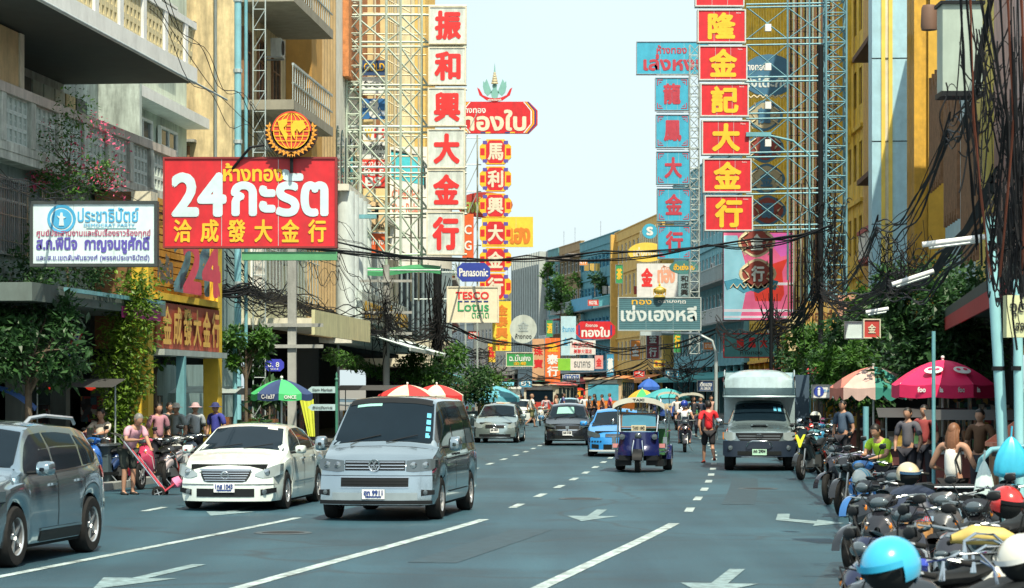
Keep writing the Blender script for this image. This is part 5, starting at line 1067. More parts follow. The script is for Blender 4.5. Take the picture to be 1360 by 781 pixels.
def shophouse(name, label, side, s0, s1, H, wall, off=11.3, floors=None, bay=2.3, frame='white', pane='pane', balc=None, acs=1, ground=True, awn=None, depth=9, grille=False, trim=None, parapet=True, wh=1.5, roofstuff=True, plants=False, openness=.68, signm=None):
    f = Fac(name, label, side, s0, s1, off); L = f.L; trim = trim or wall
    z0 = 3.9 if ground else 0; n = floors or max(1, int(round((H - z0) / 3.3))); fh = (H - z0) / n; nb = max(1, int(L / bay)); bw = L / nb
    f.box('core_wall', .05, L - .05, .34, depth, z0 - .2, H - .02, wall)
    pw = bw * (1 - openness) / 2
    for i in range(nb + 1): f.box('pier', max(0, i * bw - pw), min(L, i * bw + pw), 0, .339, z0, H, wall)
    sp1 = MB().bx(pw, bw - pw, .02, .338, 0, fh * .30).build('spandrel', wall, f.t); sp2 = MB().bx(pw, bw - pw, .02, .338, fh * .30 + wh, fh).build('lintel', wall, f.t); fst = True
    for k in range(n):
        z = z0 + k * fh
        for i in range(nb):
            for q in (sp1, sp2): (q if fst else inst(q, f.t)).location = (i * bw, 0, z)
            fst = False
        for i in range(nb):
            w_ = window(f.t, i * bw + pw + .01, z + fh * .30 + .01, bw - 2 * pw - .02, wh - .02, frame, pane, grille=grille)
        MB().bx(-.02, L + .02, -.14, .0, z - .12, z + .06).build('ledge', trim, f.t)
        if balc and k in balc:
            m = balc[k]; MB().bx(0, L, -1.25, -.142, z - .14, z).build('balcony_slab', 'concrete', f.t)
            r = MB()
            for i in range(int(L / .16) + 1): r.bx(i * .16, i * .16 + .03, -1.24, -1.21, z, z + 1.0)
            r.bx(0, L, -1.26, -1.19, z + 1.0, z + 1.06); r.bx(0, .04, -1.2, -.15, z + .9, z + .95).bx(L - .04, L, -1.2, -.15, z + .9, z + .95); r.build('balcony_railing', m, f.t)
            for q in range(int(L / 4)):
                if random.random() < .7: planter(f, .8 + q * 4 + random.uniform(0, 2), -1.0, z, random.uniform(.3, .6), '%s plant from the left, %s balcony of the %s' % (ORD[q % 13], ['first', 'second', 'third', 'fourth'][k], ' '.join(label.split()[:7])))
    if parapet: MB().bx(-.03, L + .03, -.10, .30, H, H + .9).build('parapet', trim, f.t); MB().bx(-.06, L + .06, -.18, .36, H + .9, H + 1.0).build('coping', trim, f.t)
    MB().bx(0, L, .3, depth, H - .01, H + .1).build('roof', 'concrete', f.t)
    if ground:
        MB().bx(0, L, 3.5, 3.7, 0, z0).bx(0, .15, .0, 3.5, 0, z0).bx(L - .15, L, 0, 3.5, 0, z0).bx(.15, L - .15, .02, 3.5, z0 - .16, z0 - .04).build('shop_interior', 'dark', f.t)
        for i in range(max(1, int(L / 4.2)) + 1): xx = min(L - .3, i * 4.2); f.box('shop_pier', xx, xx + .3, -.02, .3, 0, z0, trim)
        for i in range(int(L / 1.6)):      # goods on display racks inside
            c = random.choice(((.5, .06, .04), (.55, .4, .1), (.1, .3, .35), (.5, .5, .45), (.05, .08, .2))); x = .4 + i * 1.6
            MB().bx(x, x + 1.1, .9, 1.5, .13, random.uniform(.8, 2.2)).build('display_rack', 'goods', f.t)
        if awn:
            c = MB(); c.grid(lambda u, v: (L * u, -.02 - 1.9 * v, 3.35 - .55 * v), 4, 3); c.grid(lambda u, v: (L * u, -1.92, 2.80 - .25 * v), max(2, int(L)), 1)
            ao = c.build('awning', awn, f.t)
            MB().tube([(.1, -1.9, 2.8), (.1, 0, 2.6)], .02, 5).tube([(L - .1, -1.9, 2.8), (L - .1, 0, 2.6)], .02, 5).build('awning_arm', 'steel', ao)
    if roofstuff:
        x = random.uniform(1, max(1.2, L - 1.5)); MB().lathe([(.001, 1.5), (.55, 1.35), (.6, 1.2), (.6, .1), (.55, 0)], 14, Matrix.Translation((x, 2, H + .1))).build('water_tank', 'steel', f.t, smooth=40)
        MB().tube([(x + .9, 1.2, H), (x + .9, 1.2, H + 3.2)], .025, 5).tube([(x + .4, 1.2, H + 3.0), (x + 1.4, 1.2, H + 3.0)], .012, 4).tube([(x + .5, 1.2, H + 2.6), (x + 1.3, 1.2, H + 2.6)], .012, 4).build('antenna', 'steel', f.t)
    return f
acn = [0]
def scatter_acs(f, pts, desc):
    for k, (x, z) in enumerate(pts): ac_unit('air conditioner %s' % (desc[k]), f, x, z)
ORD = ['leftmost', 'second', 'third', 'fourth', 'fifth', 'sixth', 'seventh', 'eighth', 'ninth', 'tenth', 'eleventh', 'twelfth', 'thirteenth']
def planter(f, x, y, z, r, lab):
    p = f.w(x, y, z); t = thing('potted_plant', lab, 'plant', p, 0, 'potted plants on the balconies')
    MB().lathe([(.001, 0), (.12, 0), (.17, .26), (.15, .26)], 10).build('pot', mat('terracotta', (.30, .12, .06), .8), t)
    leaves(MB(), [(0, 0, .3 + r * .6)], r, 110, .12).build('foliage', random.choice(('leaf', 'leaf_dark')), t)
def leaves(b, cents, r, n, size, flat=1.0, out=None):
    """n folded leaves spread round the given clump centres"""
    for i in range(n):
        c = random.choice(cents); rr = r * (random.random() ** .45)
        a = random.uniform(0, 2 * pi); e = math.asin(random.uniform(-1, 1)); d = Vector((cos(e) * cos(a), cos(e) * sin(a), sin(e) * flat))
        p = Vector(c[:3]) + d * rr * (c[3] if len(c) > 3 else 1)
        dr = (d * .6 + Vector((random.uniform(-1, 1), random.uniform(-1, 1), random.uniform(-1, .5)))).normalized(); up = Vector((random.uniform(-.6, .6), random.uniform(-.6, .6), 1)).normalized()
        sd_ = dr.cross(up); 
        if sd_.length < .1: continue
        sd_.normalize(); nn = sd_.cross(dr); s = size * random.uniform(.4, 1.5)
        b.add([p, p + dr * s * .45 + sd_ * s * .26 - nn * s * .05, p + dr * s, p + dr * s * .45 - sd_ * s * .26 - nn * s * .05, p + dr * s * .5 + nn * s * .03], [(0, 1, 4), (1, 2, 4), (2, 3, 4), (3, 0, 4)])
    return b
def tree(label, base, height, cr, n, size, m='leaf', name='tree', cat='tree', trunk_r=.09, clumps=14, cz=None, flat=.75, lean=0, big=0, stretch=(1, 1, 1)):
    t = thing(name, label, cat, base); cz = cz or height * .72
    b = MB(); top = Vector((lean, 0, cz)); b.tube([(0, 0, 0), (lean * .2, .03, cz * .35), (lean * .7, -.03, cz * .75), top], [trunk_r, trunk_r * .85, trunk_r * .7, trunk_r * .5], 8)
    cents = []
    for i in range(clumps):
        a = random.uniform(0, 2 * pi); rr = cr * random.uniform(.35, .95); z = random.uniform(-.75, .8) * (height - cz)
        c = Vector((lean + rr * cos(a) * stretch[0], rr * sin(a) * stretch[1], cz + z * stretch[2])); cents.append((*c, random.uniform(.6, 1.25)))
        s0 = Vector((lean * .6, 0, cz * random.uniform(.6, .95))); b.tube([s0, s0.lerp(c, .5) + Vector((0, 0, .05)), c], [trunk_r * .4, trunk_r * .25, trunk_r * .08], 5)
    b.build('trunk', 'bark', t, smooth=60)
    leaves(MB(), cents, cr * .42, n, size).build('crown', m, t)
    if big:
        lf = MB().add([(0, 0, 0), (size * .7, size * .36, -.02), (size * 1.7, 0, -.05), (size * .7, -size * .36, -.02), (size * .8, 0, .03)], [(0, 1, 4), (1, 2, 4), (2, 3, 4), (3, 0, 4)]).build('leaf', m, t)
        for i in range(big):
            o = lf if i == 0 else inst(lf, t); c = random.choice(cents); a = random.uniform(0, 2 * pi); e = random.uniform(-.8, .9)
            o.location = (c[0] + cr * .45 * cos(a) * cos(e), c[1] - abs(cr * .45 * sin(a) * cos(e)), c[2] + cr * .45 * sin(e)); o.rotation_euler = (random.uniform(-1, 1), random.uniform(-.3, 1.1), random.uniform(0, 6.3)); k = random.uniform(.7, 1.25); o.scale = (k, k, k)
    return t
# ---- left side, nearest first
LF = -1
conc = mat('stained_concrete', (.56, .60, .54), .85, var=.3, dirt=.75, bump=.3)
f = Fac('balcony_building', 'grey concrete shophouse with breeze block balconies, far left', LF, 44, 62.4, 11.0); L = f.L; zb = 6.65
gr = mat('grey_render', (.46, .54, .50), .85, var=.25, dirt=.7)
f.box('core_wall', 0, L, 1.5, 9, 4.2, 17, gr); f.box('lower_wall', 0, L, .0, .4, 4.3, zb, mat('lower_render', (.22, .30, .29), .85, dirt=.6)); f.box('side_wall', L - .25, L, .41, 1.49, 4.3, 12.5, gr)
f.box('balcony_slab', -.1, L + .1, -.4, 1.5, zb, zb + .17, conc); f.box('rail', -.1, L + .1, -.46, -.14, zb + 1.3, zb + 1.5, mat('pink_coping', (.56, .50, .44), .8, dirt=.5)); f.box('rail', -.1, L + .1, -.42, -.18, zb + .17, zb + .35, conc)
nb = int(L / 2.0)
for k in range(nb + 1): f.box('rail_post', k * 2.0 - .16, k * 2.0 + .16, -.44, -.16, zb + .35, zb + 1.3, conc)
def block(nm, w, m, fr):
    b = MB(); e = fr; b.bx(0, w, 0, .12, 0, e).bx(0, w, 0, .12, w - e, w).bx(0, e, 0, .12, e, w - e).bx(w - e, w, 0, .12, e, w - e).bx(w / 2 - .018, w / 2 + .018, .02, .10, e, w - e)
    if fr < .05: b.bx(e, w - e, .03, .09, w / 2 - .015, w / 2 + .015)
    return b.build(nm, m, f.t)
bl = block('breeze_block', .31, mat('breeze_block', (.58, .66, .62), .8, dirt=.25), .035); fst = True
for k in range(nb):
    for i in range(5):
        for j in range(3): (bl if fst else inst(bl, f.t)).location = (k * 2.0 + .19 + i * .325, -.36, zb + .36 + j * .313); fst = False
for k in range(nb): f.box('dark_backing', k * 2.0 + .17, k * 2 + 1.83, -.18, -.165, zb + .36, zb + 1.29, mat('dark_teal_backing', (.05, .14, .15), .8))  # plain dark teal sheet behind the breeze blocks
for k in range(int(L / .92)):
    c = [(.46, .60, .54), (.42, .54, .50), (.54, .64, .58), (.56, .46, .22), (.06, .08, .08), (.44, .56, .50)][(k * 7 + k // 3) % 6]; f.box('shutter_panel', k * .92, k * .92 + .80, 1.36, 1.46, zb + .2, 9.2, mat('shutter', c, .6, dirt=.5))
f.box('yellow_tile_wall', 2.2, 6.0, -.12, 1.3, zb + 1.51, 9.4, mat('yellow_tile', (.62, .46, .24), .6, var=.2, dirt=.3)); f.box('partition', 6.01, 6.3, -.15, 1.35, zb + 1.51, 9.4, 'cream')
U = 15.0
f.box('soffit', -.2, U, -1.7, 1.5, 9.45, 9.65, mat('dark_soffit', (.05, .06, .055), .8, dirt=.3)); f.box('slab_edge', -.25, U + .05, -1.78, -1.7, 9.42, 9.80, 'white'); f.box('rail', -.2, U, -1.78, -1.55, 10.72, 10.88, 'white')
bo = block('pierced_block', .30, mat('sand_block', (.62, .54, .32), .8, dirt=.25), .06); fst = True
for k in range(int(U / 2.0) + 1):
    f.box('rail_post', k * 2.0 - .15, k * 2.0 + .15, -1.77, -1.56, 9.8, 10.72, 'white')
    for i in range(5):
        for j in range(3):
            if k * 2 + i * .33 + .4 > U: continue
            (bo if fst else inst(bo, f.t)).location = (k * 2.0 + .18 + i * .33, -1.72, 9.81 + j * .30); fst = False
f.box('upper_back', 0, U, .2, 1.49, 9.66, 16, mat('dark_window_wall', (.05, .07, .07), .5))
for k in range(int(U / .5)): f.box('upper_window_bar', k * .5, k * .5 + .08, .14, .19, 9.8, 15, 'galv')
for k in range(5): window(f.t, 1 + k * 3.4, 4.8, 2.4, 1.6, 'steel', 'pane', y=-.02, bars=4, grille=True)
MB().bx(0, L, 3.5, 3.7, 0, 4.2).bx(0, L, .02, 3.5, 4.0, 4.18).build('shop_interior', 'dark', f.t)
for i in range(6): f.box('shop_pier', i * 3.3, i * 3.3 + .35, 0, .35, 0, 4.2, mat('dark_pier', (.10, .12, .11), .8, dirt=.5))  # pier colour darkened to stand in for the ground floor shade
for i in range(11): f.box('display_rack', .4 + i * 1.6, 1.4 + i * 1.6, .9, 1.5, .13, random.uniform(1, 2.2), 'goods')
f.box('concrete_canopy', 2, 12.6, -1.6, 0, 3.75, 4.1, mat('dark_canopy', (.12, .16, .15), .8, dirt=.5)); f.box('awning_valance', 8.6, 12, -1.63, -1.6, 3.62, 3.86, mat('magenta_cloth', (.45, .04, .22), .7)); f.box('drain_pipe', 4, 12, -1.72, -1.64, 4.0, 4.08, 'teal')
for k in range(16): MB().tube([(k, -1.80, 9.42), (k + .5, -2.3, 9.15), (k + 1, -1.80, 9.42)], .02, 4).build('awning_lattice', 'galv', f.t)
MB().tube([(0, -2.3, 9.15), (16, -2.3, 9.15)], .025, 5).build('lattice_rail', 'galv', f.t)
# B: yellow slatted gold shop
f = Fac('gold_shop', 'gold shop front with orange slats between yellow pilasters', LF, 56, 64.2, 9.95); L = f.L; yel = mat('yellow_pilaster', (.74, .50, .05), .5, dirt=.15)
f.box('core_wall', 0, L, .15, 1.0, 3.0, 6.6, mat('brown_board', (.20, .10, .04), .8))
for x in (.0, L - .55): f.box('pilaster', x, x + .5, -.25, .14, .13, 6.2, yel); f.box('pilaster_cap', x - .08, x + .58, -.33, .13, 6.21, 6.6, 'cream')
sl = MB().bx(.52, L - .57, -.04, .10, 0, .15).build('slat', mat('orange_slat', (.62, .30, .05), .55, var=.2, scale=3), f.t)
for i in range(13): (sl if i == 0 else inst(sl, f.t)).location = (0, random.uniform(-.008, .008), 4.35 + i * .175)
f.box('beam', .5, L - .55, -.35, .1, 4.16, 4.32, yel); f.box('carved_board', .6, L - .65, -.30, -.22, 3.02, 4.1, mat('carved_red_board', (.34, .07, .04), .6, var=.2, scale=6)); f.box('carved_ledge', .55, L - .6, -.5, .14, 2.86, 3.0, 'galv')
for k, ch in enumerate('金成發大金行'): lettering(ch, 1.0 + k * 1.08, 3.15, .85, .85, mat('gilt', (.75, .45, .12), .4), f.t, y=-.31, bold=.03, relief=.05)
lt = mat('neon_pink', (.75, .08, .14), .4)
lettering('24', 2.3, 4.5, 4.2, 1.25, 'teal', f.t, y=-.30, bold=.10, relief=.02); lettering('24', 2.4, 4.45, 4.2, 1.2, lt, f.t, y=-.42, bold=.08, relief=.1)
lettering('กะรัต', .6, 4.6, 1.5, .6, 'steel', f.t, y=-.25, bold=.05, relief=.08); lettering('K', L - 1.4, 4.5, .6, .7, lt, f.t, y=-.25, bold=.05, relief=.1)
MB().bx(0, L, 1.9, 2.0, 0, 3.0).bx(0, L, .15, 1.9, 2.7, 2.98).build('shop_interior', 'dark', f.t); f.box('post', 2.6, 2.8, -.5, -.3, .13, 2.86, 'teal'); f.box('counter', 1, L - 1, .5, 1.0, .13, 1.1, 'steel'); f.box('shelf_goods', 1, L - 1, 1.1, 1.6, 1.3, 1.9, 'goods')
f = Fac('pale_green_building', 'pale green plastered house with potted terrace behind the gold shop', LF, 62.5, 74, 11.2); L = f.L
f.box('core_wall', 0, L, 1.6, 9, 6.9, 15.5, mat('pale_green_render', (.56, .64, .54), .85, dirt=.4)); f.box('lower_wall', 0, L, 0, 9, 0, 6.88, mat('teal_plaster', (.30, .44, .44), .8, dirt=.4)); f.box('terrace_rail', 0, L, -.1, .1, 6.9, 7.5, conc); f.box('ledge', 0, L, .9, 1.6, 9.9, 10.2, 'white')
for k in range(3): window(f.t, 1 + k * 3.2, 7.8, 2.2, 1.8, 'white', 'pane', y=1.5); window(f.t, 1 + k * 3.2, 11.4, 2.2, 1.9, 'white', 'pane', y=1.5)
for q, x in enumerate((.8, 2.2, 3.8, 5.5, 7.5)): planter(f, x, .5, 7.2, .6, '%s leafy pot on the pale green terrace behind the red 24 board' % ORD[q])
# cyan drain column and lattice mast
t = thing('pipe_column', 'tall pale cyan column between gold shop and yellow balconies', 'column', S(69.3, -10.3), 0)
MB().tube([(0, 0, .1), (0, 0, 16)], .10, 10).build('column', mat('pale_cyan_paint', (.22, .50, .58), .5, dirt=.3), t, smooth=60); MB().tube([(.22, .1, .1), (.22, .1, 16)], .05, 8).build('pipe', 'teal', t, smooth=60)
for k in range(8): MB().tube([(0, 0, 1 + k * 2), (0, 0, 1.1 + k * 2)], .13, 10).build('collar', 'galv', t)
# C: yellow building with balconies
yc = mat('sunny_render', (.66, .53, .30), .85, var=.2, dirt=.6)
f = Fac('yellow_balcony_building', 'cream and yellow building with slanting grey balconies behind the red sign', LF, 75, 87, 11.2); L = f.L
f.box('core_wall', 0, L, .3, 9, 4.2, 19, yc); f.box('lower_wall', 0, L, -.02, .29, 4.2, 8.8, mat('pale_stucco', (.58, .60, .44), .85, dirt=.45))
for z in (10.9, 14.2, 17.4):
    f.box('balcony_slab', 0, L - 3.5, -1.5, .3, z - .3, z, mat('grey_soffit', (.30, .28, .22), .85, dirt=.3)); r = MB()
    for i in range(int((L - 3.5) / .45)): r.bx(i * .45, i * .45 + .025, -1.48, -1.455, z, z + 1.05)
    r.bx(0, L - 3.5, -1.5, -1.44, z + 1.05, z + 1.12).bx(0, L - 3.5, -1.5, -1.44, z + .5, z + .54).build('balcony_railing', 'galv', f.t)
    for i in range(3): window(f.t, 1 + i * 2.7, z + .2, 1.5, 2.2, 'wood', 'pane', y=.28)
f.box('brown_panel', L - 2.4, L, -.6, .29, 9, 19, mat('ochre_render', (.50, .28, .07), .8, dirt=.2))
for i in range(3): window(f.t, .8 + i * 3.3, 5.2, 2.0, 2.2, 'white', mat('amber_pane', (.35, .26, .12), .3), y=-.04, grille=True)
for k in range(19): MB().tube([(k * .62, -.5, 8.9), (k * .62, -.55, 5.0)], .018, 4).build('grille_bar', 'galv', f.t)
for z in (5.2, 6.4, 7.6, 8.8): MB().tube([(0, -.55, z), (11.6, -.55, z)], .016, 4).build('grille_rail', 'galv', f.t)
f.box('canopy', -1, L + .1, -2.2, -.02, 4.0, 4.2, 'cream'); f.box('canopy_fascia', -1, L + .1, -2.3, -2.2, 3.7, 4.45, mat('fascia', (.60, .58, .34), .7, dirt=.3))
MB().bx(0, L, 3.5, 3.7, 0, 4.0).build('shop_interior', 'dark', f.t)
for i in range(6):
    c = 0; f.box('display_rack', .4 + i * 1.9, 1.4 + i * 1.9, -.4, .3, .13, random.uniform(1.5, 2.6), 'goods')
for x, z in ((.4, 9.2), (-.02, 0)):
    for yy in (.9, 2.2): MB().tube([(-.10, yy, 4.5), (-.10, yy, 19)], .05, 8).build('drain_pipe', 'galv', f.t, smooth=60)
for z in (8, 11.6, 15): 
    o = window(f.t, -.06, z, 1.2, 1.5, 'wood', 'pane', y=2.9); o.rotation_euler = (0, 0, -pi / 2); f.box('weather_ledge', -.35, -.01, 1.5, 3.2, z + 1.6, z + 1.68, 'concrete')
lp = thing('lattice_mast', 'thin grey lattice mast standing beside the pale cyan column', 'mast', S(72, -10.2)); b = MB()
for k in range(26): b.tube([(-.18, 0, k * .6), (.18, 0, k * .6 + .6)], .012, 4).tube([(.18, 0, k * .6), (-.18, 0, k * .6)], .012, 4)
b.tube([(-.18, 0, 0), (-.18, 0, 16)], .02, 5).tube([(.18, 0, 0), (.18, 0, 16)], .02, 5).build('mast_frame', 'galv', lp)
# D, E, F
for q, (x_, z_) in enumerate(((2.2, 9.6), (4.6, 12.8), (1.2, 15.8), (6.4, 6.2))): ac_unit('grimy air conditioner %s on the yellow balcony building' % ['low beside the window', 'under the second balcony', 'high near the pipe', 'above the pale canopy'][q], f, x_, z_, -.25)
f = Fac('striped_glass_tower', 'tall building with dark vertical glass strips behind scaffolding', LF, 87.2, 93.5, 11.2); L = f.L; f.box('core_wall', 0, L, .3, 9, 4, 25, mat('brown_glass', (.10, .07, .04), .2))
for i in range(9): f.box('vertical_fin', i * .8, i * .8 + .22, -.2, .29, 4, 25, mat('tan_fin', (.50, .36, .18), .7, dirt=.3))
f.box('shop_interior', 0, L, .4, 1, 0, 4, 'dark')
f = Fac('white_sign_building', 'tall white building with orange brick panel and round columns behind scaffold', LF, 93.8, 126, 11.0); L = f.L; wh = mat('white_render', (.72, .72, .64), .8, dirt=.22)
f.box('core_wall', 0, L, .3, 9, 3.8, 27, wh); ob = mat('orange_brick', (.52, .20, .07), .8, var=.3, scale=6)
f.box('brick_panel', 5.2, 13, .05, .29, 14.6, 27, ob); f.box('brick_panel', 15, 19, .05, .29, 12.2, 27, ob)
f.box('brick_mortar_bed', 5.4, 6, .0, .02, 14.6, 14.7, ob)
for k in range(9): f.box('cream_pilaster', 13.3 + k * .18 if k < 2 else 19.3 + (k - 2) * 1.0, 13.45 + k * .18 if k < 2 else 19.8 + (k - 2) * 1.0, -.15, .29, 9.5, 27, mat('cream_pilaster', (.66, .52, .26), .7, dirt=.2))
for k in range(9): MB().tube([(k * 1.7 + .6, -.3, 4.6), (k * 1.7 + .6, -.3, 9.6)], .36, 14).build('round_column', mat('blue_white_column', (.62, .70, .70), .6, dirt=.2), f.t, smooth=60)
for k in range(6): MB().prism([(-.45, 0), (.45, 0), (.45, 1.9), (.32, 2.3), (0, 2.5), (-.32, 2.3), (-.45, 1.9)], .05, Matrix.Translation((k * 1.7 + 1.45, .24, 9.9))).build('arched_window', 'pane', f.t)
f.box('cornice', 0, L, -.5, .29, 9.6, 9.85, wh); f.box('podium', 0, L, -.6, .29, 3.8, 4.6, wh)
f.box('name_band', 2, L - 8, -.8, -.62, 4.7, 5.9, mat('cyan_white_panel', (.55, .64, .62), .6, dirt=.2)); lettering('ธนาคารทองคำ เยาวราช', 2.6, 4.9, L - 11, .8, 'yellow', f.t, y=-.82, bold=.05, relief=.04)
MB().bx(0, L, 3.3, 3.5, 0, 3.8).bx(0, L, .3, 3.3, 3.6, 3.78).build('shop_interior', 'dark', f.t)
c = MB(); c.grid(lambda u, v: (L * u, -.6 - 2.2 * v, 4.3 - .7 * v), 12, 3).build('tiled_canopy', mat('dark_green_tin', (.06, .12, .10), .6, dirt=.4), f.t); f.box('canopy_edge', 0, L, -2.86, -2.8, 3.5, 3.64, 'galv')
for k in range(36): MB().tube([(k * .85, -.6, 4.34), (k * .85, -2.8, 3.64)], .03, 4).build('canopy_rib', 'galv', f.t)
f = Fac('drum_building', 'white round fronted building with dark vertical louvres', LF, 126.5, 139, 9.8); L = f.L
def drum(z0, z1, r, m, nm): MB().lathe([(r, z0), (r, z1), (.001, z1)], 36, Matrix.Translation((L / 2, 4.2, 0))).build(nm, m, f.t, smooth=40)
drum(3.2, 4.6, 5.2, 'cream', 'base_ring'); drum(4.6, 8.4, 4.9, mat('deep_glass', (.02, .03, .04), .3), 'glass_drum'); drum(8.4, 12.5, 5.1, mat('bright_white_render', (.78, .78, .74), .7, dirt=.08), 'white_drum')
lo = MB().bx(-.04, .04, -.12, 0, 4.6, 8.4).build('louvre', mat('slate_louvre', (.22, .30, .34), .6), f.t)
for i in range(46):
    o = lo if i == 0 else inst(lo, f.t); a = R(180 + 180 * i / 45); o.location = (L / 2 + 4.98 * cos(a), 4.2 + 4.98 * sin(a), 0); o.rotation_euler = (0, 0, a + pi / 2)
f.box('shop_interior', 0, L, .5, 1, 0, 3.2, 'dark'); f.box('core_wall', 0, L, 5, 9, 3.2, 24, mat('ochre_grey', (.50, .46, .34), .8, dirt=.3))
f = Fac('ochre_fin_building', 'tall ochre building with vertical ribs beside the white lettered tower', LF, 139.3, 152, 11); L = f.L; f.box('core_wall', 0, L, .3, 9, 3.5, 27, mat('pale_render', (.66, .58, .36), .8, dirt=.3))
for i in range(12): f.box('rib', i * 1.05, i * 1.05 + .4, -.3, .29, 3.5, 27, mat('ochre_rib', (.62, .42, .12), .7, dirt=.2))
f.box('shop_interior', 0, L, .4, 1, 0, 3.5, 'dark')
specs = [(152.3, 170, 15, (.30, .36, .34), 'grey green shophouse block far down the left side'), (170.3, 186, 12.5, (.45, .40, .25), 'cream shophouse far down the left side behind the green sign'), (186.3, 205, 14, (.25, .38, .38), 'teal grey shophouse near the left end of the street'), (205.3, 226, 16, (.42, .30, .20), 'brown shophouse near the bend, left side')]
for a, b_, H, c, lab in specs: shophouse('shophouse', lab, LF, a, b_, H, mat('far_wall', c, .85, dirt=.35), balc={1: 'galv', 2: 'galv'}, awn=mat('awning_cloth', random.choice(((.05, .25, .28), (.3, .05, .04), (.08, .2, .1))), .8))
# ---- right side
RT = 1
f = Fac('dark_shop_row', 'shaded shop row with red valance behind the pink umbrella', RT, 30, 59.5, 11.0); L = f.L
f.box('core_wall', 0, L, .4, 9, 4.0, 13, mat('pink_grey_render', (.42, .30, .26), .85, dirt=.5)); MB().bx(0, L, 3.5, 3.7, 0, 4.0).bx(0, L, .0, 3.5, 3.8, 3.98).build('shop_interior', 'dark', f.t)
f.box('canopy', 0, L, -2.4, 0, 3.75, 3.95, mat('dark_tin', (.05, .07, .06), .7, dirt=.3)); f.box('red_valance', 0, L, -2.4, -2.36, 3.45, 3.75, mat('red_valance', (.40, .03, .03), .7))
for i in range(17):
    c = random.choice(((.4, .04, .03), (.3, .2, .05), (.1, .25, .28), (.35, .3, .2), (.5, .1, .15))); f.box('display_rack', .4 + i * 1.7, 1.5 + i * 1.7, -.6, .2, .13, random.uniform(.9, 2.1), 'goods')
for i in range(5): window(f.t, 2 + i * 5, 5.5, 2.6, 2, 'white', 'pane', y=.36, grille=True)
pb = mat('pale_blue_panel', (.38, .60, .70), .5, dirt=.12); py_ = mat('yellow_panel', (.78, .56, .10), .5, dirt=.12)
f = Fac('panel_clad_building', 'pale blue and yellow panelled building at upper right', RT, 60, 87.5, 11.2); L = f.L; f.box('core_wall', 0, L, .3, 9, 3.8, 19, mat('pale_green_render', (.52, .60, .52), .85, dirt=.4))
for k in range(11):
    m = [pb, pb, mat('yellow_panel2', (.74, .60, .08), .5, dirt=.1), mat('pink_tin', (.55, .36, .32), .6, dirt=.5), mat('rose_tin', (.62, .46, .44), .6, dirt=.5)][min(4, k // 2)]
    for z in range(5): f.box('cladding_panel', k * 2.5, k * 2.5 + 2.46, .05, .28, 3.8 + z * 3.0, 6.76 + z * 3.0, m)
for q in range(3):
    for k in range(16): f.box('wooden_slat', 9 + q * 5 + k * .25, 9.16 + q * 5 + k * .25, -1.3 + .0 * k, -1.2, 8.2 - q * 1.4 + (k % 3) * .15, 11.8 - q * 1.2 - (k % 4) * .2, 'wood')
MB().bx(0, L, 3.5, 3.7, 0, 3.8).bx(0, L, .0, 3.5, 3.6, 3.78).build('shop_interior', 'dark', f.t); f.box('canopy', 0, L, -2.4, 0, 3.6, 3.78, mat('dark_tin', (.05, .07, .06), .7, dirt=.3))
for i in range(15):
    c = random.choice(((.4, .04, .03), (.5, .35, .08), (.1, .25, .28), (.5, .45, .35))); f.box('display_rack', .4 + i * 1.7, 1.5 + i * 1.7, -.6, .2, .13, random.uniform(.9, 2.0), 'goods')
t = thing('striped_pilaster', 'tall pilaster striped pale blue and yellow at upper right', 'pilaster', S(90.4, 9.5), -head(90))
for k, (w0, w1, m, pr) in enumerate([(-.55, -.22, pb, 0), (-.22, -.08, py_, -.05), (-.08, .04, 'cream', .02), (.04, .18, py_, -.05), (.18, .70, pb, 0)]): MB().bx(w0, w1, pr, 1.6, 2.6, 19).build('stripe_panel', m, t)
for z in (5, 8, 11, 14): MB().bx(-.57, .72, -.012, .0, z, z + .03).build('joint', 'black', t)
rb = mat('mustard_tin', (.66, .38, .05), .5, dirt=.3, var=.2)
f = Fac('mustard_ribbed_building', 'mustard yellow ribbed metal clad building with air conditioner ledge', RT, 92.5, 112, 10.7); L = f.L; f.box('core_wall', 0, L, .5, 9, 3.8, 22, mat('mustard_back', (.60, .36, .05), .7))
for k in range(int(L / .42)):
    r0 = k * .42
    if r0 > L - 9.5 and r0 < L - 3.2: MB().bx(r0, r0 + .20, .25, .49, 4.2, 15.2).build('rib', mat('pale_rib', (.58, .50, .26), .6, dirt=.2), f.t); continue
    MB().bx(r0, r0 + .24, -.0, .49, 4.2, 21).build('rib', rb, f.t)
f.box('hood', L - 9.8, L - 3, -1.4, .0, 15.4, 15.6, mat('rust_brown', (.10, .05, .03), .8)); f.box('ledge', L - 9, L - 4, -1.3, -.02, 10.3, 10.5, mat('rust_brown', (.10, .05, .03), .8))
for k in range(2): ac_unit(['air conditioner on the brown ledge of the mustard building, left unit', 'air conditioner on the brown ledge of the mustard building, right unit'][k], f, L - 8 + k * 1.8, 10.5, -.7)
f.box('red_white_balcony', L - 8.2, L - 3.5, -1.3, 0, 7.0, 7.25, mat('maroon_paint', (.35, .03, .04), .6)); f.box('balcony_front', L - 8.2, L - 5.4, -1.3, -1.2, 7.25, 8.2, 'white'); f.box('balcony_cap', L - 8.3, L - 3.5, -1.36, -1.1, 8.2, 8.36, mat('maroon_paint', (.35, .03, .04), .6))
for k in range(8): f.box('baluster', L - 5.3 + k * .22, L - 5.2 + k * .22, -1.28, -1.2, 7.25, 8.2, 'white')
fan = MB()
for k in range(9): rr = .5 + k * .28; fan.tube([(L - 9.5 + rr * cos(R(a)) * .9, -.3, 8.6 + rr * sin(R(a))) for a in range(20, 200, 15)], .012, 4)
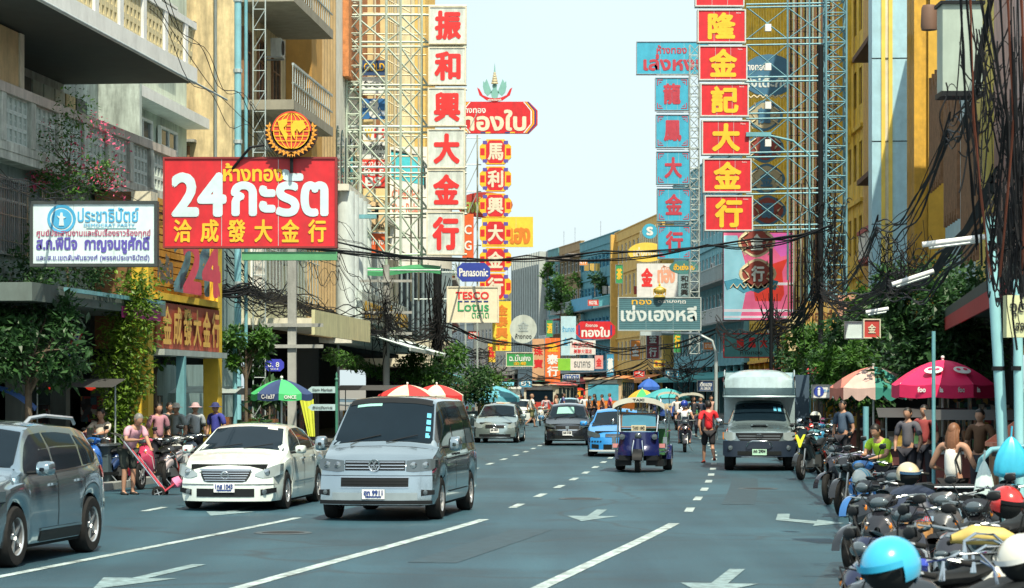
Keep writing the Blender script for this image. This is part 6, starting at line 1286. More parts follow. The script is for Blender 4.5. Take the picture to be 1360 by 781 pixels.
for a in range(20, 190, 17): fan.tube([(L - 9.5, -.3, 8.6), (L - 9.5 + 2.8 * cos(R(a)), -.3, 8.6 + 2.8 * sin(R(a)))], .010, 4)
fan.build('wire_fan_grille', 'black', f.t)
MB().bx(0, L, 3.5, 3.7, 0, 3.8).build('shop_interior', 'dark', f.t); f.box('canopy', 0, L, -2, 0, 3.6, 3.78, mat('dark_tin', (.05, .07, .06), .7, dirt=.3))
yb = mat('bright_yellow_render', (.80, .54, .05), .7, dirt=.4, var=.2)
f = shophouse('yellow_building', 'bright yellow building with brown windows behind the red lettered tower', RT, 113, 178, 31, yb, off=10.8, bay=2.0, frame='wood', wh=1.7, openness=.55, awn=mat('awning_red', (.4, .05, .04), .8))
for i in range(32): f.box('vertical_fin', i * 2.0 - .12, i * 2.0 + .12, -.5, -.145, 13.5, 31, yb)
f = shophouse('pale_blue_building', 'pale blue shophouse beside the ochre corner building', RT, 179, 226, 19.5, mat('faded_blue', (.20, .48, .54), .8, dirt=.4), off=10.5, awn=mat('awning_teal', (.04, .3, .3), .8), balc={1: 'white', 2: 'galv'})
oc = mat('ochre_corner', (.68, .42, .10), .75, dirt=.2)
f = shophouse('ochre_building', 'ochre corner building with cream vertical ribs', RT, 227, 257.5, 17.2, oc, off=9.6, bay=2.6, wh=1.9, awn=mat('awning_orange', (.6, .2, .04), .8), openness=.5, roofstuff=False)
for i in range(10): f.box('cream_rib', f.L - 12 + i * 1.2, f.L - 11.5 + i * 1.2, -.35, -.145, 6, 17.2, mat('cream_rib', (.72, .60, .36), .7))
f.box('yellow_frame', -.3, .5, -.6, .3, 4, 18, oc); f.box('side_wall', -.3, -.02, .3, 9, 4, 17.6, oc)
bb = mat('blue_balcony', (.05, .32, .50), .6, dirt=.2)
f = shophouse('blue_balcony_building', 'shophouse with bright blue balconies and tin awnings, centre far', RT, 258, 283, 17.6, mat('dark_timber', (.10, .30, .36), .8, dirt=.3), off=10.2, balc={0: bb, 1: bb, 2: mat('aqua_rail', (.15, .50, .55), .6)}, frame=bb, awn=mat('awning_red2', (.5, .06, .05), .8), openness=.85)
for z in (7.2, 10.7): f.box('blue_screen', 1, f.L * .6, -1.34, -1.28, z, z + 1.4, bb)
f = shophouse('weathered_building', 'weathered dark shophouse with red tin awning and hanging greenery', RT, 283.5, 297, 18, mat('dark_wood_wall', (.34, .24, .12), .85, dirt=.4), off=10.4, balc={0: 'galv', 1: 'wood', 2: 'galv'}, awn=mat('awning_green', (.05, .22, .08), .8), openness=.8)
for k in range(6): f.box('tin_roof_sheet', .5 + k * 2.6, 2.9 + k * 2.6, -1.9, .2, 17.2 + .12 * (k % 2), 17.3 + .12 * (k % 2), mat('rusty_tin', (.30, .26, .24), .6, dirt=.5))
f.box('red_tin_awning', 2, 8, -1.8, 0, 10.1, 10.2, mat('red_tin', (.45, .05, .04), .6))
f = shophouse('teal_glass_building', 'teal fronted shophouse draped with plants next to grey fins', RT, 297.5, 304, 18, mat('teal_wall', (.12, .30, .32), .8, dirt=.3), off=10.4, balc={0: 'teal', 1: 'white'}, awn=mat('awning_green', (.05, .22, .08), .8))
f = Fac('grey_fin_building', 'grey office block with tall vertical fins at the bend', RT, 304.5, 324, 10); L = f.L; f.box('core_wall', 0, L, .5, 9, 0, 19, mat('fin_back', (.24, .30, .32), .7, dirt=.3))
for i in range(int(L / 1.5)):
    f.box('fin', i * 1.5, i * 1.5 + .5, -.4, .49, 4.5, 19, mat('grey_fin', (.42, .46, .44), .75, dirt=.25))
    for z in (6, 9, 12, 15): window(f.t, i * 1.5 + .52, z, .94, 1.6, 'steel', 'pane', y=.3, bars=1)
shophouse('shophouse', 'pale shophouse closing the view beyond the finned block', RT, 324.5, 350, 15, mat('far_wall2', (.5, .46, .36), .85, dirt=.3), off=10.2, awn=mat('awning_red2', (.5, .06, .05), .8))
shophouse('shophouse', 'last grey shophouse round the bend', RT, 350.5, 392, 15, mat('far_wall3', (.36, .4, .4), .85, dirt=.3), off=10.2, roofstuff=False)
# greenery on far balconies
for k, (u, v, Y, r) in enumerate([(757, 372, 284, 1.6), (790, 372, 268, 1.3), (745, 395, 290, 1.5), (762, 410, 282, 1.3), (738, 372, 296, 1.2), (736, 392, 294, 1.2), (728, 350, 300, .8)]):
    tree(['hanging green bush on the weathered balcony, centre', 'climbing greenery left of the blue balcony', 'green bush above the red tin awning', 'lower bush on the weathered shophouse', 'trailing plant beside the grey finned block', 'plant on the teal shophouse balcony', 'rooftop greenery above the grey finned block'][k], P(u, v + 22, Y), 2.6, r, 900, .34, 'leaf_dark' if k % 2 else 'leaf', name='balcony_bush', cat='plant', trunk_r=.06, clumps=7, cz=1.4)

# air conditioners and small hanging signs that crowd the far facades
for side, s0, s1, off, n_, nm in ((RT, 118, 175, 10.7, 9, 'bright yellow building'), (RT, 182, 224, 10.4, 7, 'pale blue shophouse'), (RT, 259, 282, 10.1, 5, 'blue balcony building'), (LF, 154, 200, 11.2, 7, 'far left shophouses')):
    for k in range(n_):
        s_ = s0 + (s1 - s0) * (k + .5) / n_; p = S(s_, off * side); t = thing('air_conditioner', '%s air conditioner from the near end, on the %s' % (ORD[k], nm), 'air conditioner', (p.x, p.y, 5.2 + 3.1 * (k * 7 % 3)), (-pi / 2 if side > 0 else pi / 2) - head(s_), 'air conditioners on the facades')
        MB().bx(-.45, .45, -.45, -.05, 0, .6).build('casing', 'white', t); MB().lathe([(.001, 0), (.22, 0), (.24, .02)], 16, Matrix.Translation((-.08, -.455, .3)) @ Matrix.Rotation(R(90), 4, 'X')).build('fan_grille', 'black', t)
OR2 = ORD[1:] and ['leftmost'] + ORD[1:] + ['fourteenth', 'fifteenth', 'sixteenth', 'seventeenth', 'rightmost']
cl = [((.62, .04, .03), 'white', 'red', 'white'), ((.80, .55, .06), 'red', 'yellow', 'red'), ((.05, .30, .50), 'white', 'blue', 'white'), ((.04, .30, .10), 'yellow', 'green', 'gold'), ((.70, .68, .62), 'red', 'cream', 'red'), ((.75, .25, .04), 'white', 'orange', 'white')]
k = 0
for (u, v, Y, w, h, tx) in sorted(((838, 452, 205, 12, 26, '金'), (868, 478, 190, 16, 10, 'ร้าน'), (806, 470, 215, 9, 30, '藥'), (818, 352, 225, 9, 24, '茶'), (760, 480, 230, 16, 9, 'โรงแรม'), (726, 425, 240, 8, 22, '酒'), (781, 398, 238, 14, 8, 'HOTEL'), (895, 440, 165, 9, 28, '行'), (935, 455, 150, 12, 9, 'ขาย'), (690, 505, 170, 16, 9, 'ยา'), (648, 455, 150, 10, 26, '珠'), (622, 440, 140, 14, 10, 'ทอง'), (884, 492, 160, 18, 9, 'ตลาด'), (842, 492, 180, 14, 9, '大'), (800, 505, 200, 18, 8, 'อาหาร'), (905, 410, 158, 8, 24, '寶'), (770, 345, 262, 10, 7, 'KTV'), (833, 405, 212, 8, 20, '龍'))):
    c, m, n1, n2 = cl[k % 6]; k += 1
    sign('hanging_sign', '%s small far sign from the left, %s with %s writing' % (OR2[k - 1], n1, n2), 'sign', u, v, u + w, v + h, Y, mat('small_sign', c, .5, dirt=.2), [(tx, .12, .2, .76, .6, m, .2)], frame='steel', fw=.04, group='small signs crowding the far street')
# laundry and tin clutter on the far balconies
for k, (u, v, Y, c) in enumerate(((842, 380, 242, (.6, .1, .1)), (800, 380, 262, (.6, .6, .55)), (790, 425, 264, (.1, .3, .6)), (776, 350, 272, (.6, .4, .1)), (820, 425, 252, (.5, .5, .2)))):
    t = thing('laundry', ['red', 'white', 'blue', 'ochre', 'khaki'][k] + ' cloths drying on a far balcony rail', 'laundry', P(u, v, Y)); 
    for q in range(3): MB().grid(lambda a, b, q=q: (q * .6 + .5 * a, .05 * sin(a * 6 + q), -.8 * b), 4, 3).build('cloth', mat('laundry', tuple(x * (.6 + .3 * q) for x in c), .8), t)
# ================================================================ signs
wf = mat('white_sign_face', (.64, .70, .66), .5, dirt=.35, var=.16); rd = mat('red_letter', (.70, .03, .03), .5); rs = mat('red_sign_face', (.64, .02, .03), .45, dirt=.22, var=.16)
ye = mat('gold_letter', (.85, .50, .03), .45); dk = mat('dark_frame', (.05, .06, .06), .5)
# political party board
bl_ = mat('blue_letter', (.02, .10, .38), .5); cy = mat('sky_letter', (.06, .36, .62), .5); ip = mat('indigo_letter', (.10, .08, .38), .5)
t, w, h = sign('billboard', 'white party office board with blue and violet lettering in dark frame', 'sign', 44, 271, 205, 350, 47.5, mat('pale_board', (.60, .74, .76), .5, dirt=.08), [
    ('ประชาธิปัตย์', .37, .70, .50, .24, cy, .12), ('DEMOCRAT PARTY', .42, .62, .42, .05, cy, .1), ('ศูนย์ประสานงานและรับเรื่องราวร้องทุกข์', .03, .43, .94, .15, mat('maroon_letter', (.40, .05, .14), .5), .10),
    ('ส.ก.พินิจ  กาญจนชูศักดิ์', .03, .17, .93, .28, ip, .22), ('และ ส.ข.เขตสัมพันธวงศ์ (พรรคประชาธิปัตย์)', .03, .03, .93, .12, ip, .10)], frame=dk, fw=.06)
e = MB(); T = Matrix.Translation((w * .235, -.004, h * .75)) @ Matrix.Rotation(R(90), 4, 'X')
e.lathe([(.22, .004), (.27, .012), (.275, 0)], 24, T).lathe([(.001, .006), (.19, .006), (.195, 0)], 24, T); eo = e.build('round_emblem', cy, t, smooth=40)
lady = MB().prism([(-.05, -.13), (.05, -.13), (.035, .0), (.09, .03), (.03, .05), (.02, .12), (-.02, .12), (-.03, .05), (-.09, .06), (-.035, 0)], .01, Matrix.Translation((w * .235, -.022, h * .75))); lady.build('emblem_figure', mat('pale_board', (.60, .74, .76), .5, dirt=.08), eo)
MB().bx(w * .44, w * .85, -.012, -.002, h * .585, h * .595).build('rule_line', 'teal', t)
# big red 24 carat board
pw = mat('powder_blue_letter', (.58, .74, .78), .5)
t, w, h = sign('gold_shop_sign', 'huge red gold shop board reading 24 in pale blue with yellow characters', 'sign', 219, 211, 445, 327, 54, rs, [
    ('ห้างทอง', .345, .745, .35, .20, ye, .22), ('24', .05, .36, .30, .46, pw, .36), ('กะรัต', .40, .36, .55, .50, pw, .30)] + [(ch, .055 + i * .158, .05, .10, .25, ye, .18) for i, ch in enumerate('洽成發大金行')], frame=mat('maroon_frame', (.25, .03, .03), .5), fw=.04, depth=.35)
MB().bx(w * .45, w * 1.01, .05, .25, -.30, -.12).build('tube_light_box', mat('green_tube_box', (.10, .35, .16), .5), t)
# globe and laurel emblem above
t = thing('globe_emblem', 'round red globe emblem with golden laurel above the red 24 board', 'emblem', P(387, 174, 53.8)); r = .43
T0 = Matrix.Rotation(R(90), 4, 'X')
MB().lathe([(.001, .0), (r, .0), (r, -.12), (.001, -.12)], 36, T0).build('disc', mat('vermilion', (.66, .07, .03), .5), t, smooth=30); g = MB()
def ring(b, R_, sx, y=-.015, w=.018, n=30, a0=0, a1=2 * pi, cz=0):
    for i in range(n):
        a, c = a0 + (a1 - a0) * i / n, a0 + (a1 - a0) * (i + 1) / n
        b.add([(R_ * sx * cos(a), y, R_ * sin(a) + cz), (R_ * sx * cos(c), y, R_ * sin(c) + cz), ((R_ * sx - w) * cos(c) if sx > .1 else R_ * sx * cos(c) - w, y, (R_ - w) * sin(c) + cz), ((R_ * sx - w) * cos(a) if sx > .1 else R_ * sx * cos(a) - w, y, (R_ - w) * sin(a) + cz)], [(0, 1, 2, 3)])
for sx in (1, .68, .34): ring(g, r * .92, sx)
g.bx(-.01, .01, -.018, -.012, -r * .9, r * .9)
for zz in (-.5, -.25, 0, .25, .5): hw = sqrt(max(0, .84 - zz * zz)) * r; g.bx(-hw, hw, -.019, -.013, zz * r - .009, zz * r + .009)
g.build('globe_grid', ye, t)
KL = .70; land = MB()
for poly in ([(-.42, .30), (-.15, .38), (-.12, .22), (-.24, .10), (-.20, .0), (-.10, -.10), (-.16, -.34), (-.26, -.12), (-.36, .05)], [(.05, .28), (.36, .34), (.46, .10), (.34, .02), (.26, -.06), (.18, .06), (.10, -.02), (.12, -.26), (.02, -.12), (-.02, .08)]): land.prism([(a * KL, c * KL) for a, c in poly], .015, Matrix.Translation((0, -.035, 0)))
land.build('continents', ye, t); lv = MB()
for sg in (1, -1):
    for i in range(11):
        a = R(-95 + i * 10.5); c = Vector((sg * (r + .035) * cos(a), -.06, (r + .035) * sin(a))); b1_ = a + .5
        for dd in (0.09, -.03): lv.prism([(0, 0), (.04, .028), (.11, 0), (.04, -.028)], .02, Matrix.Translation(c) @ Matrix.Rotation(-(b1_ + dd * 9) if sg > 0 else -(pi - b1_ - dd * 9), 4, 'Y'))
lv.build('laurel_leaves', mat('laurel_orange', (.80, .34, .04), .45), t); MB().prism([((r + .15) * cos(R(a)) , (r + .15) * sin(R(a))) for a in range(-180, 1, 15)] + [(r * .9 * cos(R(a)), r * .9 * sin(R(a))) for a in range(0, -181, -15)], .06, Matrix.Translation((0, .0, 0))).build('backing', mat('dark_brown', (.06, .03, .02), .6), t)
MB().tube([(0, .05, -.5), (0, .05, -.9)], .04, 6).tube([(-.6, .05, -.3), (-.9, .05, -.35), (-1.3, .2, -.8)], .03, 6).build('bracket', 'black', t)
# white tower: six boards
boards = [(10, 57, '振'), (64, 111, '和'), (118, 166, '興'), (173, 222, '大'), (227, 276, '金'), (283, 337, '行')]
ordn = ['topmost', 'second from the top', 'third from the top', 'fourth from the top', 'fifth from the top', 'lowest']
for k, (v0, v1, ch) in enumerate(boards):
    sign('tower_sign', 'white square board with red character %s, %s of the left tower' % (ch, ordn[k]), 'sign', 571 - k * .6, v0, 618 - k * .6, v1, 100, wf, [(ch, .17, .12, .68, .76, rd, .30)], frame='cream', fw=.05, depth=.5, group='white boards of the left tower')
# red Thai sign with octagon ends + garuda like emblem
t, w, h = sign('hanging_sign', 'red octagon ended sign with big white Thai letters, beyond the white tower', 'sign', 606, 135, 714, 177, 130, rs, [('ห้างทอง', .06, .64, .30, .22, 'white', .15), ('ทองใบ', .07, .10, .78, .62, mat('cream_letter', (.70, .66, .52), .5), .30)], shape='oct', depth=.35)
edge = MB(); c_ = min(w, h) * .28
for i, m in enumerate(('navy', ye, 'white')): 
    q = MB(); o = .05 + i * .11
    for sgx in (1, -1):
        X = (lambda x: x) if sgx > 0 else (lambda x: w - x)
        q.add([(X(w - c_ - .02 - o), -.012, .02), (X(w - c_ + .05 - o), -.012, .02), (X(w - .03 - o), -.012, c_ + .02), (X(w - .03 - o), -.012, h - c_ - .02), (X(w - c_ + .05 - o), -.012, h - .02), (X(w - c_ - .02 - o), -.012, h - .02), (X(w - .10 - o), -.012, h - c_ - .02), (X(w - .10 - o), -.012, c_ + .02)], [(0, 1, 2, 7), (7, 2, 3, 6), (6, 3, 4, 5)])
    q.build('edge_stripe', m, t)
for x0, x1, m in ((.3, .36, 'navy'), (.36, .42, ye), (.6, .66, 'navy'), (.66, .72, ye)): MB().bx(x0 * w, x1 * w, -.014, -.004, .0, .07).build('edge_block', m, t)
t = thing('winged_emblem', 'teal and red winged crest with spire on top of the red Thai sign', 'emblem', P(657, 134, 130))
te = mat('teal_gilt', (.20, .45, .42), .5)
MB().prism([(-.10, .0), (.10, 0), (.22, .45), (.10, .62), (.13, .80), (.05, .95), (.03, 1.75), (0, 2.0), (-.03, 1.75), (-.05, .95), (-.13, .8), (-.10, .62), (-.22, .45)], .12).build('figure', te, t)
for k in range(6): MB().lathe([(.19 - k * .028, 0), (.16 - k * .028, .10), (.001, .12)], 10, Matrix.Translation((0, .05, .9 + k * .13))).build('spire_ring', mat('buff', (.50, .44, .28), .5), t)
for sg in (1, -1):
    MB().prism([(.15 * sg, .45), (.30 * sg, .85), (.42 * sg, 1.15), (.52 * sg, .95), (.60 * sg, 1.05), (.62 * sg, .75), (.55 * sg, .45), (.38 * sg, .25)][::sg], .10).build('wing', te, t)
    MB().prism([(.62 * sg, .30), (.80 * sg, .62), (.92 * sg, .70), (.80 * sg, .30), (.40 * sg, .02), (0, -.05), (0, .12), (.35 * sg, .18)][::sg], .12, Matrix.Translation((0, -.03, 0))).build('ribbon', rs, t)
lettering('เครื่องหมายการค้า', -.35, .0, .7, .12, 'white', t, y=-.04, bold=.004)
# octagon tower
oc6 = [(185, 218, '馬'), (221, 254, '利'), (257, 289, '興'), (293, 326, '大'), (329, 361, '金'), (363, 398, '行')]
for k, (v0, v1, ch) in enumerate(oc6):
    t, w, h = sign('octagon_sign', 'red octagon with white character %s, %s of the slim tower' % (ch, ordn[k]), 'sign', 637, v0, 679, v1, 125, ye, [(ch, .27, .18, .46, .64, mat('cream_letter', (.70, .66, .52), .5), .25)], shape='oct', depth=.4, group='octagon signs of the slim tower')
    c = min(w, h) * .28
    MB().prism([(w * .2 + c * .5, .05), (w * .8 - c * .5, .05), (w * .8, c * .8), (w * .8, h - c * .8), (w * .8 - c * .5, h - .05), (w * .2 + c * .5, h - .05), (w * .2, h - c * .8), (w * .2, c * .8)], .01, Matrix.Translation((0, -.006, 0))).build('red_face', rs, t)
    for x, z in ((.02, .36), (.84, .36)): MB().bx(x * w, (x + .14) * w, -.01, -.001, z * h, (z + .28) * h).build('side_block', 'red', t)
    for x, z in ((.10, .80), (.76, .80), (.10, .06), (.76, .06)): MB().bx(x * w, (x + .14) * w, -.01, -.001, z * h, (z + .14) * h).build('corner_block', ip, t)
t = thing('sign_mast', 'thin mast with brackets carrying the octagon signs', 'mast', P(634, 400, 125.6))
b = MB().tube([(0, 0, -4), (0, 0, 8.4)], .05, 6).tube([(-.6, 0, -4), (-.6, 0, 8.4)], .05, 6)
for k in range(7): z = k * 1.36 + .1; b.tube([(-3.2, 0, z), (.2, 0, z)], .03, 5); b.tube([(-.6, 0, z), (0, 0, z + 1.3)], .02, 4)
b.build('mast_frame', 'galv', t)
# other signs of the left side
sign('oval_sign', 'dark red oval sign with green Thai letters behind the octagons', 'sign', 606, 255, 681, 289, 134, mat('dark_red', (.42, .04, .03), .5), [('ทองเต้าเซ่ง', .1, .2, .6, .6, mat('green_gold', (.35, .42, .10), .5), .2)], shape='oval')
sign('yellow_sign', 'yellow sign with orange Thai letters peeking right of the octagons', 'sign', 640, 288, 708, 328, 150, mat('bright_yellow', (.82, .62, .06), .5), [('เซ่งเฮง', .15, .12, .78, .72, mat('orange_letter', (.70, .22, .03), .5), .3)])
sign('vertical_banner', 'vertical orange and white banner behind the lowest white tower board', 'sign', 614, 284, 629, 344, 112, mat('orange_red', (.72, .12, .03), .5), [('C', .2, .55, .6, .2, 'white', .2), ('G', .2, .2, .6, .2, 'white', .2)])
sign('arrow_sign', 'small violet blue electronics shop sign left of the octagons', 'sign', 607, 349, 651, 374, 118, mat('royal_blue', (.03, .06, .36), .5), [('Panasonic', .07, .28, .86, .42, 'white', .2)], shape='oct')
sign('supermarket_sign', 'cream supermarket sign, red TESCO over green Lotus', 'sign', 595, 382, 661, 427, 95, mat('cream_face', (.74, .68, .50), .5), [('TESCO', .16, .66, .66, .21, rd, .30), ('Lotus', .20, .30, .62, .28, mat('green_letter', (.03, .32, .12), .5), .15), ('ตลาด', .48, .10, .34, .16, mat('green_letter', (.03, .32, .12), .5), .1)] + [('-', .20 + i * .13, .575, .09, .035, 'navy', .5) for i in range(5)], frame='cream')
sign('vertical_banner', 'tall yellow banner with orange glyphs right of the supermarket sign', 'sign', 654, 400, 679, 466, 128, mat('bright_yellow', (.82, .62, .06), .5), [(c, .2, .72 - i * .23, .6, .2, mat('orange_letter', (.70, .22, .03), .5), .3) for i, c in enumerate('金泰興行'[:4])])
sign('round_sign', 'pale round sign plate with faded lettering, by the left pole', 'sign', 677, 418, 713, 456, 122, mat('pale_disc', (.52, .58, .54), .6, dirt=.3), [('金', .32, .42, .36, .35, 'galv', .2), ('ห้างทอง', .2, .16, .6, .18, 'ink', .05)], shape='oval')
sign('green_sign', 'green sign with white Thai words, lower centre left', 'sign', 673, 469, 708, 486, 118, mat('sign_green', (.04, .30, .08), .5), [('ฉ.มั่นคง', .1, .38, .8, .5, 'white', .15), ('金曼', .25, .06, .5, .26, ye, .1)], frame='cream', fw=.04)
sign('vertical_banner', 'tall orange banner with white and yellow glyphs, centre', 'sign', 724, 449, 744, 512, 190, mat('banner_orange', (.80, .16, .03), .5), [('金', .15, .72, .7, .18, ye, .3), ('泰', .15, .45, .7, .2, 'white', .3), ('行', .15, .2, .7, .2, 'white', .3)])
sign('vertical_banner', 'cream and rust banner beside the orange banner', 'sign', 707, 450, 723, 505, 192, mat('rust_banner', (.62, .36, .2), .5), [('珠', .15, .6, .7, .2, 'red', .3), ('寶', .15, .3, .7, .2, 'red', .3)])
t, w, h = sign('hanging_sign', 'small red sign with pointed ends and white Thai name, centre', 'sign', 765, 427, 817, 450, 175, rs, [('ห้างทอง', .25, .68, .3, .2, 'white', .15), ('ทองใบ', .15, .12, .70, .55, 'white', .3)], shape='oct')
for dx in (0, .82): MB().bx((dx + .06) * w, (dx + .10) * w, -.012, -.002, .2 * h, .8 * h).build('edge_stripe', 'navy', t)
sign('notice_panel', 'pale blue white shop panel left of the small red sign', 'sign', 745, 420, 765, 472, 200, mat('pale_blue_face', (.45, .66, .74), .5), [('ร้านทอง', .1, .6, .8, .15, cy, .1), ('金行', .15, .25, .7, .2, cy, .1)])
sign('notice_panel', 'white strip sign with red letters below the small red sign', 'sign', 757, 452, 791, 471, 188, mat('white_face', (.7, .7, .68), .5), [('MEI LIN HOTEL', .08, .5, .84, .35, rd, .15), ('美聯大酒店', .15, .08, .7, .3, rd, .1)])
sign('green_white_sign', 'green and white strip sign above the far red bus', 'sign', 741, 476, 789, 492, 178, mat('white_face', (.7, .7, .68), .5), [('ธนาคาร', .45, .25, .45, .5, 'steel', .1)])
MB_ = MB().bx(0, .9, -.02, .2, 0, .85).build('green_end', mat('lime_face', (.20, .55, .05), .5), [o for o in scene.objects if o.get('label', '').startswith('green and white strip')][0])
sign('notice_panel', 'red and white panel beside the green and white strip', 'sign', 790, 472, 801, 490, 180, mat('pinkish_face', (.7, .35, .33), .5), [('金', .2, .2, .6, .6, rd, .2)])
sign('notice_panel', 'dark blue and white shop board over the red far bus', 'sign', 747, 497, 770, 510, 190, mat('white_face', (.7, .7, .68), .5), [('เยาวราช', .06, .45, .88, .48, bl_, .3), ('大酒樓', .2, .05, .6, .32, rd, .2)])
sign('lantern_sign', 'round red lantern shaped sign right of the far red bus', 'sign', 762, 515, 778, 530, 185, mat('red_face', (.66, .03, .02), .5), [('茶', .25, .2, .5, .6, ye, .2)], shape='oval')
sign('street_name_sign', 'violet blue arrow shaped street sign numbered 8', 'sign', 352, 477, 377, 493, 70, mat('violet_blue', (.05, .06, .50), .5), [('ซ. 8', .15, .35, .6, .4, 'white', .15), ('SOI 8', .3, .1, .4, .16, 'white', .05)], shape='oct', depth=.05)
sign('name_plate', 'small pale plate under the gilt carved board', 'sign', 271, 453, 286, 470, 66, mat('pale_plate', (.40, .55, .58), .5), [('เจ้าเก่า', .15, .35, .7, .3, 'ink', .05)])
# vertical signs behind the left scaffold (between tower posts)
vs_ = [(480, 80, 514, 100, mat('navy_face', (.03, .07, .18), .5), [('GOLD', .1, .3, .8, .5, ye, .15)], 'dark panel reading GOLD on the white building'), (480, 102, 514, 124, 'white', [('ซิ้งซาอ', .1, .4, .8, .35, 'ink', .1)], 'white panel with thin black Thai letters under GOLD'),
       (480, 131, 513, 158, mat('blue_face', (.03, .16, .42), .5), [('ชั้น', .05, .55, .25, .35, 'white', .1), ('8', .35, .1, .3, .8, 'white', .5), ('ร้าน', .7, .15, .25, .4, 'white', .1)], 'blue panel with a large white 8'), (482, 168, 513, 186, 'white', [('W', .1, .2, .3, .6, ye, .4), ('H', .5, .2, .4, .6, rd, .4)], 'white panel with yellow and red logo'),
       (480, 188, 513, 211, 'white', [('จิ้วเชียงเฮ้ง', .05, .5, .9, .4, 'ink', .1), ('หัวเฮง', .4, .1, .5, .3, 'ink', .05)], 'white panel with black Thai name'), (479, 212, 513, 250, mat('red_face2', (.68, .05, .04), .5), [('02 224 226', .05, .74, .9, .18, 'white', .15), ('ชั้น 5', .1, .45, .8, .25, 'white', .3), ('BS', .2, .08, .6, .3, 'white', .4)], 'red panel with white phone number'),
       (481, 268, 513, 308, mat('tan_face', (.72, .52, .30), .5), [('ส', .2, .45, .5, .4, 'ink', .4), ('กาแฟสด', .1, .1, .8, .2, 'ink', .1)], 'tan panel with black round logo'), (478, 310, 513, 340, mat('orange_red', (.72, .12, .03), .5), [('ร้านทอง', .1, .5, .8, .3, 'white', .1)], 'orange red panel lowest on the white building')]
for (u0, v0, u1, v1, m, tx, lab) in vs_: sign('wall_panel', lab + ', left scaffold', 'sign', u0, v0, u1, v1, 102.5, m, tx, depth=.12, group='panels on the white building')
t, w, h = sign('curved_billboard', 'tall pale billboard with cyan dome picture behind the scaffold', 'sign', 518, 195, 567, 345, 115, mat('white_poster', (.76, .78, .76), .5), [('Chai Pa', .05, .54, .75, .08, mat('salmon_letter', (.70, .22, .14), .5), .15), ('Our Relax', .05, .42, .8, .08, mat('salmon_letter', (.70, .22, .14), .5), .15)], depth=.2)
MB().prism([(.05, h * .72), (w * .95, h * .66), (w * .93, h * .84), (w * .8, h * .92), (.05, h * .97)], .01, Matrix.Translation((0, -.012, 0))).build('cyan_picture', mat('cyan_print', (.08, .55, .66), .4), t)
MB().tube([(.05, -.02, h * .97), (w * .8, -.02, h * .92), (w * .93, -.02, h * .82), (w * .95, -.02, h * .64)], .05, 6).build('dark_outline', dk, t)
# awning green canopy under the white tower
t = thing('fabric_canopy', 'long green fabric canopy slung under the lowest white tower board', 'canopy', P(478, 352, 101))
MB().grid(lambda u, v: (3.3 * u, -.9 * v, -.05 - .18 * sin(pi * u * 2) * .4 - .22 * v), 16, 3).grid(lambda u, v: (3.3 * u, -.9, -.25 - .08 * sin(pi * u * 2) - .16 * v), 16, 1).build('canvas', mat('green_canvas', (.05, .28, .12), .8, dirt=.2), t, smooth=60); MB().tube([(0, -.9, -.25), (3.3, -.9, -.25)], .025, 5).tube([(0, 0, 0), (0, -.9, -.25)], .02, 5).tube([(3.3, 0, 0), (3.3, -.9, -.25)], .02, 5).build('canopy_frame', 'galv', t)
# ---- right towers
tr = [(14, 55, '隆'), (62, 105, '金'), (112, 153, '記'), (161, 204, '大'), (212, 254, '金'), (261, 305, '行')]
for k, (v0, v1, ch) in enumerate(tr):
    d = k * 1.9; sign('tower_sign', 'red board with golden character %s, %s of the right tower' % (ch, ordn[k]), 'sign', 928 + d, v0, 989 + d, v1, 90, rs, [(ch, .22, .10, .56, .80, ye, .30), ('ห้างทอง', .82, .90, .10, .05, 'white', .05)], frame=mat('grey_white_frame', (.55, .58, .56), .5), fw=.045, depth=.45, group='red boards of the right tower')
sign('tower_sign', 'sliver of a red board cut off by the top edge, right tower', 'sign', 925, -22, 987, 7, 90, rs, [], frame=mat('grey_white_frame', (.55, .58, .56), .5), fw=.045, depth=.45)
bf = mat('sky_sign_face', (.05, .40, .60), .5, dirt=.12); br = mat('brick_letter', (.48, .05, .08), .5)
for k, (v0, v1, ch) in enumerate([(104, 146, '龍'), (153, 195, '鳳'), (202, 244, '大'), (251, 293, '金'), (300, 343, '行')]):
    t, w, h = sign('tower_sign', 'sky blue board with dark red character %s, %s of the blue tower' % (ch, ['topmost', 'second', 'middle', 'fourth', 'lowest'][k]), 'sign', 871 + k * .8, v0, 914 + k * .8, v1, 120, bf, [(ch, .25, .20, .50, .62, br, .25)], frame='steel', fw=.03, depth=.4, group='blue boards of the far tower')
    c = MB()
    for sx in (0, 1):
        for sz in (0, 1):
            X = (lambda x: x) if not sx else (lambda x: w - x); Z = (lambda z: z) if not sz else (lambda z: h - z)
            c.bx(X(.06), X(.34), -.012, -.003, Z(.06), Z(.10)).bx(X(.06), X(.10), -.014, -.004, Z(.11), Z(.34)).bx(X(.16), X(.28), -.012, -.003, Z(.17), Z(.20)).bx(X(.16), X(.19), -.014, -.004, Z(.21), Z(.28))
    c.build('fret_corner', br, t)
t, w, h = sign('billboard', 'large sky blue board with maroon Thai name, above the blue tower', 'sign', 846, 56, 940, 98, 124, bf, [('ห้างทอง', .28, .64, .42, .26, br, .18), ('เล่งหงษ์', .10, .12, .90, .48, br, .30)], frame='steel', fw=.03, depth=.4)
t, w, h = sign('corrugated_sign', 'dark teal corrugated sign with white Thai name and gold heading', 'sign', 822, 396, 930, 438, 112, mat('deep_teal_tin', (.06, .16, .20), .5, dirt=.2), [('ทอง', .16, .80, .24, .14, ye, .2), ('ตรามงกุฎ', .48, .82, .34, .11, 'white', .1), ('เซ่งเฮงหลี', .03, .28, .92, .48, mat('pale_letter', (.62, .70, .70), .5), .26)], frame='galv', fw=.05)
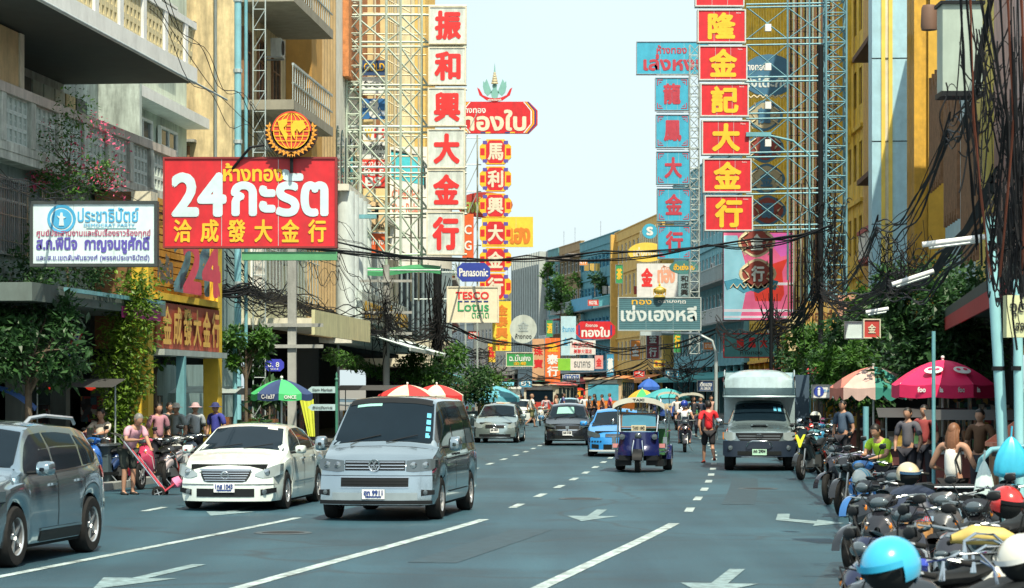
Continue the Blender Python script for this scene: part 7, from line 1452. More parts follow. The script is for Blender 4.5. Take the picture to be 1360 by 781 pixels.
for i in range(16): MB().bx(0, w, -.006, -.001, i * h / 16, i * h / 16 + .03).build('corrugation', mat('teal_rib', (.10, .24, .28), .5), t)
t = thing('crown_emblem', 'small gilt crown emblem above the dark teal sign', 'emblem', P(876, 396, 112)); b = MB(); b.sph((0, 0, .34), .22, 14, 8, (1.3, .7, .8)).lathe([(.24, 0), (.28, .05), (.20, .14), (.001, .14)], 14)
b.build('crown_body', mat('antique_gilt', (.42, .34, .08), .4, .3), t, smooth=50)
for k in range(5): MB().tube([(-.26 + k * .13, -.08, .12), (-.28 + k * .14, -.12, .40), (0, 0, .55)], .02, 5).build('crown_rib', 'yellow', t)
MB().sph((0, 0, .60), .06, 8, 6).tube([(0, 0, .62), (0, 0, .78)], .015, 5).build('crown_finial', 'yellow', t)
for k, ch in enumerate('金行'):
    sign('plaque', ['upper','lower'][k] + ' dark red plaque with a pale character below the dark teal sign', 'sign', 859, 441 + k * 18, 875, 458 + k * 18, 113, mat('plum_face', (.22, .03, .05), .5), [(ch, .2, .15, .6, .7, mat('pale_letter', (.62, .70, .70), .5), .2)], frame='steel', fw=.03, depth=.12)
# ornate tall blue / gourd tower behind the red boards
ob_ = mat('ornate_blue', (.05, .17, .30), .5, dirt=.15); crm = mat('scroll_cream', (.62, .54, .36), .5)
t, w, h = sign('ornate_sign', 'big shield shaped blue sign with white Thai letters behind the red tower', 'sign', 985, 72, 1058, 128, 126, ob_, [('ห้างทอง', .05, .62, .40, .18, 'white', .2), ('ตั้งโต๊ะกัง', .02, .22, .84, .26, mat('pale_letter', (.62, .70, .70), .5), .25)], shape='oval', depth=.3)
b = MB()
for k in range(9): b.tube([(w * k / 9, -.02, h * .08 - .12), (w * (k + .5) / 9, -.03, h * .08 - .26), (w * (k + 1) / 9, -.02, h * .08 - .12)], .05, 5)
b.build('scroll_border', crm, t)
for k in range(6):
    v0 = 132 + k * 42; uu = 990 + k * 1.5
    if k < 4: lab = 'scrolled blue and maroon tower segment behind the red boards, number %s from top' % ['one', 'two', 'three', 'four'][k]
    else: lab = ['maroon gourd segment with faint character, just below the red boards', 'lowest maroon gourd segment with white character and blue scroll foot'][k - 4]
    t = thing('scroll_segment', lab, 'sign', P(uu - (16 if k > 3 else 0), v0 + 42, 125)); w = 50 * 125 / F; h = 41 * 125 / F
    out = [(w / 2 + (w / 2) * (.80 + .2 * cos(2 * a)) * cos(a), h / 2 + h / 2 * sin(a)) for a in [2 * pi * i / 24 for i in range(24)]]
    MB().prism(out, .3).build('segment_body', ob_ if k < 4 else crm, t)
    MB().prism([(w / 2 + (x - w / 2) * .84, h / 2 + (z - h / 2) * .84) for x, z in out], .02, Matrix.Translation((0, -.015, 0))).build('segment_field', mat('maroon_field', (.26, .05, .04), .5) if k > 3 or k % 2 else mat('cream_field', (.40, .36, .24), .5), t)
    b = MB()
    for sg in (1, -1): b.tube([(w / 2 + sg * w * (.30 + .10 * sin(a * 2)), -.04, h * (.08 + .84 * a / 6)) for a in range(7)], .045, 5)
    b.build('scroll_line', crm, t, smooth=60); lettering('龍鳳金源金行'[k], w * .34, h * .26, w * .32, h * .48, mat('pale_letter', (.62, .70, .70), .5) if k > 3 else ob_, t, y=-.05, bold=.03)
t = thing('scroll_ornament', 'blue scrolled foot under the lowest gourd segment', 'ornament', P(962, 388, 125)); w = 72 * 125 / F
MB().prism([(0, .55), (.15, .1), (.5, .25), (1.0, -.05), (w / 2, .08), (w - 1, -.05), (w - .5, .25), (w - .15, .1), (w, .55), (w - .6, .7), (w / 2, .45), (.6, .7)], .3).build('foot_body', mat('foot_blue', (.05, .26, .40), .5), t); b = MB()
for k in range(7): b.tube([(.3 + k * .35, -.03, .2), (.45 + k * .35, -.03, .42), (.62 + k * .35, -.03, .2)], .03, 5)
b.build('scroll_line', crm, t)
# LED screen and lower signs right
t = thing('led_screen', 'large pink and cyan advertising screen under the red tower', 'screen', P(960, 426, 138)); w = 96 * 138 / F; h = 118 * 138 / F
MB().bx(0, w, 0, .3, 0, h).build('cabinet', dk, t)
def em(k, c, e=.45): return mat(k, c, .4, emit=e, var=.25, scale=.8)
MB().bx(.05, w - .05, -.01, -.001, .05, h - .05).build('picture', em('screen_pink', (.85, .16, .30)), t)
MB().add([(.06, -.014, .06), (w * .24, -.014, .06), (w * .36, -.014, h * .5), (w * .2, -.014, h * .96), (.06, -.014, h * .96)], [(0, 1, 2, 3, 4)]).build('cyan_band', em('screen_cyan', (.35, .72, .80)), t)
MB().add([(w * .45, -.016, h * .22), (w * .80, -.016, h * .22), (w * .85, -.016, h * .30), (w * .82, -.016, h * .55), (w * .9, -.016, h * .7), (w * .55, -.016, h * .6), (w * .4, -.016, h * .45)], [(0, 1, 2, 3, 4, 5, 6)]).build('red_block', em('screen_red', (.75, .06, .04)), t)
MB().bx(.06, w - .06, -.02, -.016, h * .10, h * .13).bx(w * .2, w - .06, -.02, -.016, h * .40, h * .43).bx(.06, w - .06, -.02, -.016, h * .03, h * .055).build('white_stripe', em('screen_white', (.8, .78, .8)), t)
MB().add([(w * .55, -.018, h * .98), (w * .95, -.018, h * .98), (w * .95, -.018, h * .75), (w * .8, -.018, h * .72)], [(0, 1, 2, 3)]).build('magenta_corner', em('screen_magenta', (.75, .15, .5)), t)
sign('chinese_sign', 'turquoise sign with three red characters below the pink screen', 'sign', 962, 444, 1032, 474, 128, mat('turquoise_face', (.07, .32, .36), .5, dirt=.2), [(c, .24 + i * .22, .42, .13, .42, rd, .3) for i, c in enumerate('龍鳳大')] + [('ห้างทอง', .3, .10, .42, .2, 'ink', .1)], frame='red')
sign('street_name_sign', 'navy hanging sign with white Thai word between far poles', 'sign', 927, 506, 947, 519, 105, mat('navy_face', (.03, .07, .18), .5), [('เตียเฮง', .08, .45, .84, .45, 'white', .15), ('大酒店', .15, .08, .7, .3, 'white', .1)], frame='steel', fw=.03)
sign('roof_ornament_sign', 'yellow scalloped shop crown over ochre building', 'sign', 834, 322, 884, 348, 200, mat('amber_face', (.80, .55, .08), .5), [('เล่งหงษ์', .15, .3, .7, .45, mat('cream_letter', (.70, .66, .52), .5), .2)], shape='oval')
sign('billboard', 'white billboard with pale orange letters and black print behind the crown', 'sign', 846, 350, 900, 396, 190, mat('white_face', (.7, .7, .68), .5), [('ทอง', .52, .45, .4, .35, mat('peach_letter', (.75, .36, .24), .5), .4), ('金', .12, .35, .25, .5, rd, .3), ('ตั้ง', .6, .8, .2, .15, mat('peach_letter', (.75, .36, .24), .5), .2)])
sign('round_logo_sign', 'round sky blue logo sign with white swan shape left of blue tower', 'sign', 853, 297, 873, 317, 186, bf, [('S', .32, .25, .36, .5, 'white', .6)], shape='oval')
sign('cloud_sign', 'dark green cloud shaped sign with gold Thai letters under the blue tower', 'sign', 889, 346, 928, 364, 150, mat('bottle_green', (.06, .22, .22), .5), [('ฮั่วเซ่งฮง', .15, .3, .7, .45, ye, .25)], shape='oval')
sign('vertical_sign', 'slim grey blue vertical sign with dark characters beside the crown', 'sign', 901, 364, 917, 394, 145, mat('slate_face', (.22, .34, .38), .5), [(c, .2, .66 - i * .3, .6, .26, 'ink', .2) for i, c in enumerate('和成興')])
sign('information_sign', 'white information sign with blue i disc near the umbrellas', 'sign', 1079, 512, 1112, 528, 62, mat('white_face', (.7, .7, .68), .5), [('ข้อมูล', .45, .4, .45, .3, cy, .1)], frame='steel', fw=.02, depth=.06)
ii = [o for o in scene.objects if o.get('label', '').startswith('white information sign')][0]; MB().lathe([(.001, .01), (.13, .01), (.13, 0)], 20, Matrix.Translation((.16, -.004, .15)) @ Matrix.Rotation(R(90), 4, 'X')).build('blue_disc', mat('royal_blue', (.03, .06, .36), .5), ii); lettering('i', .135, .06, .05, .18, 'white', ii, y=-.016, bold=.01)
sign('blank_sign', 'blank pale square panel hanging in front of the right tree', 'sign', 1123, 428, 1145, 449, 52, mat('pale_plate2', (.55, .66, .64), .4), [], frame='steel', fw=.02, depth=.08)
sign('lit_box_sign', 'cream and green box sign with Thai word at the far right edge', 'sign', 1337, 392, 1375, 448, 27, mat('cream_green', (.55, .58, .34), .5), [('จุด', .12, .50, .55, .30, 'ink', .15), ('สลาก', .3, .15, .6, .2, 'ink', .1)], depth=.2)
sign('red_plaque', 'red plaque with pale trim among the wires on the right', 'sign', 1148, 425, 1168, 448, 66, mat('brick_face', (.50, .06, .05), .5), [('金', .25, .25, .5, .5, 'cream', .2)], frame='cream', fw=.03)
sign('gold_sign', 'slanted golden sign with brown letters behind the cables, right', 'sign', 1070, 400, 1112, 440, 84, mat('old_gold', (.60, .38, .10), .6, dirt=.3), [('ทองคำ', .1, .35, .8, .35, mat('brown_letter', (.2, .08, .03), .5), .2)], rz=-.5)
sign('salmon_panel', 'salmon coloured panel behind the cables right of the golden sign', 'sign', 1113, 392, 1146, 430, 80, mat('salmon_face', (.66, .34, .24), .6, dirt=.3), [], rz=-.3)
sign('cream_banner', 'tilted cream banner hung between cable poles', 'sign', 1046, 420, 1066, 466, 86, mat('banner_cream', (.62, .50, .28), .7, dirt=.2), [], depth=.04, rz=.2)
# ================================================================ scaffold towers
def lattice(b, p0, p1, w, n, r=.03, rb=.018, plane=None):
    p0, p1 = Vector(p0), Vector(p1); d = (p1 - p0); ln = d.length; d.normalize(); a = Vector((0, 1, 0)) if abs(d.y) < .9 else Vector((1, 0, 0)); c = d.cross(a).normalized()
    cs = [a * w / 2 + c * w / 2, a * w / 2 - c * w / 2, -a * w / 2 - c * w / 2, -a * w / 2 + c * w / 2]
    for q in cs: b.tube([p0 + q, p1 + q], r, 5)
    for i in range(n):
        s0, s1 = p0 + d * ln * i / n, p0 + d * ln * (i + 1) / n
        for k in range(4):
            q, q2 = cs[k], cs[(k + 1) % 4]; b.tube([s0 + q, s1 + q2] if i % 2 else [s0 + q2, s1 + q], rb, 4, caps=False); b.tube([s0 + q, s0 + q2], rb, 4, caps=False)
    return b
ts = mat('pale_green_steel', (.46, .54, .46), .5, .2, dirt=.3)
t = thing('sign_scaffold', 'pale steel scaffold holding the white tower of red characters', 'scaffold', P(466, 350, 101)); Yl = 101
def l(u, v): q = P(u, v, Yl) - t.location; return (q.x, 0, q.z)
for u in (410, 446, 470): lattice(MB(), l(u, 430), l(u, -40), .55, 22, .05, .03).build('lattice_post', ts, t)
for u in (513, 532, 560): MB().tube([l(u, 352), l(u, -30)], .06, 6).build('post', ts, t)
for v in (8, 20, 56, 62, 113, 119, 168, 176, 222, 230, 277, 284, 338): MB().tube([l(404, v), l(620, v)], .05, 5).build('cross_beam', ts if v % 3 else 'galv', t)
for k, (v0, v1) in enumerate(((20, 56), (62, 113), (119, 168), (176, 222), (230, 277), (284, 338))):
    for q, (ua, ub) in enumerate(((470, 513), (513, 560), (446, 408), (532, 568))):
        MB().tube([l(ua, v0), l(ub, v1)], .04, 4).build('diagonal_brace', ts, t)
        if q != 3: MB().tube([l(ua, v1), l(ub, v0)], .032, 4).build('diagonal_brace', ts, t)
t = thing('sign_scaffold', 'teal steel scaffold holding the red and gold tower at right', 'scaffold', P(1108, 430, 92)); Yl = 92; st = mat('teal_steel', (.16, .34, .40), .5, .2, dirt=.3)
for u in (1109,): lattice(MB(), l(u, 470), l(u, -40), .75, 26, .045, .025).build('lattice_post', st, t)
for u in (1046, 1075): MB().tube([l(u, 372), l(u, -30)], .035, 6).build('post', st, t)
for v in (6, 10, 52, 60, 103, 109, 151, 158, 203, 209, 252, 258, 300, 306): MB().tube([l(991, v), l(1102, v - 2)], .035, 5).build('cross_beam', st, t)
for k, (v0, v1) in enumerate(((10, 52), (60, 103), (109, 151), (158, 203), (209, 252), (258, 300))):
    for ua, ub in ((992, 1046), (1046, 1102)):
        MB().tube([l(ua, v0), l(ub, v1)], .025, 4).build('diagonal_brace', st, t); MB().tube([l(ua, v1), l(ub, v0)], .02, 4).build('diagonal_brace', st, t)
for k, v in enumerate((37, 89, 140, 190)): MB().box(l(1020, v), (.22, .2, .26)).build('floodlight', 'white', t)
t = thing('sign_scaffold', 'second cream scaffold frame behind the white tower', 'scaffold', P(466, 350, 105.5)); Yl = 105.5; cs = mat('cream_steel', (.62, .58, .42), .5, .2, dirt=.3)
for u in (420, 434, 458, 498, 524, 546, 556): MB().tube([l(u, 400), l(u, -30)], .045, 6).build('post', cs, t)
for v in range(-10, 340, 27): MB().tube([l(408, v), l(566, v + 2)], .035, 5).build('cross_beam', cs, t); MB().tube([l(498, v), l(546, v + 27)], .03, 4).build('diagonal_brace', cs, t); MB().tube([l(434, v + 27), l(458, v)], .03, 4).build('diagonal_brace', cs, t)
t = thing('rusty_scaffold', 'dense rusty scaffold poles in front of the yellow building', 'scaffold', P(1080, 480, 112)); Yl = 112; ru = mat('rusty_pipe', (.22, .11, .07), .7, dirt=.4)
for k in range(22): u = 1048 + k * 2.9 + random.uniform(-1, 1); b = MB(); a_ = l(u, 480); c = l(u + random.uniform(-1, 1), -30); b.tube([a_, c], .04, 4); b.build('upright', [ru, 'black', ts][k % 3], t)
for v in range(-10, 470, 17): MB().tube([l(1046, v + random.uniform(-4, 4)), l(1112, v + random.uniform(-4, 4))], .022, 4).build('ledger', [ru, 'black'][v % 2], t)
for k in range(40): v = random.uniform(0, 430); MB().tube([l(1050, v), l(1110, v + random.choice((-40, 40)))], .02, 4).build('diagonal_brace', ru, t)
t = thing('sign_mast', 'slim steel mast between blue boards and red boards', 'mast', P(920, 350, 121)); Yl = 121
lattice(MB(), l(922, 470), l(922, 60), .45, 30, .03, .018).build('lattice_post', 'galv', t)
for k in range(10): v = 100 + k * 24.6; MB().tube([l(872, v), l(930, v)], .022, 4).build('cross_beam', 'galv', t)
# ================================================================ poles, lamps
def pole(name, label, u, Y, v_top, r, m='concrete', r2=None, lean=0, square=False, z0=.1):
    a = P(u, 0, Y); a.z = z0; t = thing(name, label, 'pole', a); top = P(u, v_top, Y).z - z0
    if square: MB().bx(-r, r, -r, r, 0, top).build('shaft', m, t)
    else: MB().tube([(0, 0, 0), (lean / 2, 0, top / 2), (lean, 0, top)], [r, (r + (r2 or r)) / 2, r2 or r], 12).build('shaft', m, t, smooth=60)
    return t, top
t, h = pole('utility_pole', 'square concrete utility pole left of centre with cable bundles', 388, 71, 328, .12, square=True)
for z in (h * .52, h * .62): MB().bx(-.9, .9, -.2, -.12, z, z + .10).build('cross_arm', 'concrete', t)
t, h = pole('utility_pole', 'dark cluttered utility pole in front of the round white building', 513, 96, 352, .13)
for z in (h * .60, h * .72, h * .9): MB().bx(-1.0, 1.0, -.2, -.1, z, z + .1).build('cross_arm', 'concrete', t)
t, h = pole('utility_pole', 'black wire wrapped pole left of the supermarket sign', 581, 118, 360, .2, 'black')
t, h = pole('street_lamp', 'curved street lamp over the road under the dark teal sign', 951, 95, 470, .07, 'galv')
MB().tube([(0, 0, h), (-.15, 0, h + .5), (-.7, 0, h + .78), (-2.2, 0, h + .78)], .05, 8).build('arm', 'galv', t, smooth=60); MB().bx(-2.9, -2.1, -.12, .12, h + .70, h + .86).build('lamp_head', 'galv', t)
t, h = pole('street_lamp', 'grey blue street lamp whose arm reaches over the left scaffold', 449, 97, 285, .05, 'galv')
MB().tube([(0, 0, h - 1.6), (.0, 0, h - .6), (.3, 0, h - .25), (.9, 0, h - .1)], .05, 8).build('arm', 'teal', t, smooth=60); MB().bx(.7, 1.5, -.1, .1, h - .16, h + .0).build('lamp_head', 'teal', t)
t, h = pole('street_lamp', 'blue lamp with double heads in front of the ornate tower', 1075, 90, 330, .06, 'teal')
MB().tube([(0, 0, h), (0, 0, h + 3.4), (-.6, 0, h + 3.9), (-1.5, 0, h + 4.1)], .04, 8).build('arm', 'teal', t, smooth=60); MB().bx(-2.3, -1.4, -.12, .12, h + 4.05, h + 4.2).build('lamp_head', 'teal', t)
for q, (u, lab) in enumerate(((1328, 'pale teal steel pole at right, the thicker leaning one with cable ties'), (1353, 'second pale teal pole just right of the leaning one'))):
    a = P(u, 0, 29 - q * .3); a.z = .1; t = thing('sign_pole', lab, 'pole', a)
    MB().tube([(.10 - q * .08, 0, 0), (0, 0, 2), (-.12 + q * .1, 0, 4.0 if q == 0 else 3.3)], .064 - q * .008, 14).build('shaft', mat('pale_teal_paint', (.28, .56, .60), .4, dirt=.25), t, smooth=60)
    for z in (1.2, 2.2, 3.0): MB().tube([(-.02, 0, z), (-.02, 0, z + .05)], .074 - q * .008, 14).build('cable_tie', 'black', t, smooth=60)
for (u, v0, Y, lab) in ((1240, 440, 44, 'thin teal pole rising out of the tree behind the pink umbrella'), (280, 400, 68, 'round grey downpipe pole in front of the gold shop'), (312, 440, 66, 'teal support pole left of the green umbrella'), (1024, 330, 80, 'dark thin pole under the pink screen'), (1090, 60, 76, 'black wire laden pole in front of mustard building'), (1150, 540, 50, 'pale blue post behind the yellow green shirt')):
    pole('pole', lab, u, Y, v0, .035 if u == 1240 else .06 if u != 1090 else .08, 'black' if u in (1024, 1090) else 'teal')
t, h = pole('signpost', 'ornate green finger post pointing left, in front of the dark shops', 447, 62, 507, .035, mat('bottle_green2', (.05, .20, .14), .5)); g_ = mat('bottle_green2', (.05, .20, .14), .5)
MB().lathe([(.001, .25), (.03, .18), (.015, .12), (.05, .06), (.02, 0)], 10, Matrix.Translation((0, 0, h))).build('finial', g_, t, smooth=50)
for z, dx, tx in ((h - .28, -1, 'Siam Market'), (h - .72, -1, 'วัดมังกร')):
    o = MB().prism([(-.72, .08), (-.62, 0), (-.03, 0), (-.03, .16), (-.62, .16)], .03, Matrix.Translation((0, -.015, z))).build('finger_board', mat('pale_plate', (.40, .55, .58), .5), t); lettering(tx, -.60, z + .05, .5, .06, 'ink', t, y=-.018, bold=.002)
# right top electric cabinet
t = thing('transformer_box', 'grey green electrical cabinet hanging at top right behind cables', 'electrical box', P(1252, 121, 30))
MB().bx(0, .48, 0, .4, 0, 1.05).build('cabinet', mat('grey_green_enamel', (.36, .44, .38), .5, dirt=.2), t); MB().bx(-.03, .51, -.04, .44, 1.05, 1.09).bx(-.02, .50, -.03, .43, -.06, 0).build('rim', 'black', t)
t = thing('insulator_can', 'rusty cylinder hanging beside the grey cabinet', 'canister', P(1234, 40, 32)); MB().lathe([(.001, 0), (.10, .0), (.11, .05), (.10, .28), (.08, .32), (.001, .32)], 14).build('can', mat('rusty_can', (.16, .09, .06), .7), t, smooth=50); MB().tube([(0, 0, .3), (0, 0, 1.5)], .01, 4).build('hanger', 'black', t)
for (u0, v0, u1, v1, Y, lab) in ((1225, 325, 1312, 314, 31, 'white fluorescent tube under the cables, upper one'), (1185, 378, 1240, 360, 36, 'white tube lamp lower left, above the tree'), (1150, 415, 1180, 410, 44, 'short white tube arm by the red plaque')):
    a, b2 = P(u0, v0, Y), P(u1, v1, Y); t = thing('tube_lamp', lab, 'lamp', a); MB().tube([(0, 0, 0), tuple(b2 - a)], .035, 8).build('tube', 'white', t, smooth=60); MB().tube([tuple((b2 - a) * .1 + Vector((0, 0, -.05))), tuple((b2 - a) * .9 + Vector((0, 0, -.05)))], .02, 6).build('holder', 'galv', t)
# ================================================================ cables
def sag(a, b_, d, n=18):
    a, b_ = Vector(a), Vector(b_); return [a.lerp(b_, i / n) - Vector((0, 0, d * 4 * (i / n) * (1 - i / n))) for i in range(n + 1)]
def cable(label, pts, r=.02, strands=1, spread=.05, dip=.3, group=None, m='wire'):
    """pts: list of (u, v, Y)"""
    q = [P(*p) for p in pts]; t = thing('overhead_cable', label, 'cable', q[0], 0, group); b = MB()
    for k in range(strands):
        o = Vector((0, random.uniform(-spread, spread), random.uniform(-spread, spread))); path = []
        for a, c in zip(q, q[1:]): path += [x - q[0] + o * (1 + .6 * sin(i * .8 + k)) for i, x in enumerate(sag(a, c, dip * random.uniform(.75, 1.3)))]
        b.tube(path, r * random.uniform(.6, 1.2), 4, caps=False)
    b.build('strand', m, t); return t
cable('thick black cable sagging right across the street under the signs', [(330, 318, 60), (620, 344, 95), (800, 334, 88), (1000, 318, 78), (1105, 300, 74)], .026, 3, .05, .15)
cable('thinner cable just below the thick cross street cable', [(445, 322, 64), (700, 340, 90), (940, 326, 80), (1090, 306, 74)], .02, 2, .06, .3)
cable('heavy twisted bundle of cables across the gold shop front', [(-20, 342, 50), (60, 366, 55), (200, 380, 62), (330, 385, 70), (388, 397, 78)], .03, 14, .13, .12)
cable('second loose bundle slung from the edge to the left pole', [(-20, 352, 50), (110, 380, 58), (300, 378, 68), (388, 405, 78)], .018, 8, .22, .3)
cable('bundle of cables from left pole to the dark cluttered pole', [(388, 397, 78), (440, 412, 85), (513, 440, 96)], .03, 12, .16, .2)
cable('upper loose wires from the left pole to the cluttered pole', [(300, 345, 70), (388, 395, 78), (513, 415, 96), (581, 430, 118)], .018, 9, .35, .4)
cable('cables between the cluttered pole and the black wrapped pole', [(513, 430, 96), (581, 440, 118), (650, 470, 150)], .035, 10, .35, .5)
cable('long wires crossing low over the road in the distance', [(581, 425, 118), (760, 452, 130), (951, 440, 110)], .025, 4, .25, .6)
cable('low sagging wires above the far traffic, centre', [(581, 470, 118), (700, 500, 150), (860, 480, 130), (951, 470, 100)], .03, 5, .4, .7)
cable('wires from the street lamp to the mustard building pole', [(951, 430, 100), (1024, 420, 84), (1090, 360, 76)], .025, 9, .3, .7)
cable('cable bundle along the right side above the trees', [(1024, 440, 84), (1090, 385, 76), (1180, 375, 50), (1320, 250, 30)], .022, 14, .2, .5)
cable('steep cables falling from top right past the blue panels', [(1318, -20, 28), (1260, 170, 34), (1165, 300, 48), (1090, 380, 70)], .014, 7, .14, .5)
cable('wires on the far left crossing the party board pole', [(-20, 225, 40), (120, 250, 52), (388, 300, 78)], .012, 4, .15, .3)
cable('thin diagonal wires in front of the left balconies', [(200, -10, 50), (330, 160, 66), (470, 330, 84)], .010, 4, .5, .3)
cable('fine wires over the red 24 board', [(225, 240, 60), (480, 322, 62), (560, 345, 70)], .008, 2, .05, .2)
cable('wires before the white columns', [(388, 300, 78), (450, 350, 86), (513, 400, 96)], .012, 8, .6, .4)
for k in range(9):      # thick drops at the right edge
    u = 1285 + k * 9; cable('thick hanging cable %s at the right edge' % ['one, leftmost', 'two', 'three, rust coloured', 'four', 'five, reddish', 'six', 'seven', 'eight, green tinted', 'nine, rightmost'][k], [(u + random.uniform(-15, 15), -20, 24), (u + random.uniform(-12, 22), 160, 24.5), (u + random.uniform(-14, 14), 330 + 20 * (k % 3), 25.5)], .010, 2, .03, .05, 'cables hanging at the right edge', m=('wire' if k % 3 != 2 else mat('rust_cable', (.22, .06, .03), .6)))
def tangle(label, u, v, Y, ru, rv, n, r=.012, up=None):
    c = P(u, v, Y); t = tag(None, None) if False else None; b = MB()
    for k in range(n):
        a = random.uniform(0, 2 * pi); R_ = Vector((ru * Y / F, .5, rv * Y / F)); pts = []
        p0 = Vector((random.gauss(0, .5) * R_.x, random.uniform(-.4, .4), random.gauss(0, .5) * R_.z)); rad = random.uniform(.05, .28) * min(R_.x, R_.z); sx = random.uniform(.4, 1.3)
        if k % 6 == 0: pts = [p0 + Vector((cos(i * .55) * rad * sx, .05 * sin(i), sin(i * .55) * rad)) for i in range(random.randint(6, 13))]
        elif k % 6 != 2: q = Vector((random.uniform(-1, 1) * R_.x, 0, random.uniform(-1, 1) * R_.z)); pts = sag(p0, q, random.uniform(.1, .6), 10)
        else: q = p0 + Vector((random.uniform(-.2, .2) * R_.x, 0, -random.uniform(.4, 1.1) * R_.z)); pts = sag(p0, q, 0, 12); pts = [p + Vector((.035 * sin(i * .6 + k), .03 * cos(i * .5), 0)) for i, p in enumerate(pts)]
        b.tube(pts, r * random.uniform(.5, 1.25), 4, caps=False)
    o = b.build('cable_tangle', 'wire'); o.location = c; tag(o, label, 'cables', kind='stuff'); return o
tangle('tangle of black cables at the square concrete pole', 392, 400, 77.5, 45, 9, 34, .010); tangle('tangle of black cables on the dark cluttered pole', 513, 415, 95.6, 26, 50, 80, .014)
tangle('thick black tangle on the wrapped pole', 583, 425, 117, 16, 62, 110, .022); tangle('tangle of cables over the far centre', 650, 490, 140, 36, 20, 30, .018)
tangle('cable knot by the street lamp', 905, 480, 100, 30, 36, 45, .014); tangle('cable tangle on the pole under the pink screen', 1030, 430, 84, 20, 45, 60, .013)
tangle('large cable tangle in front of the mustard building', 1098, 340, 76, 34, 80, 120, .012); tangle('dark tangle of cables above the right tree', 1190, 335, 45, 60, 30, 60, .009)
tangle('great dark tangle of cables in the top right corner', 1312, 130, 26, 40, 130, 60, .008); tangle('cable coils around the right teal poles', 1335, 310, 27.5, 24, 80, 60, .009)
tangle('coils hanging from the bundle across the gold shop', 330, 380, 69, 60, 9, 30, .009)
tangle('dense cable mass at the right edge', 1352, 215, 25.5, 14, 170, 70, .010)
# ================================================================ trees and plants
L0 = lambda u, Y: (lambda p: Vector((p.x, p.y, .12)))(P(u, 0, Y))
tree('bushy dark green street tree at the far left under the party board', L0(38, 48), 3.9, 1.0, 5200, .15, 'leaf_dark', clumps=22, cz=3.0, big=110)
t = tree('tall column of bright climbing leaves left of the gold shop', L0(163, 54), 4.4, .55, 100, .12, 'leaf_lime', name='climbing_plant', cat='plant', clumps=3, trunk_r=.04, cz=2.4)
leaves(MB(), [(random.uniform(-.35, .30) + (.25 if z > 3 else 0), random.uniform(-.15, .15), z, random.uniform(.7, 1.3)) for z in [.4 + i * .17 for i in range(24)] * 2], .40, 6500, .115).build('leaf_curtain', 'leaf_lime', t)
tree('small round leafed tree in front of the gold shop posts', L0(205, 60.5), 4.2, .75, 1500, .15, 'leaf', clumps=10, cz=3.3)
t = tree('bougainvillea with pink blossom spilling over the balcony rail', P(92, 272, 52.5), 2.2, 1.25, 3600, .09, 'leaf', name='flowering_bush', cat='plant', clumps=20, cz=1.0, trunk_r=.03, flat=.8)
leaves(MB(), [(random.uniform(-1.3, 1.2), -.5, random.uniform(.3, 1.9)) for _ in range(22)], .28, 700, .075).build('pink_blossom', 'petal', t)
tree('dark hanging bush of leaves behind the party board', P(90, 420, 52), 2.2, 1.2, 1800, .12, 'leaf_dark', name='bush', cat='plant', clumps=12, cz=1.3, trunk_r=.03)
tree('rounded dark street tree between gold shop and green umbrella', L0(327, 66), 3.7, .72, 2600, .15, 'leaf', clumps=14, cz=3.0, trunk_r=.06)
tree('spiky palm like plant under the green umbrella', L0(358, 64), 2.0, .42, 160, .36, 'leaf_dark', name='palm_plant', cat='plant', clumps=5, cz=1.5, trunk_r=.04)
for k, (u, Y, hh, c) in enumerate([(573, 104, 3.1, 1.3), (608, 112, 2.6, 1.4), (636, 125, 2.2, 1.3)]): tree(['low round green tree behind the striped umbrellas', 'darker low tree right of the striped umbrellas', 'third low tree further along the left kerb'][k], L0(u, Y), hh + .6, c, 2200, .2, 'leaf' if k != 1 else 'leaf_dark', clumps=12, cz=hh - .3, trunk_r=.07)
tree('large dark broad leafed street tree above the pink umbrella', L0(1252, 60), 5.0, 1.45, 9500, .19, 'leaf_dark', clumps=32, cz=3.6, trunk_r=.12, big=170)
tree('broad leafed street tree above the salmon scalloped umbrella', L0(1172, 76), 4.9, 1.2, 6500, .20, 'leaf', clumps=26, cz=3.8, trunk_r=.1, big=120)
tree('bright green tree above the parked pickup side', L0(1085, 80), 4.2, 1.15, 3600, .2, 'leaf', clumps=18, cz=2.9, trunk_r=.09); tree('rounded tree behind the truck and information sign', L0(1062, 90), 3.9, 1.0, 2400, .2, 'leaf_dark', clumps=14, cz=2.7, trunk_r=.09)
tree('small green tree at the right edge of the truck', L0(1120, 66), 3.3, .8, 2600, .16, 'leaf', clumps=14, cz=2.4, trunk_r=.08)
hd = MB()
for k in range(10): x = k * .35; hd.add([], [])
leaves(MB(), [(x * .5, random.uniform(-.2, .2), .1 + random.uniform(0, .2)) for x in range(30)], .3, 1700, .16)
t = thing('planted_gutter', 'row of low green plants growing along the dark tin canopy edge', 'plants', P(420, 474, 84)); 
q = [P(438 + i * 6.2, 470 + i * 2.3, 88 + i * 1.6) - t.location for i in range(14)]; leaves(MB(), [(p.x, p.y, p.z) for p in q], .28, 1300, .16).build('plants', 'leaf', t)
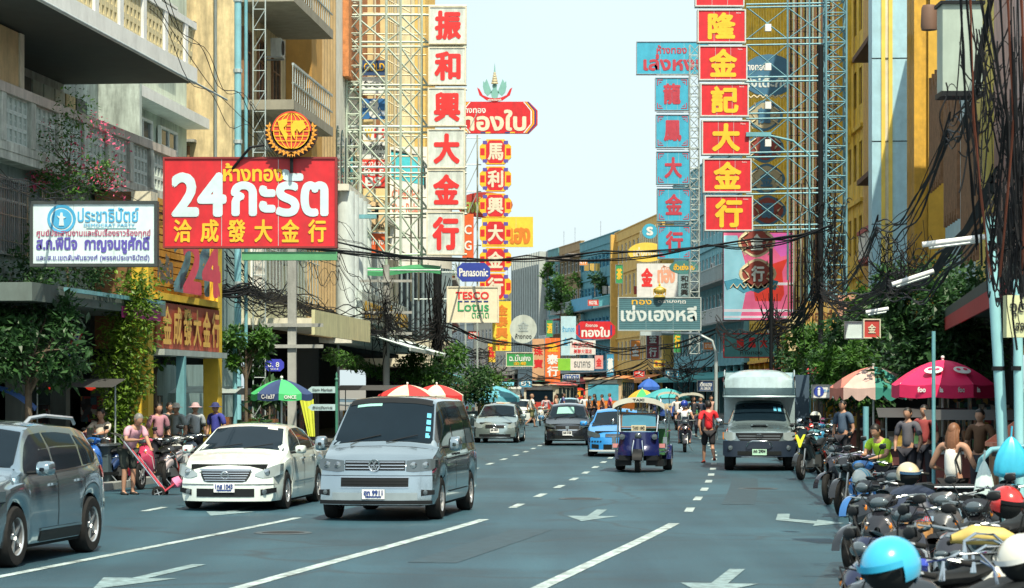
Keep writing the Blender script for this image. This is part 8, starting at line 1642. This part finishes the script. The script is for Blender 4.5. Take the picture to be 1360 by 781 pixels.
# ================================================================ umbrellas and stalls
def umbrella(label, u, v_top, Y, r, cols, h=.55, valance=.22, n=8, rz=.2, tilt=(0, 0), texts=(), group=None, scallop=False):
    top = P(u, v_top, Y); t = thing('market_umbrella', label, 'umbrella', (top.x, Y, .12), 0, group); H_ = top.z - .12
    MB().tube([(0, 0, 0), (0, 0, H_ + .06)], .025, 8).build('pole', 'white', t, smooth=60); MB().sph((0, 0, H_ + .05), .04, 8, 6).build('finial', 'white', t, smooth=60)
    for k in range(n):
        a0, a1 = 2 * pi * k / n + rz, 2 * pi * (k + 1) / n + rz; b = MB()
        def f(u_, v_):
            a = a0 + (a1 - a0) * v_; fl = cos((v_ - .5) * (a1 - a0)); rr = r * u_ * cos(pi / n) / max(.2, fl) ; z = H_ - h * (u_ ** 1.7) - .03 * sin(pi * v_) * u_
            return (rr * cos(a) + tilt[0] * 0, rr * sin(a), z)
        b.grid(f, 7, 4); 
        def g(u_, v_):
            x, y, z = f(1, v_); return (x, y, z - valance * u_ * ((.55 + .45 * abs(cos(v_ * pi * 2))) if scallop else 1))
        b.grid(g, 2, 8 if scallop else 4); b.build('canopy_panel', cols[k % len(cols)], t, smooth=50)
        MB().tube([(0, 0, H_ - .25), (r * .5 * cos(a0), r * .5 * sin(a0), H_ - h * .36), (r * .98 * cos(a0), r * .98 * sin(a0), H_ - h * .98)], .008, 4).build('rib', 'steel', t)
    for (tx, ang, w, hh, m, zz) in texts:
        a = R(ang); d = r * cos(pi / n) + .012; lettering(tx, -w / 2, 0, w, hh, m, t, bold=hh * .05, M4=Matrix.Translation((d * cos(a), d * sin(a), H_ - h - valance + zz)) @ Matrix.Rotation(a + pi / 2, 4, 'Z'), relief=.004)
    return t, H_
pk = mat('magenta_canvas', (.76, .02, .12), .65, var=.08)
t, H_ = umbrella('large pink food delivery umbrella with white logos at the right', 1252, 478, 51, 1.06, [pk], h=.50, valance=.26, rz=R(22.5) + .05, texts=[('foodpanda', -114, .52, .13, 'white', .07), ('foodpanda', -68, .52, .13, 'white', .07)])
for ang in (-114, -68):
    a = R(ang); T = Matrix.Translation((.74 * cos(a), .74 * sin(a), H_ - .21)) @ Matrix.Rotation(a + pi / 2, 4, 'Z') @ Matrix.Rotation(R(-62), 4, 'X')
    MB().prism([(.19 * cos(i * pi / 10), .15 * sin(i * pi / 10)) for i in range(20)], .008, T).build('logo_disc', 'white', t); b = MB()
    for sg in (1, -1): b.prism([(sg * .08 + .045 * cos(i * pi / 6), .02 + .05 * sin(i * pi / 6)) for i in range(12)], .004, T @ Matrix.Translation((0, -.010, 0))).prism([(sg * .15 + .05 * cos(i * pi / 6), .14 + .05 * sin(i * pi / 6)) for i in range(12)], .004, T @ Matrix.Translation((0, .002, 0)))
    b.build('logo_mark', pk, t)
umbrella('faded salmon and dark green scalloped umbrella left of the pink one', 1160, 487, 60, 1.05, [mat('salmon_canvas', (.68, .24, .18), .7, dirt=.15), mat('faded_pink_canvas', (.66, .46, .40), .7, dirt=.2), mat('dark_green_canvas', (.03, .22, .18), .7), mat('faded_pink_canvas', (.66, .46, .40), .7, dirt=.2)], h=.50, valance=.30, scallop=True, rz=-.1)
umbrella('green and navy umbrella with sponsor print beside the finger post', 374, 504, 61, .76, [mat('leaf_green_canvas', (.06, .48, .16), .7), mat('navy_canvas', (.03, .06, .16), .7)], h=.34, valance=.16, texts=[('C-1x37', -112, .36, .1, 'white', .03), ('ONCE', -68, .3, .08, 'white', .03)], rz=.0)
rw = [mat('red_canvas', (.66, .04, .04), .7), mat('cream_canvas', (.66, .60, .48), .7)]
umbrella('red and cream striped umbrella, left one behind the silver van', 541, 511, 84, 1.0, rw, h=.36, rz=.1); umbrella('red and cream striped umbrella, right one behind the silver van', 580, 511, 88, 1.0, rw, h=.36, rz=.35)
umbrella('pale blue umbrella in the distance left of the small white car', 655, 512, 120, 1.3, [mat('blue_canvas', (.10, .38, .50), .7)], rz=.2); umbrella('yellow and green striped umbrella far down the street', 853, 517, 160, 1.0, [mat('amber_canvas', (.70, .40, .05), .7), mat('leaf_green_canvas', (.06, .48, .16), .7)], rz=.3); umbrella('turquoise umbrella far away between taxis', 885, 516, 158, 1.5, [mat('turq_canvas', (.06, .38, .42), .7)], rz=.1); umbrella('deep blue umbrella far down the right pavement', 862, 503, 175, .8, [mat('deep_blue_canvas', (.03, .12, .48), .7)])
t = thing('blue_tarpaulin', 'blue tarpaulin roof at the far left edge', 'tarpaulin', P(-20, 545, 50)); MB().grid(lambda u, v: (1.0 * u, -.4 + .8 * v, .48 - .45 * u * u + .05 * sin(v * 9)), 8, 6).build('sheet', mat('blue_tarp', (.04, .14, .42), .6), t, smooth=60)
t = thing('beach_towel_flag', 'yellow and red cloth strips hanging under the green umbrella', 'cloth', P(398, 530, 63)); MB().grid(lambda u, v: (.30 * u * (1 - v * .6) + .22 * v + .05 * u, .02 * sin(u * 20), -.95 * v), 8, 6).build('cloth', mat('lime_cloth', (.60, .66, .06), .8), t, smooth=60)
# flag of red white blue at the left
t = thing('striped_flag', 'small red, white and blue flag hanging over the left pavement', 'flag', P(104, 432, 54)); MB().tube([(0, 0, 0), (-.35, 0, -.6)], .012, 5).build('flagpole', 'white', t)
for k, c in enumerate(((.60, .03, .05), (.7, .7, .7), (.03, .06, .35), (.7, .7, .7), (.60, .03, .05))): MB().grid(lambda u, v, k=k: (-.05 - .30 * u + (k + v) * .035 - .02, .03 * sin(u * 6), -.10 - .75 * u - (k + v) * .012), 8, 1).build('flag_band', mat('flag_cloth', c, .8), t, smooth=60)
for k, (u, v) in enumerate(((72, 513), (121, 512))): lan = thing('red_lantern', ['red paper lantern in the dark shop, left one', 'red paper lantern in the dark shop, nearer the climbing plant'][k], 'lantern', P(u, v, 56)); MB().sph((0, 0, 0), .14, 12, 8, (1, 1, .8)).build('shade', mat('lit_red', (.75, .04, .02), .5, emit=.5), lan, smooth=60); MB().tube([(0, 0, .1), (0, 0, 1.0)], .008, 4).build('cord', 'black', lan)
# street stall boxes on pavements
def stall(label, u, Y, w, hh, c, top, side=1):
    a = P(u, 0, Y); t = thing('street_stall', label, 'stall', (a.x, Y, .13), -head(Y)); MB().bx(-w / 2, w / 2, -.4, .4, 0, .75).build('cart_body', mat('cart_body', c, .6, var=.3, dirt=.3), t); MB().bx(-w / 2 - .05, w / 2 + .05, -.5, .45, .75, .80).build('counter', 'steel', t)
    for x in (-w / 2 + .05, w / 2 - .05): MB().tube([(x, .35, .8), (x, .35, hh)], .02, 6).build('post', 'galv', t)
    MB().grid(lambda u_, v_: (-w / 2 - .15 + (w + .3) * u_, -.6 + 1.1 * v_, hh - .12 + .18 * v_), 4, 2).build('stall_roof', top, t)
    for i in range(int(w / .16)):
        c2 = random.choice(((.3, .03, .02), (.32, .2, .03), (.05, .14, .05), (.3, .3, .28), (.05, .12, .2), (.2, .08, .03), (.25, .05, .14))); MB().bx(-w / 2 + .05 + i * .16, -w / 2 + .17 + i * .16, -.38, random.uniform(-.1, .3), .80, random.uniform(.86, 1.2)).build('goods', mat('stall_goods', c2, .6, var=.4, scale=14) if i % 2 else 'goods', t)
    return t
stall('fruit stall with goods behind the woman in white', 1225, 50, 1.5, 1.5, (.10, .03, .03), mat('dark_sheet', (.05, .05, .05), .7)); stall('snack stall with red packets right of the woman in white', 1290, 46, 1.4, 1.5, (.2, .05, .04), mat('dark_sheet', (.05, .05, .05), .7))
stall('souvenir stall with red roof right of the truck', 1125, 72, 2.0, 2.5, (.3, .1, .08), mat('red_sheet', (.5, .03, .04), .7)); stall('food stall with tin roof in front of the gold shop', 262, 66, 2.0, 1.95, (.05, .07, .07), 'galv'); stall('dark market stall behind the seated scooter man', 95, 52.5, 1.8, 2.1, (.06, .1, .12), mat('dark_sheet', (.05, .05, .05), .7))
stall('juice stall beside the green umbrella pole', 330, 68, 1.6, 1.9, (.05, .08, .07), 'dark'); stall('stall with red and white packets under the dark canopy', 500, 88, 2.4, 2.0, (.5, .1, .08), mat('dark_sheet', (.05, .05, .05), .7)); stall('stall with orange goods far left before the low trees', 640, 128, 3.0, 2.2, (.2, .3, .35), mat('blue_canvas', (.10, .38, .50), .7))
for k, (u, v, Y, w) in enumerate(((1345, 660, 30, .4), (1290, 640, 34, .5))):
    a = P(u, 0, Y); o = MB().bx(-w / 2, w / 2, -.2, .2, 0, .45).bx(-w / 2 - .02, w / 2 + .02, -.22, .22, .45, .52).build('crate', ['cream', 'wood'][k]); o.location = (a.x, Y, .13); tag(o, ['cream plastic crate by the teal poles', 'orange brown crate beside the rail'][k], 'crate')
ct = thing('counter_table', 'salmon coloured folding counter behind the woman in white', 'table', (P(1350, 0, 36).x, 36, .13)); MB().bx(-.4, .25, -.3, .3, 1.12, 1.18).prism([(-.4, 1.18), (.25, 1.18), (.25, 1.5), (.05, 1.5)], .04, Matrix.Translation((0, .25, 0))).build('counter_top', mat('salmon_board', (.62, .22, .14), .6), ct)
for x in (-.35, .2): MB().bx(x, x + .05, -.25, .25, 0, 1.12).build('leg', 'wood', ct)

tree('dark leafy tree filling the gap above the souvenir stall', L0(1128, 84), 4.6, 1.3, 6000, .22, 'leaf_dark', clumps=22, cz=3.4, trunk_r=.09)
tree('dense shrub mass at far left behind the seated scooter man', P(20, 470, 50), 2.4, 1.1, 3200, .14, 'leaf_dark', name='bush', cat='plant', clumps=14, cz=1.0, trunk_r=.03)

# dark back bushes and shade cloths under the right hand trees
tree('dark shrub mass behind the salmon umbrella', L0(1140, 68), 3.9, 1.3, 5200, .2, 'leaf_dark', name='bush', cat='plant', clumps=18, cz=2.5, trunk_r=.06)
